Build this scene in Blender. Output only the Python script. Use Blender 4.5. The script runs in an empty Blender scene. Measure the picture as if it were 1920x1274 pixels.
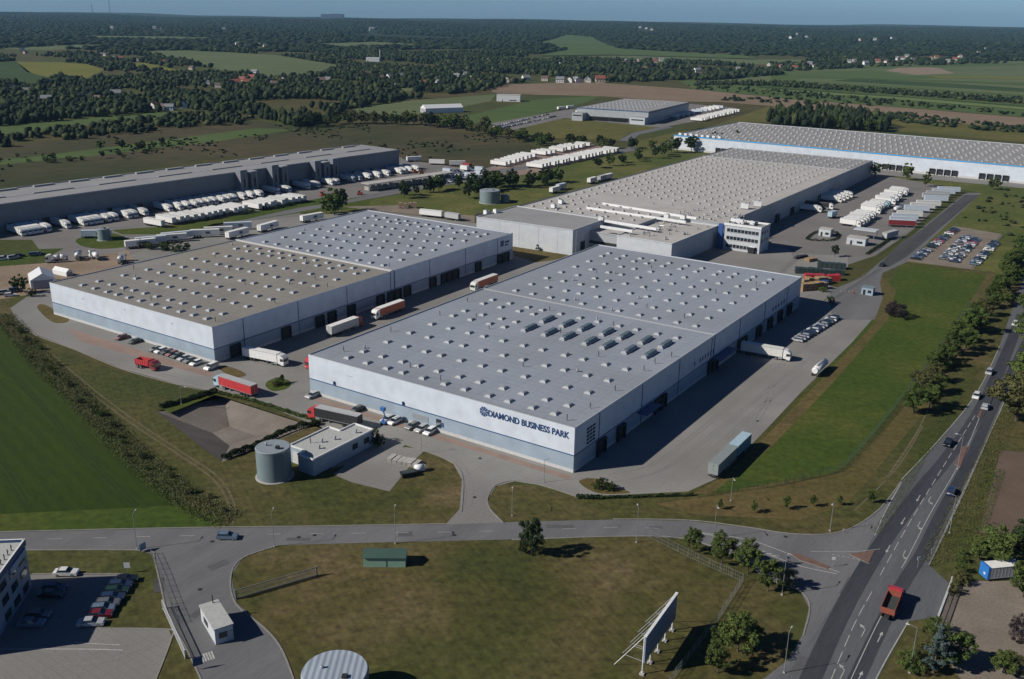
SKY_STR, SUN_STR, EXPO, HAZE, SKY_TINT, SKY_LOW, SKY_HIGH = 0.05, 5.0, 0.0, 3.2e-5, (.64, 1.0, 1.66), 1.35, .45
import bpy, bmesh, math, random
import numpy as np
from mathutils import Vector, Matrix
from mathutils.geometry import tessellate_polygon
rnd = random.Random(7)
SC = bpy.context.scene
COL = SC.collection
rad = math.radians
# ------------------------------------------------------------------ survey: photo pixel (1920x1274) -> point on the ground
F_, W_, H_ = 1785.0, 1920.0, 1274.0
CAMH = 105.0
SL = (46.0 + 17.0) / (2205.0 + 1909.0)
ROLL = math.atan(SL)
PITCH = math.atan(((637 - (-17 + SL * (960 + 1909))) * math.cos(ROLL)) / F_)
CR, SR, CP, SP = math.cos(ROLL), math.sin(ROLL), math.cos(PITCH), math.sin(PITCH)
def ray(x, y):
    u, v = x - 960.0, y - 637.0
    u2, v2 = u * CR + v * SR, -u * SR + v * CR
    X, Y = u2 / F_, -v2 / F_
    return Vector((X, CP + Y * SP, -SP + Y * CP))
def P(x, y, z=0.0):
    d = ray(x, y); t = (z - CAMH) / d.z
    return Vector((d.x * t, d.y * t, z))
def project(x, y, z):            # numpy arrays -> photo pixels
    dz = z - CAMH
    dep = y * CP - dz * SP
    up = y * SP + dz * CP
    X = x / dep * F_; Y = -up / dep * F_
    return 960 + X * CR - Y * SR, 637 + X * SR + Y * CR
def terr(x, y):
    r = max(0.0, min(1.0, (y - 3200.0) / 5600.0)); s = r * r * (3 - 2 * r)
    n = 7 * math.sin(x / 900.0 + 1.3) + 5 * math.sin(x / 410.0 + y / 1500.0) + 3 * math.sin(x / 190.0 + 2 + y / 700.0)
    return s * (38 + n) + 7 * math.sin(x / 500.0 + y / 430.0) * min(1, max(0, (y - 3200) / 900.0)) * (1 - s * .5)
def PT(x, y):                    # point on the far terrain
    d = ray(x, y); p = P(x, y, 0) if d.z < -.002 else Vector((0, 20000, 0))
    if p.y < 3200 and d.z < -.002: return p
    t = 3000.0
    while t < 14000:
        q = Vector((0, 0, CAMH)) + d * t
        if q.z < terr(q.x, q.y): return Vector((q.x, q.y, terr(q.x, q.y)))
        t += 25
    q = Vector((0, 0, CAMH)) + d * 9500
    return Vector((q.x, q.y, terr(q.x, q.y)))
# building grid: the near corner of the front warehouse, a = along its front, b = away from the camera
GA = rad(-33.4)
E1 = Vector((math.cos(GA), math.sin(GA), 0)); E2 = Vector((-math.sin(GA), math.cos(GA), 0))
O = P(1075, 887)
def Gp(a, b, z=0.0):
    v = O + E1 * a + E2 * b; return Vector((v.x, v.y, z))
def Gi(p):
    d = p - O; return d.dot(E1), d.dot(E2)
# ------------------------------------------------------------------ materials
MATS = {}
def _new(name):
    m = bpy.data.materials.new(name); m.use_nodes = True
    nt = m.node_tree; b = nt.nodes['Principled BSDF']
    return m, nt, b
def plain(name, c, rough=.6, metal=0.0, spec=.5, coat=0.0):
    if name in MATS: return MATS[name]
    m, nt, b = _new(name)
    tc = nt.nodes.new('ShaderNodeTexCoord'); n = nt.nodes.new('ShaderNodeTexNoise')
    n.inputs['Scale'].default_value = 1.7; n.inputs['Detail'].default_value = 4
    nt.links.new(tc.outputs['Object'], n.inputs['Vector'])
    r = nt.nodes.new('ShaderNodeValToRGB')
    r.color_ramp.elements[0].position = .3; r.color_ramp.elements[1].position = .7
    r.color_ramp.elements[0].color = (c[0] * .86, c[1] * .86, c[2] * .86, 1); r.color_ramp.elements[1].color = (c[0] * 1.06, c[1] * 1.06, c[2] * 1.06, 1)
    nt.links.new(n.outputs['Fac'], r.inputs[0]); nt.links.new(r.outputs[0], b.inputs['Base Color'])
    b.inputs['Roughness'].default_value = rough; b.inputs['Metallic'].default_value = metal
    b.inputs['Specular IOR Level'].default_value = spec; b.inputs['Coat Weight'].default_value = coat
    MATS[name] = m; return m
def noise_mat(name, cols, scale=.05, detail=8, rough=.95, fine=None, fine_amt=.35, rot=0.0, stretch=(1, 1, 1), bump=0.0,
              coord='Position', spec=.2, big=None, randobj=0.0, tile=None, wave=None, dist=0.0):
    """cols: [(pos, rgb)] driven by world-space noise; fine: scale of a second brightness noise; big: (scale, rgb, amount) large patches;
    tile: (brick scale, darkness) joints; wave: (scale, darkness, angle) rows"""
    m, nt, b = _new(name); L = nt.links.new; N = nt.nodes.new
    if coord == 'Position':
        g = N('ShaderNodeNewGeometry'); src = g.outputs['Position']
    else:
        g = N('ShaderNodeTexCoord'); src = g.outputs['Object']
    mp = N('ShaderNodeMapping'); mp.inputs['Rotation'].default_value = (0, 0, -rot); mp.inputs['Scale'].default_value = stretch
    # rotate first, then scale
    mr = N('ShaderNodeVectorRotate'); mr.rotation_type = 'Z_AXIS'; mr.inputs['Angle'].default_value = -rot
    mp.inputs['Rotation'].default_value = (0, 0, 0)
    L(src, mr.inputs['Vector']); L(mr.outputs[0], mp.inputs['Vector'])
    n = N('ShaderNodeTexNoise'); n.inputs['Scale'].default_value = scale; n.inputs['Detail'].default_value = detail
    n.inputs['Roughness'].default_value = .62; n.inputs['Distortion'].default_value = dist
    L(mp.outputs[0], n.inputs['Vector'])
    r = N('ShaderNodeValToRGB'); el = r.color_ramp.elements
    while len(el) < len(cols): el.new(.5)
    for e, (p, c) in zip(el, cols): e.position = p; e.color = (*c, 1)
    L(n.outputs['Fac'], r.inputs[0]); out = r.outputs[0]
    if big:
        n2 = N('ShaderNodeTexNoise'); n2.inputs['Scale'].default_value = big[0]; n2.inputs['Detail'].default_value = 5
        L(src, n2.inputs['Vector'])
        mr2 = N('ShaderNodeMapRange'); mr2.inputs[1].default_value = .42; mr2.inputs[2].default_value = .6; mr2.inputs[4].default_value = big[2]
        L(n2.outputs['Fac'], mr2.inputs[0])
        mx = N('ShaderNodeMix'); mx.data_type = 'RGBA'; L(mr2.outputs[0], mx.inputs['Factor']); L(out, mx.inputs['A']); mx.inputs['B'].default_value = (*big[1], 1)
        out = mx.outputs['Result']
    def mult(out, fac_socket, lo, hi, a=.3, z=.7):
        q = N('ShaderNodeMapRange'); q.inputs[1].default_value = a; q.inputs[2].default_value = z
        q.inputs[3].default_value = lo; q.inputs[4].default_value = hi; L(fac_socket, q.inputs[0])
        vm = N('ShaderNodeVectorMath'); vm.operation = 'SCALE'; L(out, vm.inputs[0]); L(q.outputs[0], vm.inputs['Scale'])
        return vm.outputs[0]
    if fine:
        n3 = N('ShaderNodeTexNoise'); n3.inputs['Scale'].default_value = fine; n3.inputs['Detail'].default_value = 6; n3.inputs['Roughness'].default_value = .7
        L(mp.outputs[0], n3.inputs['Vector']); out = mult(out, n3.outputs['Fac'], 1 - fine_amt, 1 + fine_amt)
    if tile:
        bt = N('ShaderNodeTexBrick'); bt.inputs['Scale'].default_value = tile[0]; bt.inputs['Mortar Size'].default_value = .012; bt.offset = 0
        bt.inputs['Color1'].default_value = (1, 1, 1, 1); bt.inputs['Color2'].default_value = (.9, .9, .9, 1); bt.inputs['Mortar'].default_value = (0, 0, 0, 1)
        L(mr.outputs[0], bt.inputs['Vector']); out = mult(out, bt.outputs['Color'], 1 - tile[1], 1, 0, 1)
    if wave:
        w = N('ShaderNodeTexWave'); w.inputs['Scale'].default_value = wave[0]; w.inputs['Distortion'].default_value = 1.2; w.inputs['Detail'].default_value = 3
        w.bands_direction = 'X'
        v2 = N('ShaderNodeVectorRotate'); v2.rotation_type = 'Z_AXIS'; v2.inputs['Angle'].default_value = -wave[2]
        L(src, v2.inputs['Vector']); L(v2.outputs[0], w.inputs['Vector']); out = mult(out, w.outputs['Fac'], 1 - wave[1], 1 + wave[1], 0, 1)
    if randobj:
        oi = N('ShaderNodeObjectInfo'); out = mult(out, oi.outputs['Random'], 1 - randobj, 1 + randobj, 0, 1)
    L(out, b.inputs['Base Color'])
    b.inputs['Roughness'].default_value = rough; b.inputs['Specular IOR Level'].default_value = spec
    if bump:
        bp = N('ShaderNodeBump'); bp.inputs['Strength'].default_value = bump; bp.inputs['Distance'].default_value = .3
        L((n3 if fine else n).outputs['Fac'], bp.inputs['Height']); L(bp.outputs[0], b.inputs['Normal'])
    MATS[name] = m; return m
def striped(name, c1, c2, scale, axis='X', rough=.5, metal=0.0, coord='Object', dark=.0):
    """profiled sheet: narrow ribs by a wave"""
    m, nt, b = _new(name); L = nt.links.new; N = nt.nodes.new
    tc = N('ShaderNodeTexCoord'); w = N('ShaderNodeTexWave'); w.bands_direction = axis; w.inputs['Scale'].default_value = scale
    L(tc.outputs[coord], w.inputs['Vector'])
    r = N('ShaderNodeValToRGB'); r.color_ramp.elements[0].color = (*c1, 1); r.color_ramp.elements[1].color = (*c2, 1)
    L(w.outputs['Fac'], r.inputs[0])
    n = N('ShaderNodeTexNoise'); n.inputs['Scale'].default_value = .25; n.inputs['Detail'].default_value = 6; L(tc.outputs[coord], n.inputs['Vector'])
    q = N('ShaderNodeMapRange'); q.inputs[1].default_value = .3; q.inputs[2].default_value = .7; q.inputs[3].default_value = .88; q.inputs[4].default_value = 1.06
    L(n.outputs['Fac'], q.inputs[0]); vm = N('ShaderNodeVectorMath'); vm.operation = 'SCALE'
    L(r.outputs[0], vm.inputs[0]); L(q.outputs[0], vm.inputs['Scale']); L(vm.outputs[0], b.inputs['Base Color'])
    b.inputs['Roughness'].default_value = rough; b.inputs['Metallic'].default_value = metal
    MATS[name] = m; return m
# ------------------------------------------------------------------ mesh builder
class MB:
    def __init__(s): s.v = []; s.f = []; s.m = []; s.mats = []; s.smooth = []
    def mi(s, m):
        if m not in s.mats: s.mats.append(m)
        return s.mats.index(m)
    def poly(s, pts, m, smooth=False):
        b = len(s.v); s.v += [tuple(p) for p in pts]; s.f.append(tuple(range(b, b + len(pts)))); s.m.append(s.mi(m)); s.smooth.append(smooth)
    def box(s, c, d, m, rz=0.0, top=None, taper=(1, 1), shift=(0, 0)):
        """c = centre of base, d = sizes, taper = scale of the top, shift = offset of the top"""
        x, y, z = d[0] / 2, d[1] / 2, d[2]; cs, sn = math.cos(rz), math.sin(rz)
        def q(px, py, pz): return (c[0] + px * cs - py * sn, c[1] + px * sn + py * cs, c[2] + pz)
        b = [q(-x, -y, 0), q(x, -y, 0), q(x, y, 0), q(-x, y, 0)]
        tx, ty = taper
        t = [q(-x * tx + shift[0], -y * ty + shift[1], z), q(x * tx + shift[0], -y * ty + shift[1], z), q(x * tx + shift[0], y * ty + shift[1], z), q(-x * tx + shift[0], y * ty + shift[1], z)]
        i = len(s.v); s.v += b + t; k = s.mi(m); kt = s.mi(top) if top else k
        for f, mm in (((3, 2, 1, 0), k), ((4, 5, 6, 7), kt), ((0, 1, 5, 4), k), ((1, 2, 6, 5), k), ((2, 3, 7, 6), k), ((3, 0, 4, 7), k)):
            s.f.append(tuple(i + j for j in f)); s.m.append(mm); s.smooth.append(False)
    def prism(s, pts, z0, z1, m, top=None, bottom=False, walls=True, cap=True):
        """pts: counter-clockwise xy outline"""
        n = len(pts); i = len(s.v); k = s.mi(m)
        s.v += [(p[0], p[1], z0) for p in pts] + [(p[0], p[1], z1) for p in pts]
        if walls:
            for j in range(n):
                a, b = j, (j + 1) % n
                s.f.append((i + a, i + b, i + n + b, i + n + a)); s.m.append(k); s.smooth.append(False)
        if cap:
            kt = s.mi(top) if top else k
            for t in tessellate_polygon([[Vector((p[0], p[1], 0)) for p in pts]]):
                s.f.append(fix(t, s.v, i + n)); s.m.append(kt); s.smooth.append(False)
        if bottom:
            for t in tessellate_polygon([[Vector((p[0], p[1], 0)) for p in pts]]):
                s.f.append(tuple(reversed(fix(t, s.v, i)))); s.m.append(k); s.smooth.append(False)
    def cyl(s, c, r, h, m, n=16, r2=None, top=None, cap=True, axis='Z', smooth=True):
        r2 = r if r2 is None else r2; i = len(s.v); k = s.mi(m)
        def q(a, rr, t):
            x, y = rr * math.cos(a), rr * math.sin(a)
            if axis == 'Z': return (c[0] + x, c[1] + y, c[2] + t)
            if axis == 'X': return (c[0] + t, c[1] + x, c[2] + y)
            return (c[0] + y, c[1] + t, c[2] + x)
        for j in range(n): s.v.append(q(2 * math.pi * j / n, r, 0))
        for j in range(n): s.v.append(q(2 * math.pi * j / n, r2, h))
        for j in range(n):
            b = (j + 1) % n; s.f.append((i + j, i + b, i + n + b, i + n + j)); s.m.append(k); s.smooth.append(smooth)
        if cap:
            kt = s.mi(top) if top else k
            s.f.append(tuple(i + n + j for j in range(n))); s.m.append(kt); s.smooth.append(False)
            s.f.append(tuple(i + n - 1 - j for j in range(n))); s.m.append(k); s.smooth.append(False)
    def bar(s, a, b, r, m, n=5, r2=None):
        a, b = Vector(a), Vector(b); d = (b - a).normalized(); u = d.orthogonal().normalized(); w = d.cross(u); i = len(s.v); k = s.mi(m)
        r2 = r if r2 is None else r2
        for p, rr in ((a, r), (b, r2)):
            for j in range(n):
                t = 2 * math.pi * j / n; s.v.append(tuple(p + u * math.cos(t) * rr + w * math.sin(t) * rr))
        for j in range(n):
            q = (j + 1) % n; s.f.append((i + j, i + q, i + n + q, i + n + j)); s.m.append(k); s.smooth.append(False)
        s.f.append(tuple(i + n + j for j in range(n))); s.m.append(k); s.smooth.append(False)
        s.f.append(tuple(i + n - 1 - j for j in range(n))); s.m.append(k); s.smooth.append(False)
    def extr(s, prof, y0, y1, m, mats=None):
        """profile in x,z (counter-clockwise seen from -y) extruded across y"""
        n = len(prof); i = len(s.v); k = s.mi(m)
        s.v += [(p[0], y0, p[1]) for p in prof] + [(p[0], y1, p[1]) for p in prof]
        for j in range(n):
            b = (j + 1) % n; s.f.append((i + b, i + j, i + n + j, i + n + b)); s.m.append(s.mi(mats[j]) if mats and mats[j] else k); s.smooth.append(False)
        s.f.append(tuple(i + j for j in range(n))); s.m.append(k); s.smooth.append(False)
        s.f.append(tuple(i + n + n - 1 - j for j in range(n))); s.m.append(k); s.smooth.append(False)
    def mesh(s, name):
        me = bpy.data.meshes.new(name); me.from_pydata(s.v, [], s.f)
        for m in s.mats: me.materials.append(m)
        me.polygons.foreach_set('material_index', s.m); me.polygons.foreach_set('use_smooth', s.smooth); me.update()
        return me
    def build(s, name, parent=None, loc=None):
        o = bpy.data.objects.new(name, s.mesh(name)); COL.objects.link(o)
        if parent: o.parent = parent
        if loc is not None: o.location = loc
        return o
def fix(t, v, off):
    a, b, c = (v[off + j] for j in t)
    cr = (b[0] - a[0]) * (c[1] - a[1]) - (b[1] - a[1]) * (c[0] - a[0])
    t = t if cr > 0 else tuple(reversed(t))
    return tuple(off + j for j in t)
def tag(o, label=None, cat=None, group=None, kind=None):
    if label: o['label'] = label
    if cat: o['category'] = cat
    if group: o['group'] = group
    if kind: o['kind'] = kind
    return o
def thing(name, label, cat, loc=(0, 0, 0), rz=0.0, group=None, scale=None):
    o = bpy.data.objects.new(name, None); COL.objects.link(o); o.location = loc; o.rotation_euler = (0, 0, rz)
    o.empty_display_size = .5
    if scale: o.scale = scale
    return tag(o, label, cat, group)
def part(name, me, parent, loc=None, rz=None, scale=None):
    o = bpy.data.objects.new(name, me); COL.objects.link(o); o.parent = parent
    if loc is not None: o.location = loc
    if rz is not None: o.rotation_euler = (0, 0, rz)
    if scale is not None: o.scale = scale
    return o
ORD = 'first second third fourth fifth sixth seventh eighth ninth tenth eleventh twelfth thirteenth fourteenth fifteenth sixteenth seventeenth eighteenth nineteenth twentieth'.split()
def ordn(i):
    if i < 20: return ORD[i]
    t = ['twenty', 'thirty', 'forty', 'fifty', 'sixty', 'seventy', 'eighty', 'ninety'][(i + 1) // 10 - 2]; u = (i + 1) % 10
    return t + '-' + ORD[u - 1] if u else t[:-1] + 'ieth'
def smooth(pts, closed=True, n=5):
    """Catmull-Rom through pixel points"""
    out = []; N = len(pts)
    for i in range(N if closed else N - 1):
        p = [pts[(i + k) % N] if closed else pts[max(0, min(N - 1, i + k))] for k in (-1, 0, 1, 2)]
        for j in range(n):
            t = j / n
            out.append(tuple(.5 * ((2 * p[1][c]) + (-p[0][c] + p[2][c]) * t + (2 * p[0][c] - 5 * p[1][c] + 4 * p[2][c] - p[3][c]) * t * t + (-p[0][c] + 3 * p[1][c] - 3 * p[2][c] + p[3][c]) * t ** 3) for c in (0, 1)))
    if not closed: out.append(tuple(pts[-1]))
    return out
def sheet(name, pts, m, z=.004, sm=False, world=False, far=False, hole=None):
    """flat ground sheet from pixel outline"""
    if sm: pts = smooth(pts)
    if far: w = [PT(*p) for p in pts]
    else: w = [Vector((p[0], p[1], 0)) for p in pts] if world else [P(*p) for p in pts]
    me = bpy.data.meshes.new(name)
    vs = [(p.x, p.y, p.z + z) for p in w]
    loops = [[Vector((p.x, p.y, 0)) for p in w]]
    if hole: vs += [(p.x, p.y, z) for p in hole]; loops.append([Vector((p.x, p.y, 0)) for p in hole])
    tri = [fix(t, vs, 0) for t in tessellate_polygon(loops)]
    me.from_pydata(vs, [], tri); me.materials.append(m)
    if far and max(p.y for p in w) > 3200:
        bm = bmesh.new(); bm.from_mesh(me)
        for _ in range(3): bmesh.ops.subdivide_edges(bm, edges=[e for e in bm.edges if e.calc_length() > 120], cuts=1, use_grid_fill=True)
        for v in bm.verts: v.co.z = terr(v.co.x, v.co.y) + 1.5 + z
        bm.to_mesh(me); bm.free()
    o = bpy.data.objects.new(name, me); COL.objects.link(o); o['kind'] = 'structure'
    return o
def strip(mb, pts, w, z, m):
    """ribbon of width w along world points"""
    n = len(pts); L = []; R = []
    for i, p in enumerate(pts):
        a = pts[max(0, i - 1)]; b = pts[min(n - 1, i + 1)]; d = (b - a); d.z = 0; d.normalize(); s = Vector((-d.y, d.x, 0)) * w / 2
        L.append(p + s); R.append(p - s)
    for i in range(n - 1):
        mb.poly([(R[i].x, R[i].y, z), (R[i + 1].x, R[i + 1].y, z), (L[i + 1].x, L[i + 1].y, z), (L[i].x, L[i].y, z)], m)
def wpts(pix, n=6): return [P(*p) for p in smooth(pix, False, n)]
def resample(pts, step):
    out = [pts[0].copy()]; acc = 0.0
    for a, b in zip(pts, pts[1:]):
        L = (b - a).length
        while acc + L >= step and L > 1e-6:
            t = (step - acc) / L; a = a.lerp(b, t); out.append(a.copy()); L = (b - a).length; acc = 0.0
        acc += L
    return out
# ------------------------------------------------------------------ world, sun, camera
AZ = 195.9; EL = 33.6
wd = bpy.data.worlds.new('World'); SC.world = wd; wd.use_nodes = True
nt = wd.node_tree; sky = nt.nodes.new('ShaderNodeTexSky'); sky.sky_type = 'NISHITA'; sky.sun_disc = False
sky.sun_elevation = rad(EL); sky.sun_rotation = rad(90 - AZ); sky.altitude = 100; sky.air_density = 1.0; sky.dust_density = .6; sky.ozone_density = 3.0
tint = nt.nodes.new('ShaderNodeVectorMath'); tint.operation = 'MULTIPLY'; tint.inputs[1].default_value = SKY_TINT
nt.links.new(sky.outputs[0], tint.inputs[0]); tcw = nt.nodes.new('ShaderNodeTexCoord'); sx = nt.nodes.new('ShaderNodeSeparateXYZ'); mrw = nt.nodes.new('ShaderNodeMapRange')   # deep blue above, pale air low down
nt.links.new(tcw.outputs['Generated'], sx.inputs[0]); nt.links.new(sx.outputs['Z'], mrw.inputs[0]); mrw.inputs[1].default_value = .02; mrw.inputs[2].default_value = .22; mrw.inputs[3].default_value = SKY_LOW; mrw.inputs[4].default_value = SKY_HIGH
sc2 = nt.nodes.new('ShaderNodeVectorMath'); sc2.operation = 'SCALE'; nt.links.new(tint.outputs[0], sc2.inputs[0]); nt.links.new(mrw.outputs[0], sc2.inputs['Scale'])
nt.links.new(sc2.outputs[0], nt.nodes['Background'].inputs[0]); nt.nodes['Background'].inputs[1].default_value = SKY_STR
sun = bpy.data.lights.new('sun', 'SUN'); sun.energy = SUN_STR; sun.angle = rad(.5); sun.color = (1, .94, .84)
so = bpy.data.objects.new('sun', sun); COL.objects.link(so)
sd = Vector((math.cos(rad(AZ)) * math.cos(rad(EL)), math.sin(rad(AZ)) * math.cos(rad(EL)), math.sin(rad(EL))))
so.rotation_euler = sd.to_track_quat('Z', 'Y').to_euler(); so.location = sd * 300
cam = bpy.data.cameras.new('camera'); co = bpy.data.objects.new('camera', cam); COL.objects.link(co); SC.camera = co
cam.sensor_width = 36; cam.lens = 36 * F_ / W_; cam.clip_start = 1; cam.clip_end = 40000
Rt = Vector((1, 0, 0)); U0 = Vector((0, SP, CP)); right = Rt * CR + U0 * SR; up = U0 * CR - Rt * SR; back = right.cross(up)
co.matrix_world = Matrix(((right.x, up.x, back.x, 0), (right.y, up.y, back.y, 0), (right.z, up.z, back.z, CAMH), (0, 0, 0, 1)))
SC.view_settings.view_transform = 'Standard'; SC.view_settings.look = 'None'; SC.view_settings.exposure = EXPO; SC.view_settings.gamma = 1
SC.cycles.max_bounces = 5; SC.cycles.diffuse_bounces = 2; SC.cycles.volume_bounces = 0; SC.cycles.transparent_max_bounces = 6
# ------------------------------------------------------------------ ground materials
G_OLIVE = noise_mat('dry_grass', [(.32, (.046, .050, .014)), (.44, (.068, .064, .019)), (.55, (.098, .078, .031)), (.68, (.145, .108, .056))], .035, fine=.5, fine_amt=.5, big=(.014, (.046, .062, .014), .65), bump=.3, dist=.8, wave=(.22, .05, rad(28)))
G_GREEN = noise_mat('lush_grass', [(.3, (0.0408, 0.0637, 0.0080)), (.5, (0.0581, 0.0813, 0.0112)), (.7, (0.0898, 0.0902, 0.0192))], .06, fine=.5, fine_amt=.42, big=(.02, (0.0388, 0.0686, 0.0080), .7), bump=.25)
G_LAWN = noise_mat('yard_lawn', [(.3, (.070, .080, .020)), (.5, (.100, .108, .028)), (.7, (.145, .130, .045))], .05, fine=.4, fine_amt=.35, big=(.02, (.060, .084, .018), .8))
G_CROP = noise_mat('crop', [(.3, (0.0186, 0.0351, 0.0025)), (.55, (0.0235, 0.0456, 0.0025)), (.75, (0.0353, 0.0513, 0.0040))], .05, fine=.9, fine_amt=.22, rot=rad(-48), stretch=(.25, 1, 1), big=(.01, (0.0323, 0.0513, 0.0045), .6), wave=(.09, .07, rad(42)))
G_DRY = noise_mat('scorched_grass', [(.3, (0.0774, 0.0655, 0.0213)), (.5, (0.1187, 0.0882, 0.0350)), (.7, (0.1548, 0.1134, 0.0500))], .08, fine=.6, fine_amt=.4, big=(.02, (0.0688, 0.0672, 0.0175), .6))
G_BASE = noise_mat('meadow', [(.3, (0.049, 0.055, 0.014)), (.5, (0.072, 0.063, 0.022)), (.7, (0.099, 0.076, 0.034))], .02, fine=.25, fine_amt=.3, big=(.006, (0.045, 0.069, 0.014), .7))
M_PAVE = noise_mat('block_paving', [(.25, (.185, .182, .172)), (.5, (.235, .23, .217)), (.75, (.28, .272, .257))], .035, fine=2.2, fine_amt=.12, rot=GA, tile=(.16, .13), big=(.02, (.185, .178, .167), .8), spec=.3, rough=.85)
M_PAVE_RED = noise_mat('red_block_paving', [(.3, (.22, .16, .135)), (.7, (.28, .205, .175))], .2, fine=3, fine_amt=.12)
M_ASPH = noise_mat('old_asphalt', [(.3, (0.117, 0.118, 0.123)), (.5, (0.140, 0.141, 0.146)), (.75, (0.172, 0.171, 0.176))], .12, fine=3.0, fine_amt=.14, rot=E2.xy.angle_signed(Vector((1, 0))), stretch=(.15, 1, 1), rough=.85)
M_ASPH_D = noise_mat('dark_asphalt', [(.3, (.055, .055, .06)), (.7, (.085, .085, .088))], .12, fine=2.5, fine_amt=.16, rot=rad(56.6), stretch=(.12, 1, 1), rough=.8)
M_ASPH_W = noise_mat('wheel_worn_asphalt', [(.3, (0.038, 0.041, 0.050)), (.7, (0.059, 0.063, 0.074))], .2, fine=2.5, fine_amt=.2, rot=rad(56.6), stretch=(.1, 1, 1), rough=.75)
M_ASPH_M = noise_mat('main_road_asphalt', [(.3, (.085, .09, .10)), (.5, (.105, .11, .12)), (.75, (.135, .14, .15))], .10, fine=2.5, fine_amt=.16, rot=rad(56.6), stretch=(.1, 1, 1), rough=.85)
M_YARD = noise_mat('asphalt_yard', [(.3, (.15, .142, .138)), (.7, (.20, .19, .184))], .03, fine=1.2, fine_amt=.14)
M_EARTH = noise_mat('bare_earth', [(.3, (.19, .14, .10)), (.7, (.28, .22, .165))], .05, fine=.8, fine_amt=.2)
M_GRAVEL = noise_mat('gravel', [(.3, (.16, .135, .11)), (.7, (.235, .20, .165))], .1, fine=2, fine_amt=.25)
M_PLOUGH = noise_mat('ploughed_soil', [(.3, (.17, .125, .085)), (.7, (.225, .165, .115))], .012, fine=.12, fine_amt=.15, wave=(.05, .06, rad(70)))
M_SOIL_N = noise_mat('tilled_garden_soil', [(.3, (.105, .075, .055)), (.7, (.14, .102, .078))], .1, fine=2, fine_amt=.15, wave=(.6, .1, rad(-33)))
M_LINE = noise_mat('road_paint', [(.3, (.30, .30, .29)), (.7, (.50, .50, .48))], 1.2, fine=6, fine_amt=.2, rough=.6)
M_KERB = noise_mat('kerb_concrete', [(.3, (.20, .195, .18)), (.7, (.26, .25, .235))], .5, fine=4, fine_amt=.1)
F_YEL = noise_mat('rape_field', [(.3, (.115, .125, .018)), (.7, (.155, .15, .028))], .01, fine=.1, fine_amt=.12)
F_PALE = noise_mat('pale_pasture', [(.3, (.085, .115, .045)), (.7, (.12, .14, .065))], .008, fine=.05, fine_amt=.15, rot=rad(30), stretch=(.3, 1, 1))
F_LIME = noise_mat('lime_field', [(.3, (.10, .15, .045)), (.7, (.135, .175, .06))], .01, fine=.08, fine_amt=.12)
F_GRN = noise_mat('green_field', [(.3, (0.060, 0.099, 0.026)), (.7, (0.081, 0.117, 0.036))], .01, fine=.08, fine_amt=.15, rot=rad(-20), stretch=(.15, 1, 1))
F_DGRN = noise_mat('dark_field', [(.3, (.030, .060, .016)), (.7, (.045, .075, .022))], .01, fine=.08, fine_amt=.15)
F_GOLD = noise_mat('golden_meadow', [(.3, (.085, .085, .024)), (.7, (.14, .122, .036))], .015, fine=.12, fine_amt=.2, big=(.01, (.07, .085, .02), .5))
M_MOOR = noise_mat('moor', [(.3, (0.051, 0.048, 0.021)), (.5, (0.072, 0.060, 0.030)), (.72, (0.098, 0.069, 0.046))], .012, fine=.16, fine_amt=.35, big=(.006, (0.031, 0.044, 0.014), .8), rot=rad(25), stretch=(.4, 1, 1))
M_HILL = noise_mat('hill_woodland', [(.3, (.012, .022, .010)), (.6, (.020, .034, .012)), (.8, (.04, .058, .02))], .004, fine=.03, fine_amt=.45)
M_LINER = noise_mat('pond_liner', [(.3, (.16, .14, .12)), (.7, (.23, .205, .185))], .12, fine=1.5, fine_amt=.15, big=(.04, (.11, .095, .085), .6))
# ------------------------------------------------------------------ ground sheet with the hole of the basin, then far terrain
POND = [Gp(-112.5, -34.5), Gp(-73.5, -45), Gp(-70.6, -13.2), Gp(-111.2, -12.8)]
outer = [Vector((-9000, -400, 0)), Vector((9000, -400, 0)), Vector((9000, 3200, 0)), Vector((-9000, 3200, 0))]
tl = tessellate_polygon([outer, POND]); allv = [(p.x, p.y, 0) for p in outer + POND]
gf = [fix(t, allv, 0) for t in tl]
base = len(allv); nx, ny = 150, 60
xs = np.linspace(-9000, 9000, nx); ys = [3200 + 9800 * (j / (ny - 1)) ** 1.2 for j in range(ny)]
for yy in ys:
    for xx in xs: allv.append((float(xx), yy, terr(float(xx), yy)))
for j in range(ny - 1):
    for i in range(nx - 1):
        q = base + j * nx + i; gf.append((q, q + 1, q + nx + 1, q + nx))
me = bpy.data.meshes.new('ground'); me.from_pydata(allv, [], gf); me.materials.append(G_BASE); me.materials.append(M_HILL)
me.polygons.foreach_set('material_index', [0 if k < len(tl) else 1 for k in range(len(gf))])
go = bpy.data.objects.new('ground', me); COL.objects.link(go); go['kind'] = 'structure'
# storm-water basin
mb = MB(); cx = sum((p for p in POND), Vector()) / 4
inner = [p.lerp(cx, .74) for p in POND]
for i in range(4):
    a, b = POND[i], POND[(i + 1) % 4]; c, d = inner[(i + 1) % 4], inner[i]
    mb.poly([(a.x, a.y, 0), (b.x, b.y, 0), (c.x, c.y, -4.6), (d.x, d.y, -4.6)], M_LINER)
mb.poly([(p.x, p.y, -4.6) for p in inner], M_LINER)
tag(mb.build('basin'), kind='structure')
# ------------------------------------------------------------------ near ground zones (pixels of the photograph -> ground)
def S(name, pts, m, lvl, sm=True, far=False, hole=None): return sheet(name, pts, m, z=.004 * lvl if not far else .03 * lvl, sm=sm, far=far, hole=hole)
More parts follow.
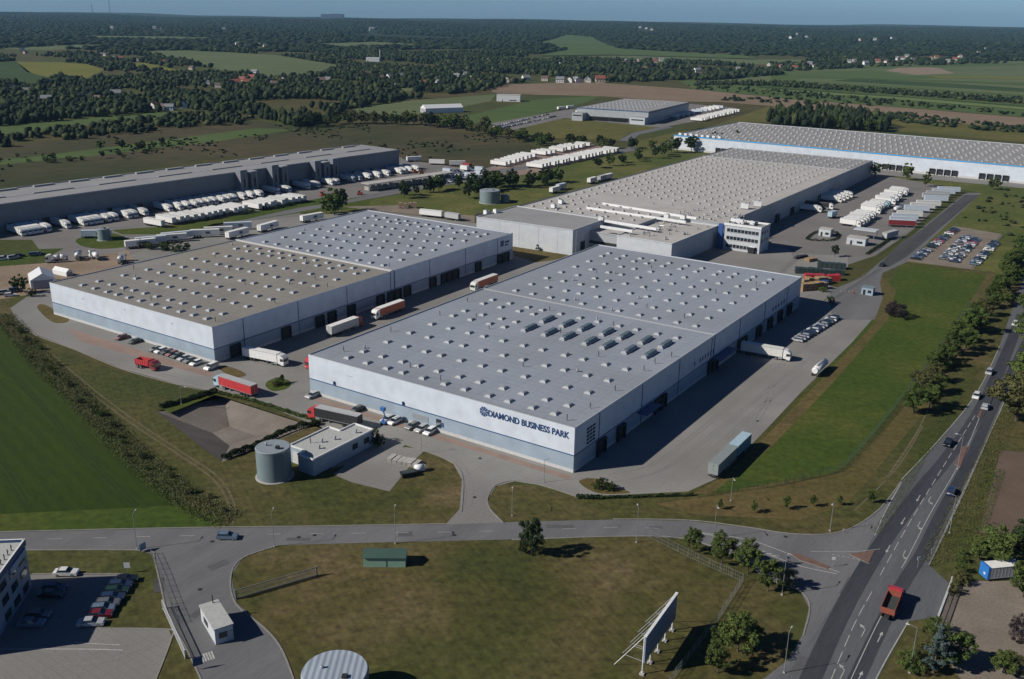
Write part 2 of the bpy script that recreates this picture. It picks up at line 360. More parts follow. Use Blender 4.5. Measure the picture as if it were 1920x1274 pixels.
# grass
S('grass_verge', [(-60, 560), (20, 560), (70, 640), (230, 700), (420, 745), (560, 790), (700, 835), (860, 860), (880, 960), (880, 1000), (-60, 1005)], G_OLIVE, 1, sm=False, hole=POND)
S('crop_field', [(-80, 560), (0, 603), (60, 668), (130, 745), (200, 812), (290, 895), (345, 945), (320, 950), (-90, 972)], G_CROP, 2, sm=False)
S('grass_strip', [(-90, 969), (320, 949), (348, 946), (420, 975), (400, 990), (-90, 1002)], G_GREEN, 3, sm=False)
S('meadow_lawn', [(430, 1060), (520, 1018), (700, 1012), (960, 1010), (1200, 1006), (1290, 1010), (1400, 1055), (1470, 1105), (1500, 1130), (1480, 1200), (1450, 1290), (570, 1290), (520, 1190), (450, 1150)], G_OLIVE, 2, sm=False)
S('car_park_lawn', [(40, 1020), (260, 1030), (300, 1060), (300, 1120), (340, 1200), (400, 1290), (270, 1290), (330, 1190), (200, 1180), (40, 1180)], G_OLIVE, 2, sm=False)
S('roadside_grass', [(1060, 930), (1300, 920), (1400, 850), (1640, 605), (1700, 500), (1870, 360), (1960, 350), (1960, 560), (1860, 720), (1700, 905), (1640, 970), (1560, 1002), (1470, 1002), (1290, 977), (950, 978), (915, 950), (935, 908), (1010, 912)], G_OLIVE, 2, sm=False)
S('roadside_grass', [(1310, 930), (1560, 888), (1585, 876), (1700, 740), (1800, 590), (1815, 572), (1850, 515), (1690, 495), (1650, 560), (1645, 590), (1500, 748), (1400, 862), (1340, 905)], G_GREEN, 3, sm=False)
S('dry_bank', [(1300, 925), (1345, 900), (1405, 850), (1505, 748), (1640, 606), (1648, 580), (1625, 545), (1655, 520), (1680, 545), (1665, 600), (1560, 720), (1450, 835), (1370, 900), (1330, 928)], G_DRY, 4, sm=False)
S('dry_bank', [(1590, 880), (1700, 760), (1745, 700), (1760, 700), (1720, 790), (1640, 885), (1590, 945), (1500, 975), (1300, 965), (1230, 945), (1300, 935), (1560, 893)], G_DRY, 4, sm=False)
S('right_verge', [(1960, 600), (1960, 1290), (1640, 1290), (1700, 1190), (1740, 1080), (1860, 800), (1925, 640)], G_OLIVE, 2, sm=False)
S('gravel_yard', [(1790, 1100), (1870, 1090), (1960, 1110), (1960, 1290), (1820, 1290), (1740, 1150)], M_GRAVEL, 3, sm=True)
S('tilled_plot', [(1876, 845), (1960, 852), (1960, 1000), (1835, 1000)], M_SOIL_N, 3, sm=False)
# paving round the two warehouses
PAV = [(20, 578), (60, 550), (110, 530), (400, 420), (700, 395), (900, 420), (1500, 520), (1570, 540), (1625, 545), (1645, 562), (1645, 588), (1600, 640), (1500, 738), (1440, 802), (1350, 895), (1290, 922), (1130, 930), (1085, 932), (1010, 910), (965, 903), (930, 912), (915, 935), (920, 955), (945, 980), (835, 984), (862, 955), (866, 900), (850, 870), (820, 855), (760, 835), (735, 850), (620, 880), (660, 840), (600, 800), (480, 755), (420, 738), (330, 720), (230, 692), (140, 655), (60, 625), (30, 600)]
S('paved_yard', PAV, M_PAVE, 5, sm=False)
S('paved_yard', [(625, 890), (700, 833), (740, 838), (800, 842), (780, 860), (730, 922), (660, 905)], M_PAVE, 6, sm=False)
S('grass_island', [(500, 717), (520, 709), (545, 716), (540, 728), (515, 734), (500, 727)], G_GREEN, 7)
S('grass_island', [(408, 690), (430, 688), (462, 702), (440, 708)], G_DRY, 7)
S('grass_island', [(70, 578), (85, 572), (130, 600), (100, 605)], G_DRY, 7)
S('grass_island', [(1085, 903), (1120, 898), (1160, 915), (1180, 925), (1120, 925)], G_DRY, 7)
S('red_paved_bays', [(125, 615), (400, 700), (395, 708), (330, 690), (150, 640)], M_PAVE_RED, 7, sm=False)
S('red_paved_bays', [(596, 745), (1072, 893), (1066, 900), (590, 752)], M_PAVE_RED, 7, sm=False)
S('pond_bank', [(300, 765), (395, 730), (410, 738), (318, 775)], G_GREEN, 6, sm=False)
# roads
S('side_road', [(-80, 1001), (300, 992), (600, 988), (835, 984), (945, 980), (1000, 978), (1150, 975), (1290, 977), (1400, 990), (1480, 1002), (1550, 1003), (1600, 990), (1650, 955), (1690, 905), (1760, 1000), (1640, 1120), (1500, 1230), (1440, 1290), (1410, 1290), (1475, 1240), (1505, 1190), (1517, 1140), (1500, 1108), (1440, 1085), (1380, 1043), (1290, 1011), (1180, 1005), (960, 1012), (700, 1018), (520, 1023), (455, 1046), (434, 1080), (443, 1130), (500, 1180), (530, 1220), (556, 1290), (385, 1290), (350, 1215), (318, 1160), (300, 1090), (288, 1040), (250, 1031), (-80, 1032)], M_ASPH, 8, sm=False)
S('main_road', [(1690, 905), (1760, 830), (1830, 742), (1870, 660), (1900, 575), (1935, 480), (1985, 480), (1960, 560), (1925, 650), (1905, 700), (1862, 800), (1800, 940), (1742, 1060), (1780, 1095), (1768, 1150), (1745, 1160), (1705, 1165), (1660, 1245), (1635, 1295), (1440, 1290), (1520, 1200), (1600, 1080), (1650, 980)], M_ASPH_M, 9, sm=False)
S('office_yard', [(-90, 1078), (60, 1078), (225, 1078), (245, 1082), (190, 1178), (316, 1180), (322, 1195), (285, 1290), (-90, 1290)], M_PAVE, 6, sm=False)
S('access_road', [(1560, 600), (1555, 545), (1620, 520), (1640, 500), (1810, 362), (1840, 362), (1700, 492), (1655, 512), (1650, 530), (1655, 560), (1640, 600)], M_ASPH, 6, sm=False)
S('access_road', [(1645, 500), (1690, 455), (1730, 430), (1808, 366), (1836, 366), (1700, 482), (1665, 502)], M_ASPH_D, 9, sm=False)
S('trailer_yard', [(1380, 500), (1340, 470), (1400, 420), (1480, 380), (1600, 320), (1640, 325), (1790, 345), (1800, 352), (1700, 440), (1640, 480), (1580, 500), (1500, 520), (1460, 512)], M_YARD, 6, sm=False)
S('container_yard', [(1490, 520), (1470, 508), (1500, 475), (1590, 480), (1590, 500), (1510, 560), (1490, 540)], M_PAVE, 8, sm=False)
S('car_park', [(1700, 490), (1788, 424), (1882, 440), (1824, 506)], M_GRAVEL, 10, sm=False)
S('courtyard', [(1235, 486), (1290, 445), (1340, 425), (1400, 425), (1480, 470), (1512, 524)], M_PAVE, 7, sm=False)
S('grass_island', [(958, 462), (1000, 464), (1072, 476), (1050, 486), (1005, 493), (965, 480)], G_DRY, 9, sm=False)
S('approach', [(960, 470), (1080, 480), (1030, 500), (960, 535), (940, 500)], M_PAVE, 6, sm=False)
S('service_lane', [(960, 468), (1075, 470), (1130, 480), (1340, 500), (1490, 520), (1130, 455), (1000, 440)], M_PAVE, 4, sm=False)
S('freight_yard', [(-60, 432), (0, 425), (400, 340), (760, 290), (830, 300), (930, 310), (930, 335), (790, 352), (640, 385), (560, 400), (600, 410), (420, 470), (230, 500), (90, 490), (60, 450), (0, 450), (-60, 470)], M_YARD, 4, sm=False)
S('grass_strip', [(300, 425), (440, 405), (600, 372), (640, 375), (700, 365), (690, 390), (560, 400), (440, 418), (360, 440), (230, 440), (210, 432)], G_GREEN, 5, sm=False)
S('grass_strip', [(145, 448), (205, 437), (240, 448), (265, 458), (200, 467), (155, 462)], G_GREEN, 6)
S('grass_strip', [(0, 480), (60, 468), (120, 466), (95, 480), (0, 505)], G_GREEN, 6, sm=False)
S('yard_lawn', [(560, 408), (720, 370), (960, 325), (1300, 265), (1330, 290), (1180, 330), (960, 388), (890, 410), (700, 394), (640, 405)], G_LAWN, 4, sm=False)
S('estate_road', [(400, 425), (560, 398), (690, 374), (850, 345), (960, 322), (1100, 300), (1270, 268), (1262, 262), (1150, 282), (960, 314), (800, 342), (640, 378), (560, 390)], M_ASPH, 7, sm=False)
S('earth_yard', [(-20, 540), (0, 500), (110, 492), (240, 470), (250, 490), (120, 530), (60, 552), (-20, 565)], M_EARTH, 7, sm=False)
S('earth_yard', [(820, 400), (750, 385), (640, 388), (700, 394), (890, 418), (890, 405)], M_GRAVEL, 6, sm=False)
S('earth_yard', [(915, 320), (1000, 285), (1100, 268), (1160, 284), (1000, 325), (930, 335)], M_PAVE_RED, 6, sm=False)
# kerbs: a real step along the road edges
mk = MB()
for pix in ([(1150, 974), (1290, 976), (1400, 989), (1480, 1001), (1550, 1002), (1600, 989), (1650, 954), (1690, 903)], [(960, 1013), (1180, 1006), (1290, 1012), (1380, 1044), (1440, 1086), (1500, 1109), (1518, 1140), (1506, 1192)],
            [(520, 1024), (455, 1047), (433, 1080), (442, 1132), (500, 1182), (530, 1222), (556, 1290)], [(288, 1041), (299, 1090), (317, 1160), (349, 1216), (384, 1290)], [(865, 960), (868, 900), (852, 870), (820, 855), (765, 836)],
            [(944, 981), (919, 955), (914, 935), (929, 911), (965, 902), (1010, 909), (1085, 933)], [(-80, 1033), (250, 1032), (288, 1041)], [(-80, 1000), (300, 991), (600, 987), (835, 983)],
            [(60, 1077), (225, 1077), (245, 1081)], [(190, 1179), (316, 1181), (322, 1196), (286, 1290)], [(28, 600), (60, 626), (140, 656), (230, 693), (330, 721), (400, 735)], [(1862, 800), (1800, 940), (1742, 1060)]):
    w = wpts(pix, 5)
    for a, b in zip(w, w[1:]):
        d = (b - a); L = d.length; c = (a + b) / 2
        mk.box((c.x, c.y, -.02), (L + .05, .28, .14), M_KERB, rz=math.atan2(d.y, d.x))
tag(mk.build('kerb'), kind='structure')
# ------------------------------------------------------------------ far fields (photo pixels -> far ground)
def FF(name, pts, m, lvl): return sheet(name, pts, m, z=.03 * lvl, sm=False, far=True)
for k_, (pl_, m_) in enumerate((([(-80, 170), (60, 160), (140, 158), (140, 163), (60, 168), (-80, 178)], F_PALE), ([(180, 186), (330, 186), (330, 191), (180, 192)], F_GRN), ([(700, 170), (860, 158), (880, 160), (720, 176)], F_PALE), ([(560, 84), (700, 80), (820, 86), (640, 90)], F_PALE), ([(0, 92), (160, 84), (250, 86), (90, 95)], F_PALE), ([(150, 68), (330, 70), (460, 74), (330, 76), (160, 73)], F_PALE),
        ([(1500, 127), (2000, 117), (2000, 121), (1560, 130)], F_GRN), ([(1740, 143), (2000, 146), (2000, 150), (1760, 147)], F_YEL), ([(1600, 146), (2000, 158), (2000, 162), (1640, 150)], F_GRN), ([(1450, 150), (1700, 163), (2000, 184), (2000, 188), (1700, 167), (1460, 154)], F_GRN), ([(1700, 184), (2000, 208), (2000, 213), (1700, 189), (1500, 174), (1400, 168), (1500, 171)], F_LIME), ([(1420, 162), (1700, 182), (2000, 205), (2000, 207), (1700, 184), (1420, 164)], F_DGRN))):
    sheet('field', pl_, m_, z=.03 * (5 + k_), sm=False, far=True)
FF('moor', [(-80, 285), (60, 268), (200, 252), (340, 238), (480, 226), (560, 240), (700, 232), (820, 240), (960, 262), (1020, 280), (900, 320), (760, 300), (700, 272), (400, 300), (0, 358), (-80, 370)], M_MOOR, 1)
FF('green_stripe', [(-80, 308), (100, 290), (270, 268), (480, 241), (560, 243), (390, 268), (200, 290), (-80, 318)], F_GRN, 2)
FF('field', [(-80, 247), (100, 228), (200, 219), (340, 208), (325, 216), (170, 234), (-80, 262)], F_GRN, 2)
FF('field', [(30, 116), (110, 117), (165, 121), (195, 131), (155, 152), (100, 148), (50, 135)], F_YEL, 2)
FF('field', [(-80, 118), (30, 116), (60, 138), (110, 150), (60, 165), (-80, 150)], F_DGRN, 2)
FF('field', [(250, 97), (330, 95), (420, 98), (520, 104), (650, 125), (600, 145), (500, 153), (440, 138), (390, 126), (340, 115)], F_PALE, 2)
FF('field', [(200, 116), (270, 118), (345, 134), (330, 140), (250, 128)], F_YEL, 3)
FF('field', [(655, 206), (760, 190), (930, 177), (920, 190), (800, 214), (700, 218)], F_PALE, 2)
FF('field', [(840, 226), (1000, 188), (1130, 179), (1100, 192), (1060, 202), (930, 235)], F_GRN, 2)
FF('ploughed_field', [(915, 160), (1100, 154), (1300, 168), (1500, 188), (1700, 203), (2000, 228), (2000, 247), (1700, 224), (1500, 203), (1350, 192), (1250, 190), (1130, 181), (1000, 178), (925, 174)], M_PLOUGH, 3)
FF('field', [(1270, 150), (1450, 157), (1700, 178), (2000, 203), (2000, 226), (1700, 202), (1500, 187), (1300, 167)], F_GRN, 2)
FF('field', [(1280, 138), (1480, 128), (1700, 118), (2000, 112), (2000, 200), (1700, 176), (1450, 156), (1290, 150)], F_PALE, 1)
FF('field', [(1440, 158), (1450, 136), (1640, 132), (1700, 142), (1830, 142), (1700, 150), (1500, 148)], F_GRN, 2)
FF('field', [(1560, 152), (1800, 166), (2000, 178), (2000, 172), (1800, 158), (1600, 148)], F_DGRN, 3)
FF('bare_patch', [(1660, 133), (1700, 124), (1760, 128), (1790, 138), (1720, 141)], M_EARTH, 4)
FF('field', [(960, 110), (1050, 108), (1200, 104), (1400, 112), (1520, 112), (1500, 122), (1300, 120), (1100, 112), (970, 116)], F_PALE, 2)
FF('field', [(1010, 80), (1060, 66), (1110, 70), (1160, 92), (1400, 106), (1420, 112), (1150, 104), (1010, 106), (1060, 95)], F_GRN, 2)
FF('golden_meadow', [(960, 245), (1050, 224), (1150, 226), (1250, 238), (1180, 250), (1160, 264), (1100, 262), (1000, 258)], F_GOLD, 3)
FF('golden_meadow', [(1185, 268), (1260, 250), (1380, 232), (1440, 218), (1330, 238), (1270, 252), (1262, 262), (1200, 285)], F_GOLD, 3)
FF('meadow', [(1340, 235), (1440, 200), (1660, 210), (1920, 245), (2000, 262), (2000, 275), (1680, 245), (1440, 228)], F_GOLD, 1)
FF('golden_meadow', [(1665, 233), (1760, 236), (1900, 258), (2000, 266), (2000, 275), (1750, 252), (1660, 245)], F_GOLD, 4)
FF('depot_yard', [(1060, 222), (1240, 240), (1390, 212), (1380, 203), (1290, 195), (1070, 205), (920, 232), (960, 245), (1050, 224)], M_YARD, 5)
FF('depot_road', [(1160, 264), (1185, 250), (1250, 237), (1262, 240), (1200, 253), (1180, 266)], M_ASPH, 6)
FF('meadow', [(1660, 330), (1960, 345), (1960, 560), (1860, 510), (1700, 492), (1840, 362)], G_LAWN, 1)
FF('forecourt', [(1600, 314), (1700, 318), (2000, 345), (2000, 364), (1920, 354), (1700, 333), (1610, 324)], M_PAVE, 5)
# ------------------------------------------------------------------ building materials
W_WHITE = striped('white_cladding', (.54, .59, .66), (.59, .64, .71), 1.2, 'X', .45)
W_BLUE = striped('pale_blue_cladding', (.27, .34, .41), (.31, .385, .46), 1.2, 'X', .45)
M_PAR = plain('parapet_grey', (.36, .37, .38), .8)
W_NAVY = plain('navy_trim', (.035, .085, .20), .5)
W_PLINTH = plain('white_plinth', (.50, .50, .50), .8)
W_GREY = striped('grey_cladding', (.30, .32, .34), (.36, .38, .40), .8, 'X', .5)
W_DGREY = striped('dark_grey_cladding', (.15, .165, .19), (.19, .205, .23), .8, 'X', .55)
W_LGREY = noise_mat('light_grey_panels', [(.3, (.43, .46, .49)), (.7, (.51, .54, .57))], .3, fine=2, fine_amt=.05, rough=.6)
R_BLUE = noise_mat('blue_grey_membrane', [(.3, (.255, .285, .335)), (.7, (.30, .33, .385))], .05, fine=.9, fine_amt=.07, rot=GA, tile=(.09, .15), rough=.8, big=(.03, (.245, .265, .30), .8))
R_TAN = noise_mat('weathered_tan_membrane', [(.3, (.205, .196, .18)), (.7, (.26, .25, .232))], .06, fine=.9, fine_amt=.10, rot=GA, tile=(.09, .14), rough=.9, big=(.03, (.26, .235, .195), .6))
R_GREY = noise_mat('grey_membrane', [(.3, (.25, .25, .25)), (.7, (.30, .30, .305))], .06, fine=.9, fine_amt=.08, rough=.85)
R_PALE = noise_mat('pale_membrane', [(.3, (.36, .35, .335)), (.5, (.42, .405, .385)), (.7, (.47, .455, .435))], .08, fine=.7, fine_amt=.10, rot=GA, tile=(.07, .06), rough=.9, big=(.02, (.40, .385, .36), .6))
M_DARK = plain('dark_opening', (.018, .02, .024), .5)
M_GLASS = plain('dark_glass', (.02, .03, .04), .08, spec=.8)
M_WHITE = plain('white_paint', (.72, .73, .73), .4)
M_DOME2 = plain('grey_dome', (.40, .39, .38), .6, spec=.2)
M_CURB = plain('white_curb', (.34, .35, .36), .7)
M_DOME = plain('opal_dome', (.30, .32, .345), .5, spec=.3)
M_GALV = plain('galvanised_steel', (.38, .40, .42), .45, metal=.4)
M_BLK = plain('black_rubber', (.02, .02, .02), .8)
M_SIGN = plain('sign_navy', (.02, .06, .17), .5)
M_LAMP = plain('lamp_grey', (.22, .23, .23), .5)
M_CONC = noise_mat('cast_concrete', [(.3, (.33, .32, .30)), (.7, (.42, .41, .39))], .4, fine=3, fine_amt=.1)
M_TEAL = striped('teal_tank_steel', (.155, .205, .22), (.19, .245, .26), 1.1, 'X', .5)
M_TANKROOF = plain('tank_roof', (.25, .29, .32), .6)
M_TANKSTRIPE = striped('striped_tank_roof', (.22, .27, .33), (.42, .47, .53), .30, 'X', .5, coord='Object')
M_BRTRIM = plain('bright_blue_trim', (.08, .32, .60), .5)
# ------------------------------------------------------------------ roof furniture meshes (shared)
def me_dome(w=1.65, d=2.2):
    mb = MB(); mb.box((0, 0, 0), (w + .5, d + .3, .3), M_CURB, taper=(.8, .88)); mb.box((0, 0, .3), (w - .08, d - .08, .22), M_DOME, taper=(.82, .86)); mb.box((0, 0, .52), (w * .78, d * .82, .16), M_DOME, taper=(.45, .6)); return mb.mesh('skylight')
def me_small():
    mb = MB(); mb.box((0, 0, 0), (1.5, 1.8, .3), M_CURB); mb.box((0, 0, .3), (1.4, 1.7, .4), M_DOME2, taper=(.6, .7)); return mb.mesh('skylight')
def me_vent():
    mb = MB(); mb.box((0, 0, 0), (1.9, 7.2, .4), M_CURB)
    mb.box((0, -2.95, .4), (1.7, 1.2, .5), M_DOME, taper=(.6, .7)); 
    mb.box((0, .65, .4), (1.8, 5.7, .65), plain('vent_louvre', (.11, .15, .17), .4), taper=(.7, .98)); return mb.mesh('smoke_vent')
DOME, SDOME, VENT = me_dome(), me_small(), me_vent()
def me_mast(h=1.7):
    mb = MB(); mb.box((0, 0, 0), (.35, .35, .12), M_CONC); mb.bar((0, 0, .1), (0, 0, h), .10, M_BLK, 5); mb.bar((0, 0, h * .5), (.5, 0, h * .55), .05, M_BLK, 4); return mb.mesh('lightning_rod')
MAST = me_mast()
def me_pipe():
    mb = MB(); mb.cyl((0, 0, 0), .28, .8, M_GALV, 8); mb.cyl((0, 0, .8), .42, .18, M_GALV, 8, r2=.1); return mb.mesh('roof_vent')
PIPE = me_pipe()
def me_hvac(w, d, h):
    mb = MB(); mb.box((0, 0, .25), (w, d, h), M_WHITE); mb.box((0, 0, 0), (w * .9, d * .9, .25), M_BLK)
    mb.cyl((w * .22, 0, .25 + h), min(w, d) * .28, .15, M_BLK, 10); mb.box((-w / 2 - .01, 0, .5), (.04, d * .7, h * .6), M_GALV); return mb.mesh('air_handler')
HV1, HV2 = me_hvac(2.4, 2.0, 1.6), me_hvac(4, 2.2, 2.2)
def merged(name, me, places, parent):
    """the countless remainder of one part as a single mesh"""
    mb = MB(); mb.mats = list(me.materials)
    vs = [tuple(v.co) for v in me.vertices]; fs = [(tuple(p.vertices), p.material_index) for p in me.polygons]
    for (x, y, z, r) in places:
        i = len(mb.v); c, s = math.cos(r), math.sin(r)
        mb.v += [(x + v[0] * c - v[1] * s, y + v[0] * s + v[1] * c, z + v[2]) for v in vs]
        for f, m in fs: mb.f.append(tuple(i + k for k in f)); mb.m.append(m); mb.smooth.append(False)
    o = mb.build(name, parent); o['kind'] = 'stuff'; return o
def scatter(name, me, places, parent, limit):
    places = sorted(places, key=lambda q: q[1] * .84 - 0 * q[0])
    for (x, y, z, r) in places[:limit]: part(name, me, parent, (x, y, z), r)
    if len(places) > limit: merged(name, me, places[limit:], parent)
# ------------------------------------------------------------------ the two big warehouses (local frame: x = a, y = b)
def band_wall(t, pts, h, split=4.6):
    """outline walls: plinth, lower pale blue band, navy trim, upper white band"""
    n = len(pts)
    for k in range(n):
        a, b = Vector((*pts[k], 0)), Vector((*pts[(k + 1) % n], 0)); d = b - a; L = d.length; ang = math.atan2(d.y, d.x)
        w = MB(); w.box((L / 2, 0, 0), (L, .24, .9), W_PLINTH); w.box((L / 2, 0, .9), (L, .2, split - .9), W_BLUE); w.box((L / 2, 0, split), (L, .2, h - split), W_WHITE)
        o = w.build('wall', t, a); o.rotation_euler = (0, 0, ang)
        tr = MB(); tr.box((L / 2, 0, split - .14), (L + .1, .28, .28), W_NAVY); q = tr.build('trim', o)
        cp = MB(); cp.box((L / 2, .0, h), (L + .22, .26, .08), M_PAR); cp.build('coping', o)
def warehouse(name, label, a0, b0, a1, bm, b1, h, rf, rr, cols, rows_f, rows_r, vents, masts, masts_sub=False):
    t = thing(name, label, 'warehouse', Gp(a0, b0), GA)
    w = a1 - a0; d = b1 - b0; m = bm - b0
    band_wall(t, [(0, 0), (w, 0), (w, d), (0, d)], h)
    r1 = MB(); r1.prism([(.1, .1), (w - .1, .1), (w - .1, m), (.1, m)], h - .6, h - .25, rf); o1 = r1.build('roof', t)
    r2 = MB(); r2.prism([(.1, m + .3), (w - .1, m + .3), (w - .1, d - .1), (.1, d - .1)], h - .6, h - .25, rr); o2 = r2.build('roof', t)
    fw = MB(); fw.box((w / 2, m + .15, h - .5), (w, .45 if masts_sub else .9, .5 if masts_sub else .75), M_PAR if masts_sub else W_PLINTH); fw.build('parapet', t)
    z = h - .25
    fd = [(x - a0, y - b0, z, 0) for y in rows_f for x in cols if (x, y) not in vents and not any(abs(x - vx) < .5 and abs(y - vy) < 4 for vx, vy in vents)]
    rd = [(x - a0, y - b0, z, 0) for y in rows_r for x in cols]
    scatter('skylight', DOME, fd, o1, 78); scatter('skylight', DOME, rd, o2, 22)
    for vx, vy in vents: part('smoke_vent', VENT, o1, (vx - a0, vy - b0, z))
    for (x, y) in masts:
        part('lightning_rod', MAST, o1 if y < bm else o2, (x - a0, y - b0, z), rnd.uniform(0, 6))
    for i in range(10):
        x, y = rnd.uniform(4, w - 4), rnd.uniform(4, d - 4); part('roof_vent', PIPE, o1 if y < m else o2, (x, y, z))
    # gutter seams on the roof
    return t, w, d, h
def door(t, x, y, rz, w=3.4, h=3.7, z0=0.0, shelter=True, m=None, sill=0):
    """loading door on a wall; local +x of the door runs along the wall, -y is outwards"""
    mb = MB()
    if shelter:
        mb.box((-w / 2 - .2, -.45, z0), (.4, .7, h), M_BLK); mb.box((w / 2 + .2, -.45, z0), (.4, .7, h), M_BLK); mb.box((0, -.45, z0 + h), (w + .8, .7, .5), M_BLK)
    mb.box((0, -.16, z0), (w, .1, h), m or M_DARK)
    o = mb.build('dock_door', t, (x, y, 0)); o.rotation_euler = (0, 0, rz); return o
COLS_A = [-8.5, -15, -22.2, -28.3, -36, -42.6, -50, -57.1, -62.7, -70.1, -77.3]
VA = [(x, y) for y in (57.6, 68.3) for x in COLS_A[:7]]
mastA = [(-4, 3), (-3.2, 13), (-45, 6), (-58, 9), (-82, 8), (-83, 30), (-81, 52), (-3.5, 27), (-4, 45), (-4, 52), (-20, 48), (-33, 28), (-60, 50), (-70, 57), (-40, 60), (-2.6, 60), (-30, 76), (-55, 78), (-83, 70), (-15, 97), (-40, 120), (-66, 130), (-10, 150), (-30, 100), (-52, 149), (-18, 131), (-75, 110)]
tA, wA, dA, hA = warehouse('warehouse', 'large front warehouse with lettering on its white wall and a blue grey roof', -88.2, 0, 0, 86.5, 172, 11.9, R_BLUE, R_BLUE,
    COLS_A, [5, 11.5, 22, 32.7, 43.3, 54.5, 61, 71.5, 77], [91.5, 102, 112.7, 123.2, 133.9, 144.7, 155.5, 161.5], VA, mastA, True)
COLS_B = [x - 128.7 for x in COLS_A]; COLS_B = [-204.7, -197.5, -190.3, -184.7, -178.5, -172, -165, -158.5, -151.5, -145, -138.5]
tB, wB, dB, hB = warehouse('warehouse', 'left warehouse with tan front roof, grey rear roof and blank pale wall', -217, .4, -130, 85.4, 168.5, 11.9, R_TAN, R_BLUE,
    COLS_B, [5.6, 12, 22.3, 32.6, 43, 53.7, 64.4, 75, 80.5], [90.6, 101.5, 112, 122.3, 133, 143.7, 154.3, 160], [], [(-134, 5), (-134, 30), (-150, 20), (-170, 8), (-186, 9), (-160, 40), (-145, 60), (-180, 50), (-134, 55), (-200, 60), (-210, 30), (-170, 72), (-150, 120), (-190, 130), (-135, 90), (-135, 140), (-160, 150)])
# wall openings by measured position along the alley and yard walls
def wall_hit(px, py, a):
    """where the view ray meets the vertical wall plane a = const"""
    d = ray(px, py); o = Vector((0, 0, CAMH)); n = E1; t = ((O + E1 * a) - o).dot(n) / d.dot(n); q = o + d * t; return Gi(q)[1], q.z
def front_hit(px, py, b):
    d = ray(px, py); o = Vector((0, 0, CAMH)); n = E2; t = ((O + E2 * b) - o).dot(n) / d.dot(n); q = o + d * t; return Gi(q)[0], q.z
for px, py, w in ((1124, 850, 3.6), (1161, 823, 3.4), (1231, 768, 4), (1240, 762, 3), (1330, 690, 3.4), (1338, 684, 3.2), (1384, 655, 3.4), (1392, 648, 3.4), (1420, 625, 3.6), (1441, 610, 3.4), (1460, 597, 3.4), (1478, 580, 3.4)):
    b = wall_hit(px, py, 0)[0]; door(tA, wA + .1, b, rad(90), w)
for px, py in ((439, 660), (534, 629), (597, 605), (620, 597), (656, 582), (711, 565), (731, 556), (743, 552), (761, 549), (809, 529), (830, 523), (841, 520), (852, 515), (894, 501), (935, 487), (947, 484)):
    b = wall_hit(px, py + 4, -130)[0]; door(tB, wB + .1, b, rad(90), 3.3)
# canopies, downpipes, ladder, louvre patch on the yard side
mb = MB(); mb.box((wA + 1.6, 38, 3.9), (3.2, 9, .3), W_NAVY); mb.build('canopy', tA)
mb = MB(); mb.box((wA + 1.7, 92, 4.2), (3.4, 14, .3), W_NAVY); mb.build('canopy', tA)
for t, w, d in ((tA, wA, dA), (tB, wB, dB)):
    for b in range(12, int(d), 24):
        mb = MB(); mb.bar((w + .2, b, .2), (w + .2, b, 11.5), .09, W_NAVY, 6); mb.build('downpipe', t)
    mb = MB(); mb.box((w + .14, 86.3, .9), (.12, .5, 10.9), W_NAVY); mb.build('joint_cover', t)
mb = MB()
for k in range(5):
    for j in range(3): mb.box((wA + .13, 6.4 + j * 1.5, 5.3 + k * .95), (.08, 1.2, .55), M_GLASS)
mb.build('louvre', tA)
# front wall details
def on_front(t, px, py, a0, b, w, h, m, name, depth=.1):
    a, z = front_hit(px, py, b); q = MB(); q.box((0, 0, 0), (w, depth, h), m); return q.build(name, t, (a - a0, -.1 - depth / 2, z - h / 2))
on_front(tA, 789, 783, -88.2, 0, 5.2, 1.4, plain('board_grey', (.25, .27, .29), .6), 'sign_board'); on_front(tA, 823, 794, -88.2, 0, 1.6, 2.4, M_GLASS, 'window'); on_front(tA, 830, 797, -88.2, 0, .8, 1.2, W_NAVY, 'sign_board')
on_front(tA, 655, 705, -88.2, 0, 2.4, .25, W_LGREY, 'sign_board'); on_front(tA, 628, 718, -88.2, 0, .3, 1.0, W_NAVY, 'wall_lamp', .5); on_front(tA, 757, 756, -88.2, 0, .3, 1.0, W_NAVY, 'wall_lamp', .5)
for px, py in ((155, 560), (233, 580), (322, 606)): on_front(tB, px, py, -217, .4, 1.0, .5, W_LGREY, 'sign_board')
# lettering of the front wall
def text_mesh(s, size, m, depth=.06, off=.012, spacing=1.0):
    cu = bpy.data.curves.new('lettering', 'FONT'); cu.body = s; cu.size = size; cu.extrude = depth; cu.offset = off; cu.resolution_u = 4; cu.space_character = spacing
    o = bpy.data.objects.new('tmp', cu); COL.objects.link(o); bpy.context.view_layer.update()
    me = bpy.data.meshes.new_from_object(o.evaluated_get(bpy.context.evaluated_depsgraph_get()))
    bpy.data.objects.remove(o); bpy.data.curves.remove(cu); me.materials.clear(); me.materials.append(m); return me
aL = front_hit(915.5, 777, 0)[0]; aR = front_hit(1067, 817, 0)[0]
me = text_mesh('DIAMOND BUSINESS PARK', 2.3, M_SIGN, .06, .045)
xsv = [v.co.x for v in me.vertices]; wtxt = max(xsv) - min(xsv); k = (aR - aL) / wtxt; print('sign', aL, aR, wtxt, k)
tx = part('lettering', me, tA, (aL + 88.2, -.17, 8.75)); tx.rotation_euler = (rad(90), 0, 0); tx.scale = (k, 1, 1)
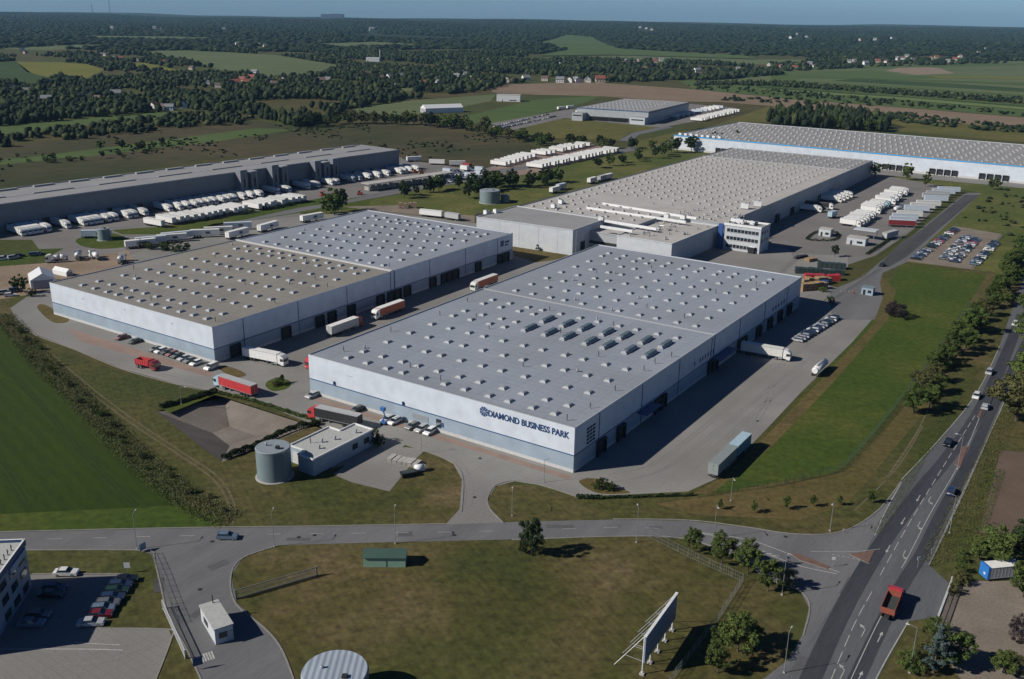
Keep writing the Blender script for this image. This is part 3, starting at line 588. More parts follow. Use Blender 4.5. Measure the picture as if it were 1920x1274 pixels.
# round faceted emblem left of the words
mb = MB()
for j in range(9):      # disc of narrow upright facets with a cut above
    t0, t1 = math.pi * (2 * j + .16) / 9 + .3, math.pi * (2 * j + 1.84) / 9 + .3
    mb.poly([(r_ * math.cos(t_), -.12, r_ * math.sin(t_)) for r_, t_ in ((.12, (t0 + t1) / 2), (1.3, t0), (1.38, (t0 + t1) / 2), (1.3, t1))], M_SIGN)
mb.build('emblem', tA, (front_hit(908, 775, 0)[0] + 88.2, -.02, 9.55))
# small illegible letters on the shaded yard walls: plain strokes of the seen size
mb = MB()
b0 = wall_hit(1302, 682, 0)[0]; b1 = wall_hit(1336, 664, 0)[0]
for k_ in range(8):
    if k_ == 1: continue
    mb.box((0, b0 + (b1 - b0) * k_ / 7, 6.1), (.08, .75, 1.3), M_SIGN)
mb.build('wall_sign', tA, (wA + .12, 0, 0))
mb = MB(); b0 = wall_hit(1449, 578, 0)[0]; b1 = wall_hit(1470, 562, 0)[0]
for k_ in range(5): mb.box((0, b0 + (b1 - b0) * k_ / 4, 6.1), (.08, 1.3, 1.3), M_SIGN)
mb.build('wall_sign', tA, (wA + .12, 0, 0))
mb = MB(); b0 = wall_hit(945, 452, -130)[0]; mb.box((0, b0 - 2, 7.4), (.08, 2.6, 2.6), M_SIGN); mb.box((0, b0 + 1.8, 8.4), (.08, 3.6, 1.0), M_SIGN); mb.box((0, b0 + 1.4, 7.2), (.08, 2.8, .7), M_SIGN)
mb.build('wall_sign', tB, (wB + .12, 0, 0))
# ------------------------------------------------------------------ pale roofed works behind (with office block)
tC = thing('warehouse', 'wide pale roofed works hall behind, with long white roof upstands', 'warehouse', Gp(-164, 190), GA)
def lc(a, b): return (a + 164, b - 190)
def block(t, outline, h, wm, rm, name='wall', z0=0, cop=M_WHITE, par=.35):
    pts = [lc(*p) for p in outline]; w = MB(); w.prism(pts, z0, h, wm, cap=False); o = w.build(name, t)
    r = MB(); r.prism(pts, h - par - .3, h - par, rm, walls=False); ro = r.build('roof', t)
    c = MB(); n = len(pts)
    for k in range(n):
        a, b = Vector((*pts[k], 0)), Vector((*pts[(k + 1) % n], 0)); d = b - a; m = (a + b) / 2; c.box((m.x, m.y, h - par), (d.length, .3, par + .06), wm, rz=math.atan2(d.y, d.x), top=cop)
    c.build('parapet', t); return ro
r_main = block(tC, [(-164, 223.5), (-112, 222), (-94, 222), (-94, 249), (-57.5, 249), (-57.5, 262), (-62, 262), (-60, 464), (-164, 464)], 11.5, W_GREY, R_PALE, cop=M_GALV)
block(tC, [(-164, 464.2), (-60, 464.2), (-60, 520), (-164, 520)], 11.4, W_GREY, R_GREY, cop=M_GALV)
r_dark = block(tC, [(-164, 188), (-111.5, 190.5), (-112, 221.5), (-164, 223)], 12, W_LGREY, R_GREY)
block(tC, [(-112, 207), (-94.2, 207), (-94.2, 221.6), (-112, 221.6)], 8.6, W_GREY, R_PALE)
r_low = block(tC, [(-94, 200.6), (-66.5, 200), (-65, 249), (-94, 249)], 10.2, W_LGREY, R_PALE)
z = 11.15; pl = []
for j in range(27):
    for i in range(14):
        a = -158.5 + i * 7.2 + (.9 if i % 2 else 0); b = 230 + j * 8.7
        if b > 460 or (a > -66) : continue
        if 258 < b < 285 and -150 < a < -84: continue
        if b < 250 and a > -94: continue
        pl.append((a + 164, b - 190, z, 0))
scatter('skylight', SDOME, pl, r_main, 100)
rr = [(a + 164, b - 190, 11.15, rnd.uniform(0, .2)) for a in np.arange(-158, -64, 7.2) for b in np.arange(469, 518, 9)]
merged('roof_vent', SDOME, rr, tC)
for (x0, y0, x1, y1) in ((1100, 390, 1286, 417), (1130, 382, 1306, 410), (1132, 414, 1231, 430), (1126, 425, 1186, 434)):
    a = P(x0, y0, 11.6); b = P(x1, y1, 11.6); a, b = Vector((*lc(*Gi(a)), 0)), Vector((*lc(*Gi(b)), 0)); d = b - a; m = (a + b) / 2
    q = MB(); q.box((m.x, m.y, 11.0), (d.length, .6, 1.2), M_WHITE, rz=math.atan2(d.y, d.x)); q.build('roof_upstand', tC)
for (x, y, me_) in ((1038, 391, HV1), (1052, 383, HV1), (1127, 415, HV1), (1420, 388, HV2), (1396, 392, HV2), (1225, 383, PIPE), (1260, 385, PIPE), (1287, 380, PIPE), (1320, 392, PIPE), (1250, 410, HV1), (1281, 412, HV1), (930, 401, HV1), (912, 403, HV1)):
    p = P(x, y, 11.2); part('air_handler' if me_ is not PIPE else 'roof_vent', me_, tC, (*lc(*Gi(p)), 11.2), rnd.uniform(-.3, .3), (1.0, 1.0, 1.2))
for k in range(34):
    a, b = rnd.uniform(-92, -68), rnd.uniform(203, 246); part('roof_vent', PIPE, r_low, (*lc(a, b), 9.85), 0, (1.2, 1.2, rnd.uniform(.6, 1.3)))
for k in range(26):
    a, b = rnd.uniform(-90, -60), rnd.uniform(252, 275); part('roof_vent', PIPE, r_main, (*lc(a, b), 11.15), 0, (1.3, 1.3, rnd.uniform(.8, 1.9)))
dk = MB()
for k in range(5):
    a, b = rnd.uniform(-88, -70), rnd.uniform(208, 240); x, y = lc(a, b)
    dk.bar((x, y, 10.3), (x + rnd.uniform(1, 4), y + rnd.uniform(-1, 4), 10.3), .16, M_GALV); dk.bar((x, y, 10.3), (x - 2, y + 1.5, 10.3), .16, M_GALV)
dk.build('roof_duct', tC)
for b in (300, 325, 350, 375, 400, 425, 445): door(tC, 164 - 61, b - 190, rad(90), 3.4)
for px in (1079, 1045, 1010, 975, 940): 
    a, zz = front_hit(px, 450, 190); q = MB(); q.box((a + 164, -1.9 + (a + 164) * .048 + (-.06), 0), (.1, .16, 12), M_GALV); q.build('joint_cover', tC)
mb = MB(); mb.box((52.2 + .1, 8, 0), (.16, 9, 5), M_DARK); mb.build('dock_door', tC)
mb = MB(); mb.box((60, 16.9, 3), (16, .12, 1.3), M_DARK); mb.build('window', tC)
# office block in front of the works
tO = thing('office_block', 'white three storey office block with ribbon windows attached to the works hall', 'office building', Gp(-60.5, 246), GA)
w = MB(); w.prism([(0, 0), (18, 0), (18, 12.5), (0, 12.5)], 0, 12.2, W_LGREY, cap=False); w.build('wall', tO)
w = MB(); w.prism([(.1, .1), (17.9, .1), (17.9, 12.4), (.1, 12.4)], 11.3, 11.7, R_GREY, walls=False); ro = w.build('roof', tO)
w = MB(); w.box((9, -.05, 11.7), (18.4, .5, 1.1), M_WHITE); w.box((9, 12.5, 11.7), (18.4, .4, .8), M_WHITE); w.box((18, 6.2, 11.7), (.4, 12.2, .8), W_GREY); w.build('parapet', tO)
for zf in (1.2, 5.0, 8.7):
    for k in range(9):
        q = MB(); q.box((0, 0, 0), (1.45, .12, 1.6), M_GLASS); o = q.build('window', tO, (2.2 + k * 1.75, -.06, zf)); s_ = MB(); s_.box((0, -.1, -.12), (1.6, .14, .12), M_WHITE); s_.build('sill', o)
for zf in (5.0, 8.7):
    for k in range(3): q = MB(); q.box((0, 0, 0), (.12, 1.6, 1.5), M_GLASS); q.build('window', tO, (18.06, 2.6 + k * 3.4, zf))
q = MB(); q.box((-1.5, -.2, 0), (2.2, 1.4, 12.0), plain('royal_blue_panel', (.03, .09, .30), .5)); q.build('stair_tower', tO)
q = MB(); q.box((14.5, -.7, 0), (3, 1.4, 3.0), M_DARK, top=M_WHITE); q.build('porch', tO)
for k in range(14): part('roof_vent', PIPE, ro, (rnd.uniform(-1, 15), rnd.uniform(2, 11), 11.6), 0, (1.4, 1.4, rnd.uniform(.9, 2.2)))
part('air_handler', HV2, ro, (5, 6, 11.7)); part('air_handler', HV1, ro, (11, 8, 11.7)); part('air_handler', HV1, ro, (1, 9, 11.7))
# ------------------------------------------------------------------ long white warehouse with blue trim on the right
d0 = Vector((*Gi(P(1264, 253, 12)), 0)); d1 = Vector((*Gi(P(1920, 312, 12)), 0)); dd = (d1 - d0).normalized(); dn = Vector((-dd.y, dd.x, 0))
org = Gp(d0.x, d0.y); angD = GA + math.atan2(dd.y, dd.x)
tD = thing('warehouse', 'very long white warehouse with bright blue trim and rows of dark docks', 'warehouse', org, angD)
LD, WD = 420, 134
w = MB(); w.prism([(0, 0), (LD, 0), (LD, WD), (0, WD)], 0, 12, W_WHITE, cap=False); w.build('wall', tD)
w = MB(); w.prism([(.1, .1), (LD - .1, .1), (LD - .1, WD - .1), (.1, WD - .1)], 11.3, 11.7, R_GREY, walls=False); rD = w.build('roof', tD)
w = MB(); w.box((LD / 2, -.08, 11.2), (LD + .2, .3, .85), M_BRTRIM); w.box((-.08, WD / 2, 11.2), (.3, WD, .85), M_BRTRIM); w.build('trim', tD)
w = MB(); w.box((LD / 2, -.1, 0), (LD, .26, 1.6), W_PLINTH); w.build('plinth', tD)
pl = [(x + (2 if j % 2 else 0), 6 + j * 7.4, 11.7, 0) for j in range(17) for x in np.arange(6, LD - 4, 8.2)]
scatter('skylight', SDOME, pl, rD, 100)
for g0 in range(40, 410, 33):
    for k in range(4): door(tD, g0 + k * 5.0, -.05, 0, 3.0, 3.6, .6)
for k in range(8): part('air_handler', HV1, rD, (4 + k * 5, 3.5, 11.7))
# ------------------------------------------------------------------ grey depot with the dock row, far centre
tE = thing('warehouse', 'distant grey distribution depot with a dark row of docks along its front', 'warehouse', Gp(-428, 727), GA + rad(15))
q0, q1, q3 = P(1066, 203, 11), P(1212, 209, 11), P(1190, 186, 11)
LE, WE = 80, 138; aE = rad(-27); q1 = P(1216, 210, 12.5); tE.location = (q1.x - LE * math.cos(aE), q1.y - LE * math.sin(aE), 0); tE.rotation_euler = (0, 0, aE)
w = MB(); w.prism([(0, 0), (LE, 0), (LE, WE), (0, WE)], 0, 12.5, W_GREY, cap=False); w.build('wall', tE)
w = MB(); w.prism([(.1, .1), (LE - .1, .1), (LE - .1, WE - .1), (.1, WE - .1)], 11.8, 12.2, R_GREY, walls=False); rE = w.build('roof', tE)
w = MB(); w.box((LE / 2, -.06, 11.7), (LE + .2, .3, .9), W_NAVY); w.box((LE + .06, WE / 2, 10.4), (.3, WE, 2.2), W_DGREY); w.build('trim', tE)
w = MB(); w.box((6, -6, 0), (12, 12, 8), W_GREY, top=R_GREY); w.box((6, -12.05, 5), (10, .1, 1.2), M_GLASS); w.build('annex', tE)
w = MB(); w.box((LE - 8, -5, 0), (16, 10, 7), W_LGREY, top=R_GREY); w.box((LE - 8, -10.05, 4), (13, .1, 1.2), M_GLASS); w.build('annex', tE)
for k in range(22):
    if k == 11: continue
    door(tE, 17 + k * (LE - 38) / 22, -.05, 0, 2.5, 3.4, .6)
scatter('skylight', DOME, [(8 + i * 9, 8 + j * 11, 12.2, 0) for i in range(int(LE / 9) - 1) for j in range(10)], rE, 60)
# ------------------------------------------------------------------ long dark warehouse on the left
f0, f1 = P(0, 383, 14), P(748, 281, 14); fb = P(685, 270, 14); f0.z = f1.z = fb.z = 0
dF = (f1 - f0).normalized(); f0 = f1 - dF * 330; LF = 330; nF = Vector((-dF.y, dF.x, 0)); WF = min(48, abs((fb - f1).dot(nF))); print('F width', WF)
tF = thing('warehouse', 'long dark grey warehouse at the left edge with white trailers docked', 'warehouse', f0, math.atan2(dF.y, dF.x))
w = MB(); w.prism([(0, 0), (LF, 0), (LF, WF), (0, WF)], 0, 14, W_DGREY, cap=False); w.build('wall', tF)
w = MB(); w.prism([(.1, .1), (LF - .1, .1), (LF - .1, WF - .1), (.1, WF - .1)], 13.3, 13.6, R_GREY, walls=False); rF = w.build('roof', tF)
w = MB(); w.box((LF / 2, 0, 13.6), (LF, .4, .5), W_GREY); w.box((LF / 2, WF, 13.6), (LF, .4, .5), W_GREY); w.box((LF / 2, WF * .45, 13.55), (LF, .5, .25), M_WHITE); w.build('parapet', tF)
for k in range(16): q = MB(); q.box((0, 0, 0), (11, 1.6, .9), M_CURB); q.build('rooflight', rF, (16 + k * 20, WF - 3, 13.6))
for k in range(9): q = MB(); q.box((0, 0, 0), (22, .8, .5), M_CURB); q.build('rooflight', rF, (20 + k * 36, WF * .45, 13.65))
def tower(px, n, top=15.5):
    u = (P(px, 345, 7) - f0).dot(dF)
    for k in range(n):
        q = MB(); q.box((0, 0, 0), (5.0, 5.5, top - 1.5 * (k % 2)), W_DGREY, top=W_GREY); q.box((0, -2.8, 5), (1.2, .12, 5), M_DARK); q.bar((1.2, -2.9, 0), (1.2, -2.9, top), .12, M_GALV); q.build('stair_tower', tF, (u + k * 7.5, -2.9, 0))
tower(452, 2); tower(560, 2, 16); tower(715, 3, 15)
for k in range(18): q = MB(); q.box((0, 0, 0), (3, .3, 3.6), M_DARK); q.build('dock_door', tF, (LF - 8 - k * 17.5, -.2, .6))
# ------------------------------------------------------------------ small buildings and structures
def tank(px, py, r, h, label, wall, roofm, stripes=False, ladder=True):
    c = P(px, py, h if stripes else 0); c.z = 0; t = thing('storage_tank', label, 'tank', c)
    m = MB(); m.cyl((0, 0, 0), r, h, wall, 40, cap=False); sh = m.build('wall', t)
    m = MB()
    for z in (.15, h - .25): m.cyl((0, 0, z), r + .04, .14, M_GALV, 40, cap=False)
    m.build('ring', t)
    m = MB(); m.cyl((0, 0, h), r + .08, .18 if not stripes else .5, roofm, 40, r2=r * .97, top=roofm); m.build('roof', t)
    m = MB(); m.box((r * .35, -r * .3, h + .35), (.9, .9, .5), M_BLK); m.cyl((-r * .4, r * .1, h + .3), .25, .7, M_GALV, 8); m.build('hatch', t)
    m = MB(); m.cyl((0, 0, 0), r + .5, .15, M_CONC, 40); m.build('footing', t)
    if ladder:
        m = MB(); m.bar((r + .25, -.25, 0), (r + .25, -.25, h + .9), .04, M_GALV); m.bar((r + .25, .25, 0), (r + .25, .25, h + .9), .04, M_GALV)
        for z in np.arange(.3, h, .4): m.bar((r + .25, -.25, z), (r + .25, .25, z), .02, M_GALV, 4)
        lo = m.build('ladder', t); lo.rotation_euler = (0, 0, rad(-40))
    return t
tank(515.5, 893, 4.05, 7.6, 'teal grey steel water tank beside the small flat roofed pump house', M_TEAL, M_TANKROOF)
tank(628, 1262, 5.3, 5.4, 'round tank with a striped pale blue roof at the bottom edge', M_TEAL, M_TANKSTRIPE, stripes=True)
tank(918.5, 380, 6.0, 7.2, 'wide grey water tank on the lawn behind the left warehouse', M_TEAL, M_TANKROOF)
tank(947, 378, 2.6, 3.6, 'short blue grey tank right beside the wide tank on the lawn', M_TEAL, M_TANKROOF, ladder=False)
tank(196, 450, 2.9, 5.4, 'slim green tank on the grass island in the freight yard', M_TEAL, M_TANKROOF)
# pump house
t = thing('pump_house', 'small pale blue flat roofed building between the basin and tank', 'building', Gp(-60, -35), GA)
ol = [(0, 0), (2.8, 0), (2.8, -2.2), (10.3, -2.2), (10.3, 18.8), (4, 18.8), (4, 13.5), (0, 13.5)]
ol = [(0, 0), (5.2, 0), (5.2, -2.4), (10.3, -2.4), (10.3, 18.8), (4, 18.8), (4, 13.5), (0, 13.5)]
m = MB(); m.prism(ol, 0, 4.5, W_BLUE, cap=False); m.build('wall', t)
m = MB(); m.prism(ol, 4.0, 4.25, plain('pale_flat_roof', (.40, .41, .40), .9), walls=False); ro = m.build('roof', t)
m = MB(); n = len(ol)
for k in range(n):
    a, b = Vector((*ol[k], 0)), Vector((*ol[(k + 1) % n], 0)); d = b - a; c = (a + b) / 2; m.box((c.x, c.y, 4.2), (d.length, .3, .4), M_WHITE, rz=math.atan2(d.y, d.x))
m.build('parapet', t)
for k in range(2): q = MB(); q.box((0, 0, 0), (.1, 1.8, 1.5), M_GLASS); q.build('window', t, (10.36, 12 + k * 4.2, 1.6))
q = MB(); q.box((0, 0, 0), (3.4, .1, 3.2), W_PLINTH); q.build('door', t, (2.6, -.06, 0))
for p in ((7, 3), (6.5, 9), (8, 15), (5, 6)): part('roof_vent', PIPE, ro, (*p, 4.25))
part('lightning_rod', MAST, ro, (3, 4, 4.25))
# gatehouse on the left drive
gp = [P(375, 1135, 3.1), P(402, 1180, 3.1), P(433, 1172, 3.1), P(411, 1130, 3.1)]
gb = (gp[0] + gp[1] + gp[2] + gp[3]) / 4; gd = gp[1] - gp[0]; ga = math.atan2(gd.y, gd.x)
t = thing('gatehouse', 'white flat roofed gatehouse cabin on the left entrance drive', 'gatehouse', (gb.x, gb.y, 0), ga)
LG, WG = gd.length, 3.2
m = MB(); m.box((0, 0, 0), (LG, WG, 3.1), W_LGREY); m.build('wall', t)
m = MB(); m.box((0, 0, 3.1), (LG + .3, WG + .3, .22), plain('pale_flat_roof', (.4, .41, .4), .9)); m.build('roof', t)
m = MB(); m.box((LG / 2 + .05, -.2, 1.1), (.1, 1.4, 1.1), M_GLASS); m.build('window', t)
m = MB(); m.box((-1, -WG / 2 - .05, 1.1), (2.2, .1, 1.1), M_GLASS); m.build('window', t)
m = MB(); m.box((LG / 2 + .05, 1.0, 0), (.1, .95, 2.1), W_BLUE); m.build('door', t)
part('lightning_rod', MAST, t, (-LG / 2 + .5, .6, 3.3))
# green shed
c = P(721, 1064); t = thing('shed', 'pale green metal shed with dark pitched roof on the lawn', 'shed', c, rad(1))
m = MB(); m.box((0, 1.6, 0), (8.4, 3.2, 2.2), striped('pale_green_sheet', (.20, .33, .25), (.27, .42, .32), 3, 'X')); m.build('wall', t)
m = MB(); m.extr([(-.3, 2.15), (1.6, 3.0), (1.6, 3.08), (-.3, 2.25)], -4.35, 4.35, striped('dark_green_roof', (.035, .075, .06), (.06, .11, .09), 3, 'Y'))
m.extr([(1.6, 3.0), (3.5, 2.15), (3.5, 2.25), (1.6, 3.08)], -4.35, 4.35, MATS['dark_green_roof']); ro = m.build('roof', t); ro.rotation_euler = (0, 0, rad(90)); ro.location = (0, 0, 0)
m = MB(); m.box((.4, -.03, .05), (.07, .06, 2.05), M_BLK); m.build('door_seam', t)
# billboard on struts seen from behind
b0, b1 = P(1206.8, 1266), P(1262.5, 1184); d = (b1 - b0); L = d.length; ang = math.atan2(d.y, d.x)
t = thing('billboard', 'large roadside billboard with blue grey face on slanting white struts', 'billboard', b0, ang)
m = MB(); m.box((L / 2, 0, 2.6), (L + .6, .22, 5.2), striped('billboard_sheet', (.15, .19, .27), (.20, .25, .34), 1.6, 'X')); m.build('panel', t)
m = MB(); m.box((L / 2, 0, 7.8), (L + .8, .5, .18), M_WHITE); m.build('frame', t)
for k in range(5):
    x = L * k / 4; q = MB(); q.bar((x, .3, 0), (x, .3, 7.6), .10, M_WHITE, 6); q.build('post', t)
    q = MB(); q.bar((x, .4, 7.4), (x, 5.4, 0), .06, M_WHITE if k == 0 else M_GALV, 6); q.bar((x, .3, 2.6), (x, 3.5, 2.7), .04, M_GALV, 5); q.bar((x, .3, 5.0), (x, 1.9, 5.0), .04, M_GALV, 5); q.build('brace', t)
    q = MB(); q.box((0, 0, 0), (.8, .8, .3), M_CONC); q.build('footing', t, (x, .3, 0))
# office building, bottom left
oc = P(55, 1168); o_w = P(47, 1019, 10.4)
t = thing('office_building', 'grey blue office building cut off by the left edge', 'office building', (-89.8, 141.0, 0), rad(0))
cfront = P(2, 1192); cback = P(57, 1108)
dv = (cback - cfront); angO = math.atan2(dv.y, dv.x); LO = dv.length + 1
t.location = cfront - dv.normalized() * 6; t.rotation_euler = (0, 0, angO); LO += 6
m = MB(); m.prism([(0, 0), (LO, 0), (LO, 16), (0, 16)], 0, 10.4, striped('slate_cladding', (.20, .25, .32), (.25, .30, .37), 1.0, 'X'), cap=False); m.build('wall', t)
m = MB(); m.prism([(.1, .1), (LO - .1, .1), (LO - .1, 15.9), (.1, 15.9)], 9.7, 10.0, plain('pale_flat_roof', (.4, .41, .4), .9), walls=False); ro = m.build('roof', t)
m = MB(); m.box((LO / 2, 0, 9.3), (LO + .3, .35, 1.3), W_NAVY, top=M_WHITE); m.box((LO, 8, 9.3), (.35, 16, 1.3), W_NAVY, top=M_WHITE); m.build('parapet', t)
for z in (1.0, 4.1, 7.0):
    for k in range(3): q = MB(); q.box((0, 0, 0), (2.6, .1, 1.5), M_GLASS); q.build('window', t, (LO - 2.6 - k * 4.2, -.06, z))
q = MB(); q.box((LO - 4.5, -.25, 8.0), (7, .3, 1.2), plain('pale_sign_panel', (.30, .38, .48), .5)); q.build('sign_board', t)
for k in range(5): part('lightning_rod', MAST, ro, (LO - 3 - k * 1.6, 1.2, 10), 0, (1, 1, .7))
# tents and yard cabins
def tent(px, py, l, w, h, rz, label, cat='tent', nm='storage_tent'):
    t = thing(nm, label, cat, P(px, py), rz); m = MB()
    m.extr([(-w / 2, 0), (w / 2, 0), (w / 2, h * .6), (0, h), (-w / 2, h * .6)], -l / 2, l / 2, M_WHITE); m.build('canopy', t)
    m = MB(); m.box((0, -l / 2 - .05, 0), (w * .8, .1, h * .55), plain('tent_gable', (.32, .29, .34), .7)); m.build('gable', t); return t
tent(80, 534, 12, 9, 6, rad(30), 'white gabled storage tent beside the corner of the left warehouse')
tent(118, 515, 9, 3, 3, rad(60), 'long low white tent behind the gabled storage tent')
tent(829, 211, 46, 14, 9, rad(-62), 'distant white hall tents on the green field', nm='hall_tent'); tent(812, 210, 12, 10, 7, rad(-50), 'smaller white tent left of the distant hall tents', nm='hall_tent')
def cabin(px, py, l, w, h, rz, label, m_=None, nm='site_cabin', cat='cabin', roof=None):
    t = thing(nm, label, cat, P(px, py), rz); m = MB(); m.box((0, 0, 0), (l, w, h), m_ or W_LGREY); m.build('wall', t)
    m = MB(); m.box((0, 0, h), (l + .3, w + .3, .2), roof or R_PALE); m.build('roof', t)
    m = MB(); m.box((l * .2, -w / 2 - .04, 1), (l * .3, .08, 1.1), M_GLASS); m.build('window', t); m = MB(); m.box((-l * .25, -w / 2 - .04, 0), (.9, .08, 2.1), M_DARK); m.build('door', t); return t
cabin(954, 190, 30, 14, 8, rad(-5), 'distant long white hall on the green strip', M_WHITE, 'hall', 'building')
cabin(1607, 458, 9, 6, 3.4, GA, 'guard cabin with overhanging roof at the works gate')
cabin(1548, 442, 6, 5, 3.6, GA, 'pale cabin standing in the small hedged green by the works gate')
cabin(1627, 552, 4.5, 3.5, 3.0, GA, 'blue grey guard booth in the middle of the access road', W_BLUE, 'guard_booth', 'booth', M_TEAL)
q = MB(); q.box((0, 0, 0), (3.2, 1.0, 2.2), plain('royal_blue_panel', (.03, .09, .3), .5)); tag(q.build('portable_screen', None, P(1545, 535)), 'narrow white board standing at the end of the timber stacks', 'board')
tcan = thing('gate_canopy', 'flat canopy roof on posts over the works gate lanes', 'canopy', P(1622, 448), GA); m = MB(); m.box((0, 0, 4.6), (11, 7, .4), W_LGREY); m.build('roof', tcan)
for sx in (-4.8, 4.8):
    for sy in (-3, 3): m = MB(); m.bar((sx, sy, 0), (sx, sy, 4.6), .15, M_GALV); m.build('post', tcan)
# bicycle-style long open shelter in the freight yard
s0, s1 = P(690, 360), P(850, 336); d = s1 - s0; t = thing('truck_shelter', 'long open shelter with pale roof between freight yard and road', 'shelter', s0, math.atan2(d.y, d.x)); L = d.length
m = MB(); m.box((L / 2, 3, 4.4), (L, 8, .3), R_PALE); m.build('roof', t)
for k in range(16):
    m = MB(); m.bar((L * k / 15, -.6, 0), (L * k / 15, -.6, 4.4), .14, M_GALV); m.build('post', t); m = MB(); m.bar((L * k / 15, 6.6, 0), (L * k / 15, 6.6, 4.4), .14, M_GALV); m.build('post', t)
m = MB(); 
for k in range(15): m.box((L * (k + .5) / 15, 3, .3), (1.9, 5, rnd.uniform(1.8, 3)), plain('crate_grey', (.35, .36, .33), .7))
q = m.build('stored_crates', None, s0); q.rotation_euler = (0, 0, math.atan2(d.y, d.x)); tag(q, 'row of pale crates stored under the long shelter', 'crates')
# timber and container stacks behind the front warehouse
def stack(p0, p1, h, w, m_, nm, label, cat, n=8):
    a, b = P(*p0), P(*p1); d = b - a; L = d.length; t = thing(nm, label, cat, a, math.atan2(d.y, d.x))
    for k in range(n):
        m = MB(); hh = h * rnd.uniform(.75, 1.05); m.box((0, 0, 0), (L / n * .9, w, hh), m_); 
        for j in range(3): m.box((0, 0, hh * (j + .5) / 3), (L / n * .93, w + .06, .08), M_BLK)
        m.build('bale', t, (L * (k + .5) / n, 0, 0))
M_TIMB = noise_mat('sawn_timber', [(.3, (.22, .15, .08)), (.7, (.36, .26, .15))], .9, fine=4, fine_amt=.3)
M_REDP = plain('red_paint', (.42, .03, .04), .45); M_DKG = plain('dark_green_paint', (.03, .05, .05), .5)
stack((1500, 546), (1548, 541), 3.2, 3, M_TIMB, 'timber_stack', 'nearest timber stack beside the shaded warehouse corner', 'timber stack', 5)
stack((1502, 536), (1556, 531), 3.2, 3, M_TIMB, 'timber_stack', 'timber stack in front of the red crates', 'timber stack', 6)
stack((1508, 525), (1574, 526), 2.6, 3, M_REDP, 'crate_row', 'row of red crates beside the timber stacks', 'crates', 9)
stack((1490, 512), (1582, 516), 2.6, 3, M_DKG, 'crate_row', 'row of dark green crates behind the red crates', 'crates', 11)
stack((1532, 501), (1586, 505), 2.6, 3, M_DKG, 'crate_row', 'short dark crate row behind the long dark green one', 'crates', 6)
stack((1490, 486), (1512, 482), 1.2, 2, M_BLK, 'tyre_pile', 'low black pile near the fence of the works yard', 'pile', 4)
stack((1512, 491), (1528, 488), 1.6, 3, M_TIMB, 'timber_stack', 'small heap of pale timber near the works yard fence', 'timber stack', 3)
# pipes and slabs on the paved pad
def small(px, py, label, cat, nm, fn, rz=0):
    t = MB(); fn(t); o = t.build(nm, None, P(px, py)); o.rotation_euler = (0, 0, rz); return tag(o, label, cat)
stack((731, 862), (786, 874), 1.1, 3.0, M_CONC, 'slab_stack', 'row of pale concrete slabs on the paved pad', 'slabs', 6)
small(785, 884, 'white wrapped bundle on the paved pad by the slabs', 'bundle', 'wrapped_bundle', lambda m: (m.cyl((-1, 0, .9), .9, 2.4, M_WHITE, 14, axis='X'), m.cyl((1.4, 0, .9), .9, .3, M_WHITE, 14, r2=.5, axis='X')), rad(20))
small(766, 893, 'dark tipped skip container on the paved pad', 'skip', 'skip', lambda m: (m.box((0, 0, .1), (3.4, 1.8, 1.1), M_BLK, taper=(1.15, 1.05)), m.box((0, 0, 1.2), (3.2, 1.5, .05), M_DKG)), rad(25))
small(720, 796, 'small blue lift machine parked at the front wall', 'lift machine', 'lift_machine', lambda m: (m.box((0, 0, .3), (1.6, 1, .7), plain('machine_blue', (.04, .14, .38), .4)), m.bar((-.5, 0, .9), (.4, 0, 2.6), .22, MATS['machine_blue']), m.bar((.4, 0, 2.6), (-.3, 0, 4.2), .2, MATS['machine_blue']), m.box((-.2, 0, 4.0), (1.3, .9, 1.0), MATS['machine_blue']), m.cyl((-.5, -.6, .3), .3, 1.2, M_BLK, 10, axis='Y'), m.cyl((.5, -.6, .3), .3, 1.2, M_BLK, 10, axis='Y')), GA)
# masts and far landmarks
for (px, h, lab) in ((207, 150, 'tall thin dark mast on the far skyline'), (174, 95, 'fainter slender mast left of the tall one on the skyline')):
    p = PT(px, 30); t = thing('radio_mast', lab, 'mast', p); m = MB(); m.bar((0, 0, 0), (0, 0, h), 3.4, plain('mast_grey', (.12, .11, .13), .6), 4, r2=1.6); m.build('pole', t)
    m = MB(); m.box((0, 0, h * .6), (6, 6, 3), M_GALV); m.build('platform', t)
p = PT(624, 36); q = MB(); q.box((0, 0, -5), (210, 60, 48), plain('hazy_block', (.10, .14, .19), .8)); q.box((40, 0, 43), (100, 50, 4), MATS['hazy_block']); tag(q.build('tower_block', None, p), 'wide dark block standing alone on the far skyline', 'building')
p = PT(713, 116); q = MB(); q.cyl((0, 0, 0), 1.6, 26, M_CURB, 10, r2=.9); q.box((-16, 0, 0), (30, 14, 9), M_WHITE); tag(q.build('chimney_works', None, p), 'small white works with a thin chimney among the woods', 'building')
for k_, (x_, y_) in enumerate(((751, 391), (760, 391), (769, 390), (778, 390))): stack((x_ - 3, y_), (x_ + 3, y_), 3.2, 2.2, plain('brick_pallet', (.40, .27, .22), .8), 'pallet_stack', f'{ORD[k_]} brick pallet stack from the left behind the left warehouse', 'pallets', 2)
small(905, 408, 'dark pipe bundle lying on the gravel behind the left warehouse', 'pipes', 'pipe_bundle', lambda m: [m.cyl((-5, q_ * 1.0, .5 + .8 * (q_ % 2)), .5, 10, M_BLK, 8, axis='X') for q_ in range(4)], GA)
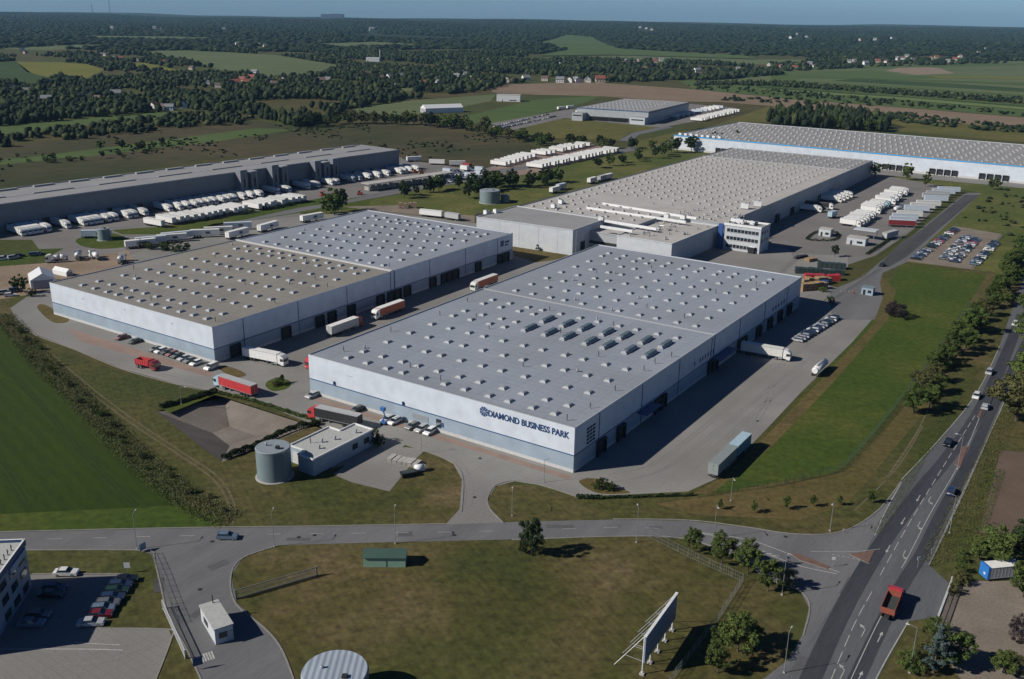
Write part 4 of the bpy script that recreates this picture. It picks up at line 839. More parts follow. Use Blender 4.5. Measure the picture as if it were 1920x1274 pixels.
# ------------------------------------------------------------------ vehicles (local +x = forward, origin on the ground)
def carpaint(name, c, rough=.28): return plain('paint_' + name, c, rough, spec=.5, coat=.6)
PAINT = {'silver': (.42, .43, .45), 'white': (.74, .74, .73), 'black': (.014, .015, .018), 'dark blue': (.025, .04, .09), 'dark red': (.16, .015, .02), 'red': (.45, .03, .04), 'grey': (.13, .135, .145), 'blue grey': (.13, .18, .25), 'dark green': (.02, .045, .03), 'blue': (.04, .13, .40)}
M_TYRE = plain('tyre', (.018, .018, .018), .85); M_RIM = plain('alloy_rim', (.35, .36, .37), .35, metal=.6); M_LIGHT = plain('headlight_glass', (.7, .7, .68), .15); M_TAIL = plain('tail_light_glass', (.35, .01, .01), .2)
GL_PTS = None
def car_body_mb(m, L=4.5, W=1.78, kind='hatch'):
    mb = MB(); y = W / 2
    if kind == 'hatch': prof = [(-2.22, .35), (2.15, .3), (2.25, .62), (2.05, .85), (1.05, .98), (-2.05, 1.02), (-2.27, .78)]
    elif kind == 'van': prof = [(-2.25, .35), (2.3, .3), (2.4, .7), (2.2, 1.0), (1.35, 1.18), (-2.3, 1.2)]
    else: prof = [(-2.25, .35), (2.2, .3), (2.3, .6), (2.1, .82), (1.0, .95), (-1.6, .97), (-2.28, .92)]
    k = L / 4.5
    prof = [(x * k, z) for x, z in prof]; mb.extr(prof, -y, y, m)
    return mb
def greenhouse(m_roof, L, W, kind):
    k = L / 4.5; y0, y1 = W / 2 - .06, W / 2 - .24
    if kind == 'hatch': b = (-2.1, 1.1, .97); t = (-1.75, .28, 1.46)
    elif kind == 'van': b = (-2.28, 1.4, 1.17); t = (-2.2, .75, 1.85)
    else: b = (-1.65, 1.05, .95); t = (-1.1, .25, 1.42)
    g = MB(); P0 = [(b[0] * k, -y0, b[2]), (b[1] * k, -y0, b[2]), (b[1] * k, y0, b[2]), (b[0] * k, y0, b[2])]; P1 = [(t[0] * k, -y1, t[2]), (t[1] * k, -y1, t[2]), (t[1] * k, y1, t[2]), (t[0] * k, y1, t[2])]
    for a in range(4): c = (a + 1) % 4; g.poly([P0[a], P0[c], P1[c], P1[a]], M_GLASS)
    r = MB(); r.box(((t[0] + t[1]) / 2 * k, 0, t[2] - .01), ((t[1] - t[0]) * k + .06, y1 * 2 + .05, .06), m_roof, taper=(.94, .92))
    for sx in (t[0] * .5 + b[0] * .5, (t[0] + t[1]) / 2 * .9): r.box((sx * k, 0, b[2]), (.07, y0 * 2 - .05, t[2] - b[2]), m_roof, taper=(1, y1 / y0))
    return g, r
def wheel_mb(r=.32, w=.2):
    m = MB(); m.cyl((0, -w / 2, 0), r, w, M_TYRE, 16, axis='Y'); m.cyl((0, -w / 2 - .01, 0), r * .6, w + .02, M_RIM, 10, axis='Y'); return m
WH = wheel_mb().mesh('wheel'); WHB = wheel_mb(.5, .32).mesh('wheel')
CARP = {}
def car_parts(col, kind):
    if (col, kind) in CARP: return CARP[(col, kind)]
    m = carpaint(col.replace(' ', '_'), PAINT[col]); L = {'hatch': 4.4, 'van': 4.7, 'sedan': 4.6}[kind]; W = 1.8
    b = car_body_mb(m, L, W, kind); g, r = greenhouse(m, L, W, kind)
    for mb in (r,):
        i = len(b.v); b.v += mb.v; off = [b.mi(x) for x in mb.mats]; b.f += [tuple(i + q for q in f) for f in mb.f]; b.m += [off[q] for q in mb.m]; b.smooth += mb.smooth
    me = b.mesh('body'); gm = g.mesh('windows')
    hl = MB(); hl.box((0, 0, -.08), (.08, .36, .16), M_LIGHT); tl_ = MB(); tl_.box((0, 0, -.1), (.06, .2, .24), M_TAIL)
    one = MB(); one.v = list(b.v); one.f = list(b.f); one.m = list(b.m); one.mats = list(b.mats); one.smooth = list(b.smooth)
    i = len(one.v); one.v += g.v; gi = one.mi(M_GLASS); one.f += [tuple(i + q for q in f) for f in g.f]; one.m += [gi] * len(g.f); one.smooth += [False] * len(g.f)
    for sx in (-1.35, 1.38):
        for sy in (-1, 1): one.cyl((sx, sy * .82 - .1, .32), .32, .2, M_TYRE, 10, axis='Y')
    one.box((L / 2 - .06, 0, .55), (.06, 1.5, .12), M_LIGHT)
    CARP[(col, kind)] = (me, gm, hl.mesh('headlight'), tl_.mesh('tail_light'), L, one.mesh('parked_car')); return CARP[(col, kind)]
def car(px, py, ang, col, label, kind='hatch', detail=True, group=None, cat='car', name='parked_car', world=None):
    p = world if world is not None else P(px, py)
    me, gm, hl, tl_, L, one = car_parts(col, kind)
    if not detail:
        o = bpy.data.objects.new(name, one); COL.objects.link(o); o.location = p; o.rotation_euler = (0, 0, ang); return tag(o, label, cat, group)
    t = thing(name, label, cat, p, ang, group); part('body', me, t); part('windows', gm, t)
    for sx in (-1.35, 1.38):
        for sy in (-1, 1): part('wheel', WH, t, (sx * L / 4.5, sy * .8, .32))
    for sy in (-.62, .62): part('headlight', hl, t, (L / 2 - .06, sy, .66)); part('tail_light', tl_, t, (-L / 2 + .03, sy * 1.1, .78))
    return t
# trailers and lorries
TRM = {}
def box_trailer(col, L=13.6, H=2.75, W=2.55, roofc=None, stripe=None):
    key = ('tr', col, L, roofc, stripe)
    if key in TRM: return TRM[key]
    m = plain('trailer_' + col.replace(' ', '_'), TCOL[col], .45); rf = plain('trailer_roof_' + (roofc or col).replace(' ', '_'), TCOL[roofc or col], .6)
    b = MB(); b.box((0, 0, 1.15), (L, W, H), m, top=rf)
    for k in range(9): b.box((-L / 2 + L * (k + .5) / 9, 0, 1.2), (.06, W + .04, H - .08), m)
    for zz in (1.14, 1.13 + H - .1): b.box((0, 0, zz), (L + .06, W + .06, .1), M_GALV)
    b.box((-L / 2 - .03, 0, 1.3), (.05, .06, H - .3), M_GALV)
    if stripe: b.box((L * .1, 0, 1.9), (2.2, W + .08, 1.1), stripe)
    c = MB(); c.box((0, 0, .85), (L - .4, 1.0, .28), M_BLK); c.box((2.6, 0, 0), (.15, 1.8, .9), M_GALV); c.box((-L / 2 + .1, 0, .45), (.15, 2.3, .3), M_BLK)
    for x in (-L / 2 + 1.9, -L / 2 + 3.2, -L / 2 + 4.5):
        for sy in (-1.05, 1.05): c.cyl((x, sy - .16, .5), .5, .32, M_TYRE, 12, axis='Y')
    TRM[key] = (b.mesh('cargo_box'), c.mesh('chassis')); return TRM[key]
TCOL = {'white': (.76, .76, .74), 'off white': (.66, .66, .63), 'grey': (.42, .43, .44), 'red': (.48, .045, .05), 'dark red': (.22, .03, .035), 'orange red': (.45, .13, .07), 'dark green': (.025, .06, .05), 'black': (.03, .032, .035), 'blue': (.03, .17, .50), 'light blue': (.36, .50, .58), 'blue white': (.50, .57, .64), 'teal': (.12, .27, .32)}
def tractor(col):
    key = ('cab', col)
    if key in TRM: return TRM[key]
    m = plain('cab_' + col.replace(' ', '_'), TCOL[col], .35, coat=.5)
    b = MB(); b.extr([(-1.1, .9), (1.1, .45), (1.25, 1.6), (1.0, 3.0), (.2, 3.55), (-1.1, 3.75)], -1.23, 1.23, m)
    g = MB(); g.poly([(1.26, -1.1, 1.65), (1.26, 1.1, 1.65), (1.04, 1.05, 2.75), (1.04, -1.05, 2.75)], M_GLASS)
    for sy in (-1.24, 1.24): q = [(1.0, sy, 1.7), (.85, sy, 2.6), (-.1, sy, 2.6), (-.1, sy, 1.7)]; g.poly(q if sy > 0 else q[::-1], M_GLASS)
    c = MB(); c.box((-2.0, 0, .6), (4.2, .9, .3), M_BLK); c.box((-2.0, -.95, .5), (1.3, .55, .55), M_GALV); c.box((-2.0, .95, .5), (1.3, .55, .55), M_GALV); c.cyl((-2.9, 0, .95), .5, .12, M_BLK, 10)
    mir = MB(); mir.box((1.0, -1.42, 2.0), (.12, .2, .6), M_BLK); mir.box((1.0, 1.42, 2.0), (.12, .2, .6), M_BLK)
    hl = MB(); hl.box((0, 0, 0), (.08, .38, .2), M_LIGHT)
    TRM[key] = (b.mesh('cab'), g.mesh('windows'), c.mesh('frame'), mir.mesh('mirror'), hl.mesh('headlight')); return TRM[key]
def add_tractor(t, col, x0=0.0, small_=False):
    b, g, c, mi, hl = tractor(col); cb = part('cab', b, t, (x0, 0, 0)); part('windows', g, cb)
    part('frame', c, t, (x0, 0, 0))
    if not small_:
        part('mirror', mi, cb)
        for sy in (-.9, .9): part('headlight', hl, cb, (1.17, sy, .75))
        for x in (.35, -3.3):
            for sy in (-1, 1): part('wheel', WHB, t, (x0 + x, sy * 1.02, .5))
    else:
        pass
def lorry(p, ang, cabc, boxc, label, roofc=None, L=13.6, name='articulated_lorry', cat='lorry', stripe=None, group=None, small_=False, offset=0):
    """p = centre of the trailer"""
    t = thing(name, label, cat, p, ang, group)
    b, c = box_trailer(boxc, L, roofc=roofc, stripe=stripe); part('cargo_box', b, t); part('chassis', c, t); add_tractor(t, cabc, L / 2 + 1.35, small_); return t
def trailer(p, ang, boxc, label, roofc=None, L=13.6, group=None, stripe=None, name='box_trailer'):
    t = thing(name, label, 'trailer', p, ang, group); b, c = box_trailer(boxc, L, roofc=roofc, stripe=stripe); part('cargo_box', b, t); part('chassis', c, t); return t
def seg(p0, p1): a, b = P(*p0), P(*p1); d = b - a; return (a + b) / 2, math.atan2(d.y, d.x)
A1, A2 = GA, GA + rad(90)
# --- lorries near the camera
c, a = seg((480, 747), (416, 725)); lorry(c, A1 + rad(180), 'light blue', 'red', 'red curtain trailer lorry with light blue cab beside the basin hedge', roofc='grey')
c, a = seg((672, 803), (600, 787)); lorry(c, a, 'red', 'black', 'black trailer lorry with bright red cab behind the pump house', roofc='grey')
c, a = seg((618, 632), (668, 614)); lorry(c, A2, 'dark red', 'grey', 'grey trailer lorry with red cab parked in the shaded alley', roofc='white')
c, a = seg((752, 580), (712, 598)); lorry(c, A2 + rad(180), 'white', 'orange red', 'orange trailer lorry with white cab facing out of the alley', roofc='white')
c, a = seg((925, 530), (897, 545)); lorry(c, A2 + rad(180), 'off white', 'orange red', 'red trailer lorry with white cab at the back of the alley', roofc='off white')
c, a = seg((455, 668), (515, 680)); lorry(P(492, 678), A1 + rad(8), 'white', 'white', 'white lorry backed out of the left warehouse into sunlight')
c = P(577, 690); t = thing('lorry', 'red cab peeking out behind the white corner of the front warehouse', 'lorry', P(582, 692), A2 + rad(180)); add_tractor(t, 'red'); b, cc = box_trailer('grey', 7.0); part('cargo_box', b, t, (-4.8, 0, 0)); part('chassis', cc, t, (-4.8, 0, 0))
c = P(1428, 668); lorry(c, A1 + rad(6), 'white', 'off white', 'white lorry backed to the dock of the front warehouse on its shaded side')
# red tipper seen on the perimeter lane
def tipper(p, ang, bc, cc, label, L=5.6, sides=1.5, name='tipper_lorry'):
    t = thing(name, label, 'lorry', p, ang); m = plain('skip_' + bc.replace(' ', '_'), TCOL[bc], .5)
    q = MB(); z = 1.25; q.box((0, 0, z), (L, 2.5, .15), m); q.box((0, -1.2, z), (L, .1, sides), m); q.box((0, 1.2, z), (L, .1, sides), m); q.box((-L / 2, 0, z), (.1, 2.5, sides * .9), m); q.box((L / 2, 0, z), (.1, 2.5, sides + .3), m)
    for k in range(6): q.box((-L / 2 + L * (k + .5) / 6, -1.28, z), (.1, .08, sides * .95), m); q.box((-L / 2 + L * (k + .5) / 6, 1.28, z), (.1, .08, sides * .95), m)
    b_ = q.build('tipping_body', t); q = MB(); q.box((0, 0, z + .15), (L - .2, 2.3, .35), plain('dark_load', (.04, .05, .045), .9)); q.build('load', b_)
    q = MB(); q.box((0.8, 0, .7), (L + 3, .9, .4), M_BLK); q.build('frame', t)
    b, g, c_, mi, hl = tractor(cc); cb = part('cab', b, t, (L / 2 + 1.4, 0, 0), scale=(1, 1, .82)); part('windows', g, cb); part('mirror', mi, cb)
    for sy in (-.9, .9): part('headlight', hl, cb, (1.17, sy, .75))
    for x in (L / 2 + 1.6, -L / 2 + .9, -L / 2 + 2.2):
        for sy in (-1, 1): part('wheel', WHB, t, (x, sy * 1.0, .5))
    return t
tipper(P(272, 690), A1 + rad(8), 'red', 'dark red', 'short red tipper lorry on the lane beside the left warehouse', sides=1.7)
TCOL['rust'] = (.26, .075, .05)
tipper(P(1668, 1147), A2 + rad(2), 'rust', 'red', 'open red tipper lorry driving up the main road', L=6.0, sides=1.3)
# long grey trailer combination on the right yard
c, a = seg((1336, 897), (1400, 835)); t = thing('long_trailer', 'long grey trailer with teal front half parked at the yard edge', 'trailer', c, A2)
TCOL['sage grey'] = (.24, .27, .27)
b, cc = box_trailer('sage grey', 12.4); part('cargo_box', b, t, (-5.4, 0, 0)); part('chassis', cc, t, (-5.4, 0, 0)); b, cc = box_trailer('teal', 9.4, roofc='light blue'); part('cargo_box', b, t, (6.0, 0, 0)); part('chassis', cc, t, (6.0, 0, 0))
# tankers
def tanker(p, ang, label, col=(.72, .73, .73)):
    t = thing('tank_trailer', label, 'tanker', p, ang); m = plain('tanker_shell', col, .3)
    q = MB(); q.cyl((-5, 0, 2.1), 1.15, 10, m, 20, axis='X'); q.cyl((-5.3, 0, 2.1), .8, .3, m, 20, r2=1.15, axis='X'); q.cyl((5, 0, 2.1), 1.15, .3, m, 20, r2=.8, axis='X'); b_ = q.build('tank', t)
    q = MB(); q.box((0, 0, 3.2), (7, .6, .12), M_GALV); q.build('walkway', b_); q = MB(); q.box((0, 0, .7), (10, .8, .35), M_BLK)
    q.build('chassis', t)
    for x in (-4, -2.8, -1.6):
        for sy in (-1, 1): part('wheel', WHB, t, (x, sy * 1.0, .5))
    return t
c, a = seg((1529, 708), (1543, 690)); tanker(c, A2, 'white ended tank trailer alone on the wide paved yard')
tanker(P(1684, 396), A2 + rad(-8), 'short white tanker between the two lorry rows of the works yard')
# blue fronted box body by the garden
c, a = seg((1850, 1084), (1890, 1080)); t = thing('cargo_container', 'white roofed box body with bright blue front under the garden trees', 'container', c, a); b, cc = box_trailer('grey', 7.0, H=2.5, roofc='white'); bx = part('cargo_box', b, t, (.6, 0, -.6)); part('chassis', cc, t, (.6, 0, -.3), scale=(.8, 1, .6))
q = MB(); q.box((-3.1, 0, .45), (.5, 2.6, 2.7), plain('cab_blue', TCOL['blue'], .35)); q.box((-3.37, -.3, 1.2), (.05, .5, .4), M_WHITE); q.build('front_panel', t)
# --- cars near the camera
car(427, 1010, rad(0), 'blue grey', 'blue grey estate car driving along the side road', 'hatch', name='car')
car(1777, 834, A2 + rad(180), 'black', 'black car on the main road at the hatched island', 'sedan', name='car')
car(1783, 925, A2, 'dark blue', 'dark blue car heading up the right lane of the main road', 'hatch', name='car')
car(1830, 746, A2 + rad(180), 'white', 'white car coming down the tree shaded main road', 'hatch', name='car')
car(1854, 701, A2 + rad(180), 'silver', 'silver car in deep tree shade on the main road', 'hatch', name='car')
car(1847, 766, A2, 'silver', 'silver car going up the shaded main road beside the white one', 'hatch', name='car')
car(1903, 610, A2 + rad(180), 'white', 'farthest white car coming down the main road', 'hatch', name='car')
car(1653, 499, A2 + rad(180), 'black', 'black car on the dark asphalt access road', 'sedan', name='car')
for (x, y, c, lab) in ((228, 636, 'dark red', 'dark red car, farthest left beside the left warehouse wall'), (254, 643, 'black', 'black car next to the dark red one by the left warehouse'), (292, 658, 'grey', 'grey car starting the parked group by the left warehouse'), (302, 661, 'white', 'white car second in the group by the left warehouse'), (314, 664, 'black', 'black car third in the group by the left warehouse'), (323, 667, 'dark red', 'dark red car fourth in the group by the left warehouse'), (333, 670, 'black', 'black car between the dark red and silver ones at the left warehouse'), (346, 675, 'silver', 'silver car sixth in the group by the left warehouse'), (357, 679, 'grey', 'grey car seventh in the group by the left warehouse'), (368, 684, 'white', 'white car next to the white van at the left warehouse')):
    car(x, y, A2 + rad(rnd.uniform(172, 188)), c, lab, rnd.choice(('hatch', 'sedan')))
car(397, 692, A2 + rad(185), 'white', 'white van parked at the near corner of the left warehouse', 'van', name='van', cat='van')
for (x, y, c, lab, an) in ((586, 745, 'silver', 'silver car at the left end of the white warehouse front', 90), (669, 772, 'black', 'black car alone in front of the white warehouse wall', 90), (727, 790, 'silver', 'silver car left of the blue lift machine', 90), (740, 794, 'white', 'white car right of the blue lift machine', 90), (773, 803, 'grey', 'grey car, left one of three before the white wall', 90), (790, 808, 'silver', 'silver car, middle of three before the white wall', 90), (806, 813, 'white', 'white car, right one of three before the white wall', 90)):
    car(x, y, A2 + rad(rnd.uniform(176, 184)), c, lab, 'hatch')
for (x, y, c, lab, an) in ((125, 1078, 'white', 'white car on the sunny strip of the office car park', 3), (236, 1091, 'black', 'black car at the top of the slanting row in the office car park', 12), (226, 1102, 'dark blue', 'dark blue car second from top in the office row', 10), (219, 1113, 'dark green', 'dark green car third from top in the office row', 10), (211, 1125, 'dark blue', 'dark blue car fourth from top in the office row', 10), (203, 1136, 'grey', 'dark grey car above the blue grey one in the office row', 10), (194, 1146, 'blue grey', 'blue grey car just above the dark red one', 10), (187, 1157, 'dark red', 'dark red car second from bottom in the office row', 10), (172, 1172, 'silver', 'silver car at the bottom of the slanting office row', 8),
    (103, 1107, 'dark blue', 'dark blue car in full shade, topmost near the office wall', 0), (97, 1119, 'black', 'black car in full shade below the dark blue one', 0), (72, 1158, 'grey', 'grey car in full shade near the office corner', 3), (60, 1173, 'blue grey', 'blue grey car in full shade, lowest near the office wall', 3)):
    car(x, y, rad(an), c, lab, rnd.choice(('hatch', 'sedan')))
# cars half in the shade of the front warehouse
cl = ['dark blue', 'black', 'white', 'silver', 'grey', 'white', 'black', 'silver', 'blue grey', 'white']
for k in range(13):
    p = P(1494, 640).lerp(P(1563, 598), k / 12); c = rnd.choice(cl)
    car(0, 0, A1 + rad(180), c, f'{c} car, {ordn(k)} from the near end along the yard shade edge', detail=k < 8, world=p, group='cars along the shade edge')
# car park on the right
def carrow(p0, p1, n, ang, rowname, skip=()):
    a, b = P(*p0), P(*p1)
    for k in range(n):
        if k in skip: continue
        c = rnd.choice(['black', 'white', 'silver', 'grey', 'dark blue', 'black', 'blue grey', 'white', 'dark red' if rnd.random() < .5 else 'red', 'silver', 'dark green'])
        car(0, 0, ang + rad(rnd.uniform(-3, 3) + (180 if rnd.random() < .4 else 0)), c, f'{c} car, {ordn(k)} from the near end, {rowname}', rnd.choice(('hatch', 'sedan', 'hatch')), False, world=a.lerp(b, k / (n - 1)), group='cars in ' + rowname)
carrow((1716, 487), (1790, 432), 20, A1, 'left row of the gravel car park', (6, 15))
carrow((1768, 487), (1812, 446), 16, A1, 'middle left row of the gravel car park', (9,))
carrow((1788, 492), (1830, 450), 16, A1, 'middle right row of the gravel car park', (5,))
carrow((1826, 497), (1866, 457), 15, A1, 'right row of the gravel car park', (8,))
# --- trailer rows
def row(p0, p1, n, ang, cols, label, group, L=13.6, skip=(), lorries=False, cab='white', small_=True, jit=1.0, stripe=None):
    a, b = P(*p0), P(*p1)
    for k in range(n):
        if k in skip: continue
        p = a.lerp(b, k / max(1, n - 1)); d = Vector((math.cos(ang), math.sin(ang), 0)); p = p + d * rnd.uniform(-jit, jit); c = rnd.choice(cols)
        lab = label.replace('#', ordn(k)).replace('@', c)
        if lorries: lorry(p, ang + rad(rnd.uniform(-2, 2)), cab if rnd.random() < .85 else 'light blue', c, lab, L=L, group=group, small_=small_)
        else: trailer(p, ang + rad(rnd.uniform(-2, 2)), c, lab, L=L, group=group, stripe=stripe)
row((287, 424), (556, 377), 24, A1, ['white', 'white', 'off white'], '@ box trailer, # from the left in the long freight yard row', 'trailers in the long freight yard row', skip=(1, 14), jit=1.4)
dock = [(8, 432), (25, 432), (33, 430), (42, 428), (55, 425), (94, 420), (129, 416), (139, 414), (148, 412), (156, 411), (174, 409), (187, 407), (208, 402), (222, 401), (242, 398), (284, 390), (306, 387), (318, 384), (330, 381), (341, 379), (353, 377), (372, 377), (384, 374), (395, 372), (412, 372), (424, 368), (437, 365), (449, 362), (484, 358), (512, 356), (547, 350), (564, 347), (594, 343), (606, 342), (627, 336), (640, 334), (658, 331), (682, 329), (697, 326), (720, 322), (730, 321), (740, 319), (752, 317)]
angF = math.atan2(dF.y, dF.x) - rad(90)
for k, (x, y) in enumerate(dock):
    d = Vector((math.cos(angF), math.sin(angF), 0)); p = P(x, y) - d * 8.6
    # keep clear of the wall
    depth = -(p - f0).dot(nF); p = p - nF * (7.2 - depth)
    lorry(p, angF + rad(rnd.uniform(-1, 1)), 'white', rnd.choice(['white', 'off white', 'white']), f'white lorry, {ordn(k)} from the left docked at the dark warehouse', L=12.6, group='lorries docked at the dark warehouse', small_=True)
# trailers along the yard behind the left warehouse
LOGO = plain('grey_badge', (.10, .10, .12), .6)
for (x0, y0, x1, y1, lab) in ((157, 447, 206, 446, 'white trailer standing behind the slim green tank'), (240, 467, 288, 462, 'white trailer nearest to the shrubs behind the left warehouse'), (262, 461, 305, 457, 'white trailer just behind the nearest one by the shrubs'), (296, 456, 350, 452, 'blue white trailer between the shrubs and the long row'), (310, 452, 352, 448, 'pale trailer at the back of the shrub group'), (360, 446, 410, 444, 'white trailer with a badge beside the grass strip'), (390, 441, 430, 439, 'white trailer half hidden behind the one with a badge'), (424, 451, 466, 440, 'lone white trailer parked at the far warehouse corner'), (425, 432, 468, 430, 'white trailer near the turning circle'), (483, 438, 522, 427, 'white trailer close to the rear roof edge of the left warehouse'), (574, 417, 596, 413, 'white trailer hidden by the back edge of the left roof')):
    c, a = seg((x0, y0), (x1, y1)); trailer(c, a, rnd.choice(['white', 'off white', 'blue white']), lab, stripe=LOGO)
row((936, 312), (990, 296), 8, A1, ['white'], '# white trailer from the left in the near brick lot group', 'trailers on the brick lot')
row((1012, 292), (1092, 275), 12, A1, ['white', 'off white'], '@ trailer, # from the left in the back brick lot row', 'trailers on the brick lot', skip=(3,))
row((1002, 316), (1148, 285), 22, A1, ['white', 'white', 'off white'], '@ trailer, # from the left in the front brick lot row', 'trailers on the brick lot')
row((1306, 228), (1376, 211), 17, A1, ['white'], '# white trailer from the left in the row beyond the grey depot', 'trailers beyond the grey depot')
row((1262, 222), (1290, 215), 4, A1, ['white'], '# white lorry docked at the side of the grey depot', 'lorries at the grey depot side', lorries=True, L=9)
row((1308, 212), (1345, 204), 6, A1, ['blue white', 'white'], '# @ trailer from the left behind the grey depot', 'trailers behind the grey depot')
row((1590, 424), (1684, 362), 26, A1 - rad(2), ['white', 'white', 'off white'], '@ lorry, # from the near end of the works yard centre row', 'lorries in the works yard centre row', lorries=True, L=8.6, jit=1.3, skip=(7, 8, 15, 21))
row((1692, 420), (1772, 362), 13, A1 + rad(24), ['blue white', 'grey', 'blue white', 'off white'], '@ trailer, # from the near end beside the access road', 'trailers beside the access road', jit=2.0, skip=(3, 7))
trailer(P(1690, 426), A1 + rad(24), 'dark red', 'dark red trailer at the near end of the row beside the access road', roofc='blue white')
for (x, y, lab) in ((1512, 396, 'white lorry docked at the shaded side of the works hall'), (1534, 391, 'white lorry with dark trailer docked at the works hall'), (1551, 378, 'nearest of four white lorries bunched at the works hall side'), (1558, 375, 'second of four white lorries bunched at the works hall side'), (1565, 372, 'third of four white lorries bunched at the works hall side'), (1572, 369, 'farthest of four white lorries bunched at the works hall side')):
    lorry(P(x, y) , A1 + rad(4), 'white', 'white' if x != 1534 else 'black', lab, L=12, small_=True)
trailer(P(1560, 409), A2 - rad(10), 'light blue', 'small teal topped box trailer behind the hedged green', L=6.5)
trailer(P(1668, 448), A2 - rad(14), 'grey', 'low grey trailer beside the gate canopy', L=12, name='low_trailer')
for k, (x, y) in enumerate(((1040, 362), (1052, 356), (1110, 344), (1128, 340), (1140, 337))):
    trailer(P(x, y), A2 + rad(rnd.uniform(-4, 4)), ['white', 'blue white', 'white', 'grey', 'white'][k], ['white low box behind the pale roof edge', 'blue white trailer on the lawn behind the pale roof', 'white trailer by the bush behind the pale roof', 'grey trailer in the line behind the pale roof', 'farthest white trailer in the line behind the pale roof'][k], L=9)
for k, (x, y, x1, y1) in enumerate(((767, 304, 786, 303), (804, 309, 835, 310), (847, 312, 868, 312))):
    c, a = seg((x, y), (x1, y1)); trailer(c, a, 'white' if k < 2 else 'off white', ['white trailer just right of the dark warehouse end', 'white trailer alone on the lane behind the dark warehouse', 'short white trailer next to the red vehicles'][k], L=11.5)
c, a = seg((868, 314), (884, 318)); trailer(c, a, 'dark red', 'dark red container beside the short white trailer', L=9)
c, a = seg((786, 405), (832, 410)); trailer(c, a, 'white', 'white trailer lying behind the rear roof edge beside the pallets')
c, a = seg((836, 411), (862, 415)); trailer(c, a, 'grey', 'grey trailer right of the white one behind the rear roof', L=9)
# mixers and machines on the earth yard
for k, (x, y, lab) in enumerate(((107, 492, 'white concrete mixer lorry nearest the grass triangle'), (147, 486, 'white concrete mixer lorry in the middle of the earth yard'), (178, 486, 'white concrete mixer lorry right of the middle one'), (228, 493, 'white mixer lorry at the back edge of the tan roof'))):
    t = thing('concrete_mixer', lab, 'lorry', P(x, y), rad([200, 110, 130, 100][k])); add_tractor(t, 'white', 3.2); q = MB(); q.cyl((-3.6, 0, 2.3), .6, 2.0, M_WHITE, 14, r2=1.25, axis='X'); q.cyl((-1.6, 0, 2.3), 1.25, 2.6, plain('mixer_drum', (.42, .44, .46), .4), 14, r2=.9, axis='X'); q.build('drum', t)
    q = MB(); q.bar((-3.6, -.3, 2.6), (-4.8, -.3, 3.9), .12, M_GALV); q.box((-4.2, 0, 1.2), (.8, 1.2, 1.6), M_GALV); q.build('chute', t)
    q = MB(); q.box((-1.5, 0, .6), (6, .9, .4), M_BLK); q.build('frame', t)
# cars and small lorries in the far freight lot
far_cols = ['white', 'silver', 'black', 'dark blue', 'grey', 'silver', 'blue grey', 'white']
k = 0
for r_, (p0, p1, n) in enumerate((((812, 331), (890, 318), 12), ((820, 338), (905, 322), 13), ((828, 345), (915, 328), 12), ((905, 345), (935, 332), 4))):
    a, b = P(*p0), P(*p1)
    for j in range(n):
        if rnd.random() < .12: continue
        c = rnd.choice(far_cols); rn = ('back', 'second', 'third', 'short front')[r_]
        if rnd.random() < .3: trailer(a.lerp(b, j / n), A1 + rad(rnd.uniform(-8, 8)), rnd.choice(['white', 'blue white', 'grey']), f'short box trailer, {ordn(j)} from left in the {rn} mixed lot row', L=6.5, group='vehicles in the mixed lot')
        else: car(0, 0, A1 + rad(rnd.uniform(-8, 8)), c, f'{c} vehicle, {ordn(j)} from left in the {rn} mixed lot row', rnd.choice(('hatch', 'van')), False, world=a.lerp(b, j / n), group='vehicles in the mixed lot')
for r_, (p0, p1, n) in enumerate((((928, 239), (1030, 215), 24), ((936, 243), (1052, 217), 26))):
    a, b = P(*p0), P(*p1)
    for j in range(n):
        if rnd.random() < .1: continue
        c = rnd.choice(far_cols[:7]); rn = ('back', 'front')[r_]
        car(0, 0, A2 + rad(rnd.uniform(-5, 5)), c, f'{c} car, {ordn(j)} from left in the {rn} row of the depot lot', 'hatch', False, world=a.lerp(b, j / n), group='cars in the depot lot')
for k, (x, y) in enumerate(((1045, 207), (1062, 205), (1080, 214))): c, a = seg((x, y), (x + 14, y - 1)); trailer(c, a, 'white', f'white trailer, {ordn(k)} from left by the depot annex', L=11, group='trailers by the depot annex')
# parked cars at the left edge by the earth yard
for k, (x, y) in enumerate(((5, 488), (14, 484), (26, 486), (38, 482), (66, 480), (74, 478), (8, 552), (20, 556), (30, 548))):
    c = ['white', 'grey', 'silver', 'black', 'blue grey', 'grey', 'silver', 'white', 'dark blue'][k]
    car(x, y, rad(rnd.uniform(0, 50)), c, f'{c} scrap car, {ordn(k if k < 6 else k - 6)} from the left in the {"upper" if k < 6 else "lower"} earth yard group', 'hatch' if k % 2 else 'van', False, group='cars of the earth yard')
# small orange machines and red lift in the freight yard
for k, (x, y, lab) in enumerate(((675, 366, 'red telescopic handler on the grass by the freight yard'), (765, 322, 'small orange machine nearest the dark warehouse end'), (778, 325, 'small orange machine in the middle of three'), (790, 327, 'small orange machine, rightmost of three'), (604, 368, 'red forklift at the end of the long trailer row'))):
    m_ = plain('machine_red', (.42, .05, .03), .45) if k in (0, 4) else plain('machine_orange', (.5, .2, .08), .5)
    small(x, y, lab, 'machine', 'telehandler' if k == 0 else 'yard_machine', lambda m: (m.box((0, 0, .5), (3.2, 1.8, 1.1), m_), m.box((-.4, 0, 1.6), (1.2, 1.4, 1.1), M_GLASS, top=m_), m.bar((-1, .5, 1.6), (3.2, .5, 2.6 if k else 4.5), .18, m_), m.cyl((-1, -1.0, .5), .5, 2.0, M_TYRE, 10, axis='Y'), m.cyl((1.1, -1.0, .5), .5, 2.0, M_TYRE, 10, axis='Y')), rad(rnd.uniform(-40, 60)))
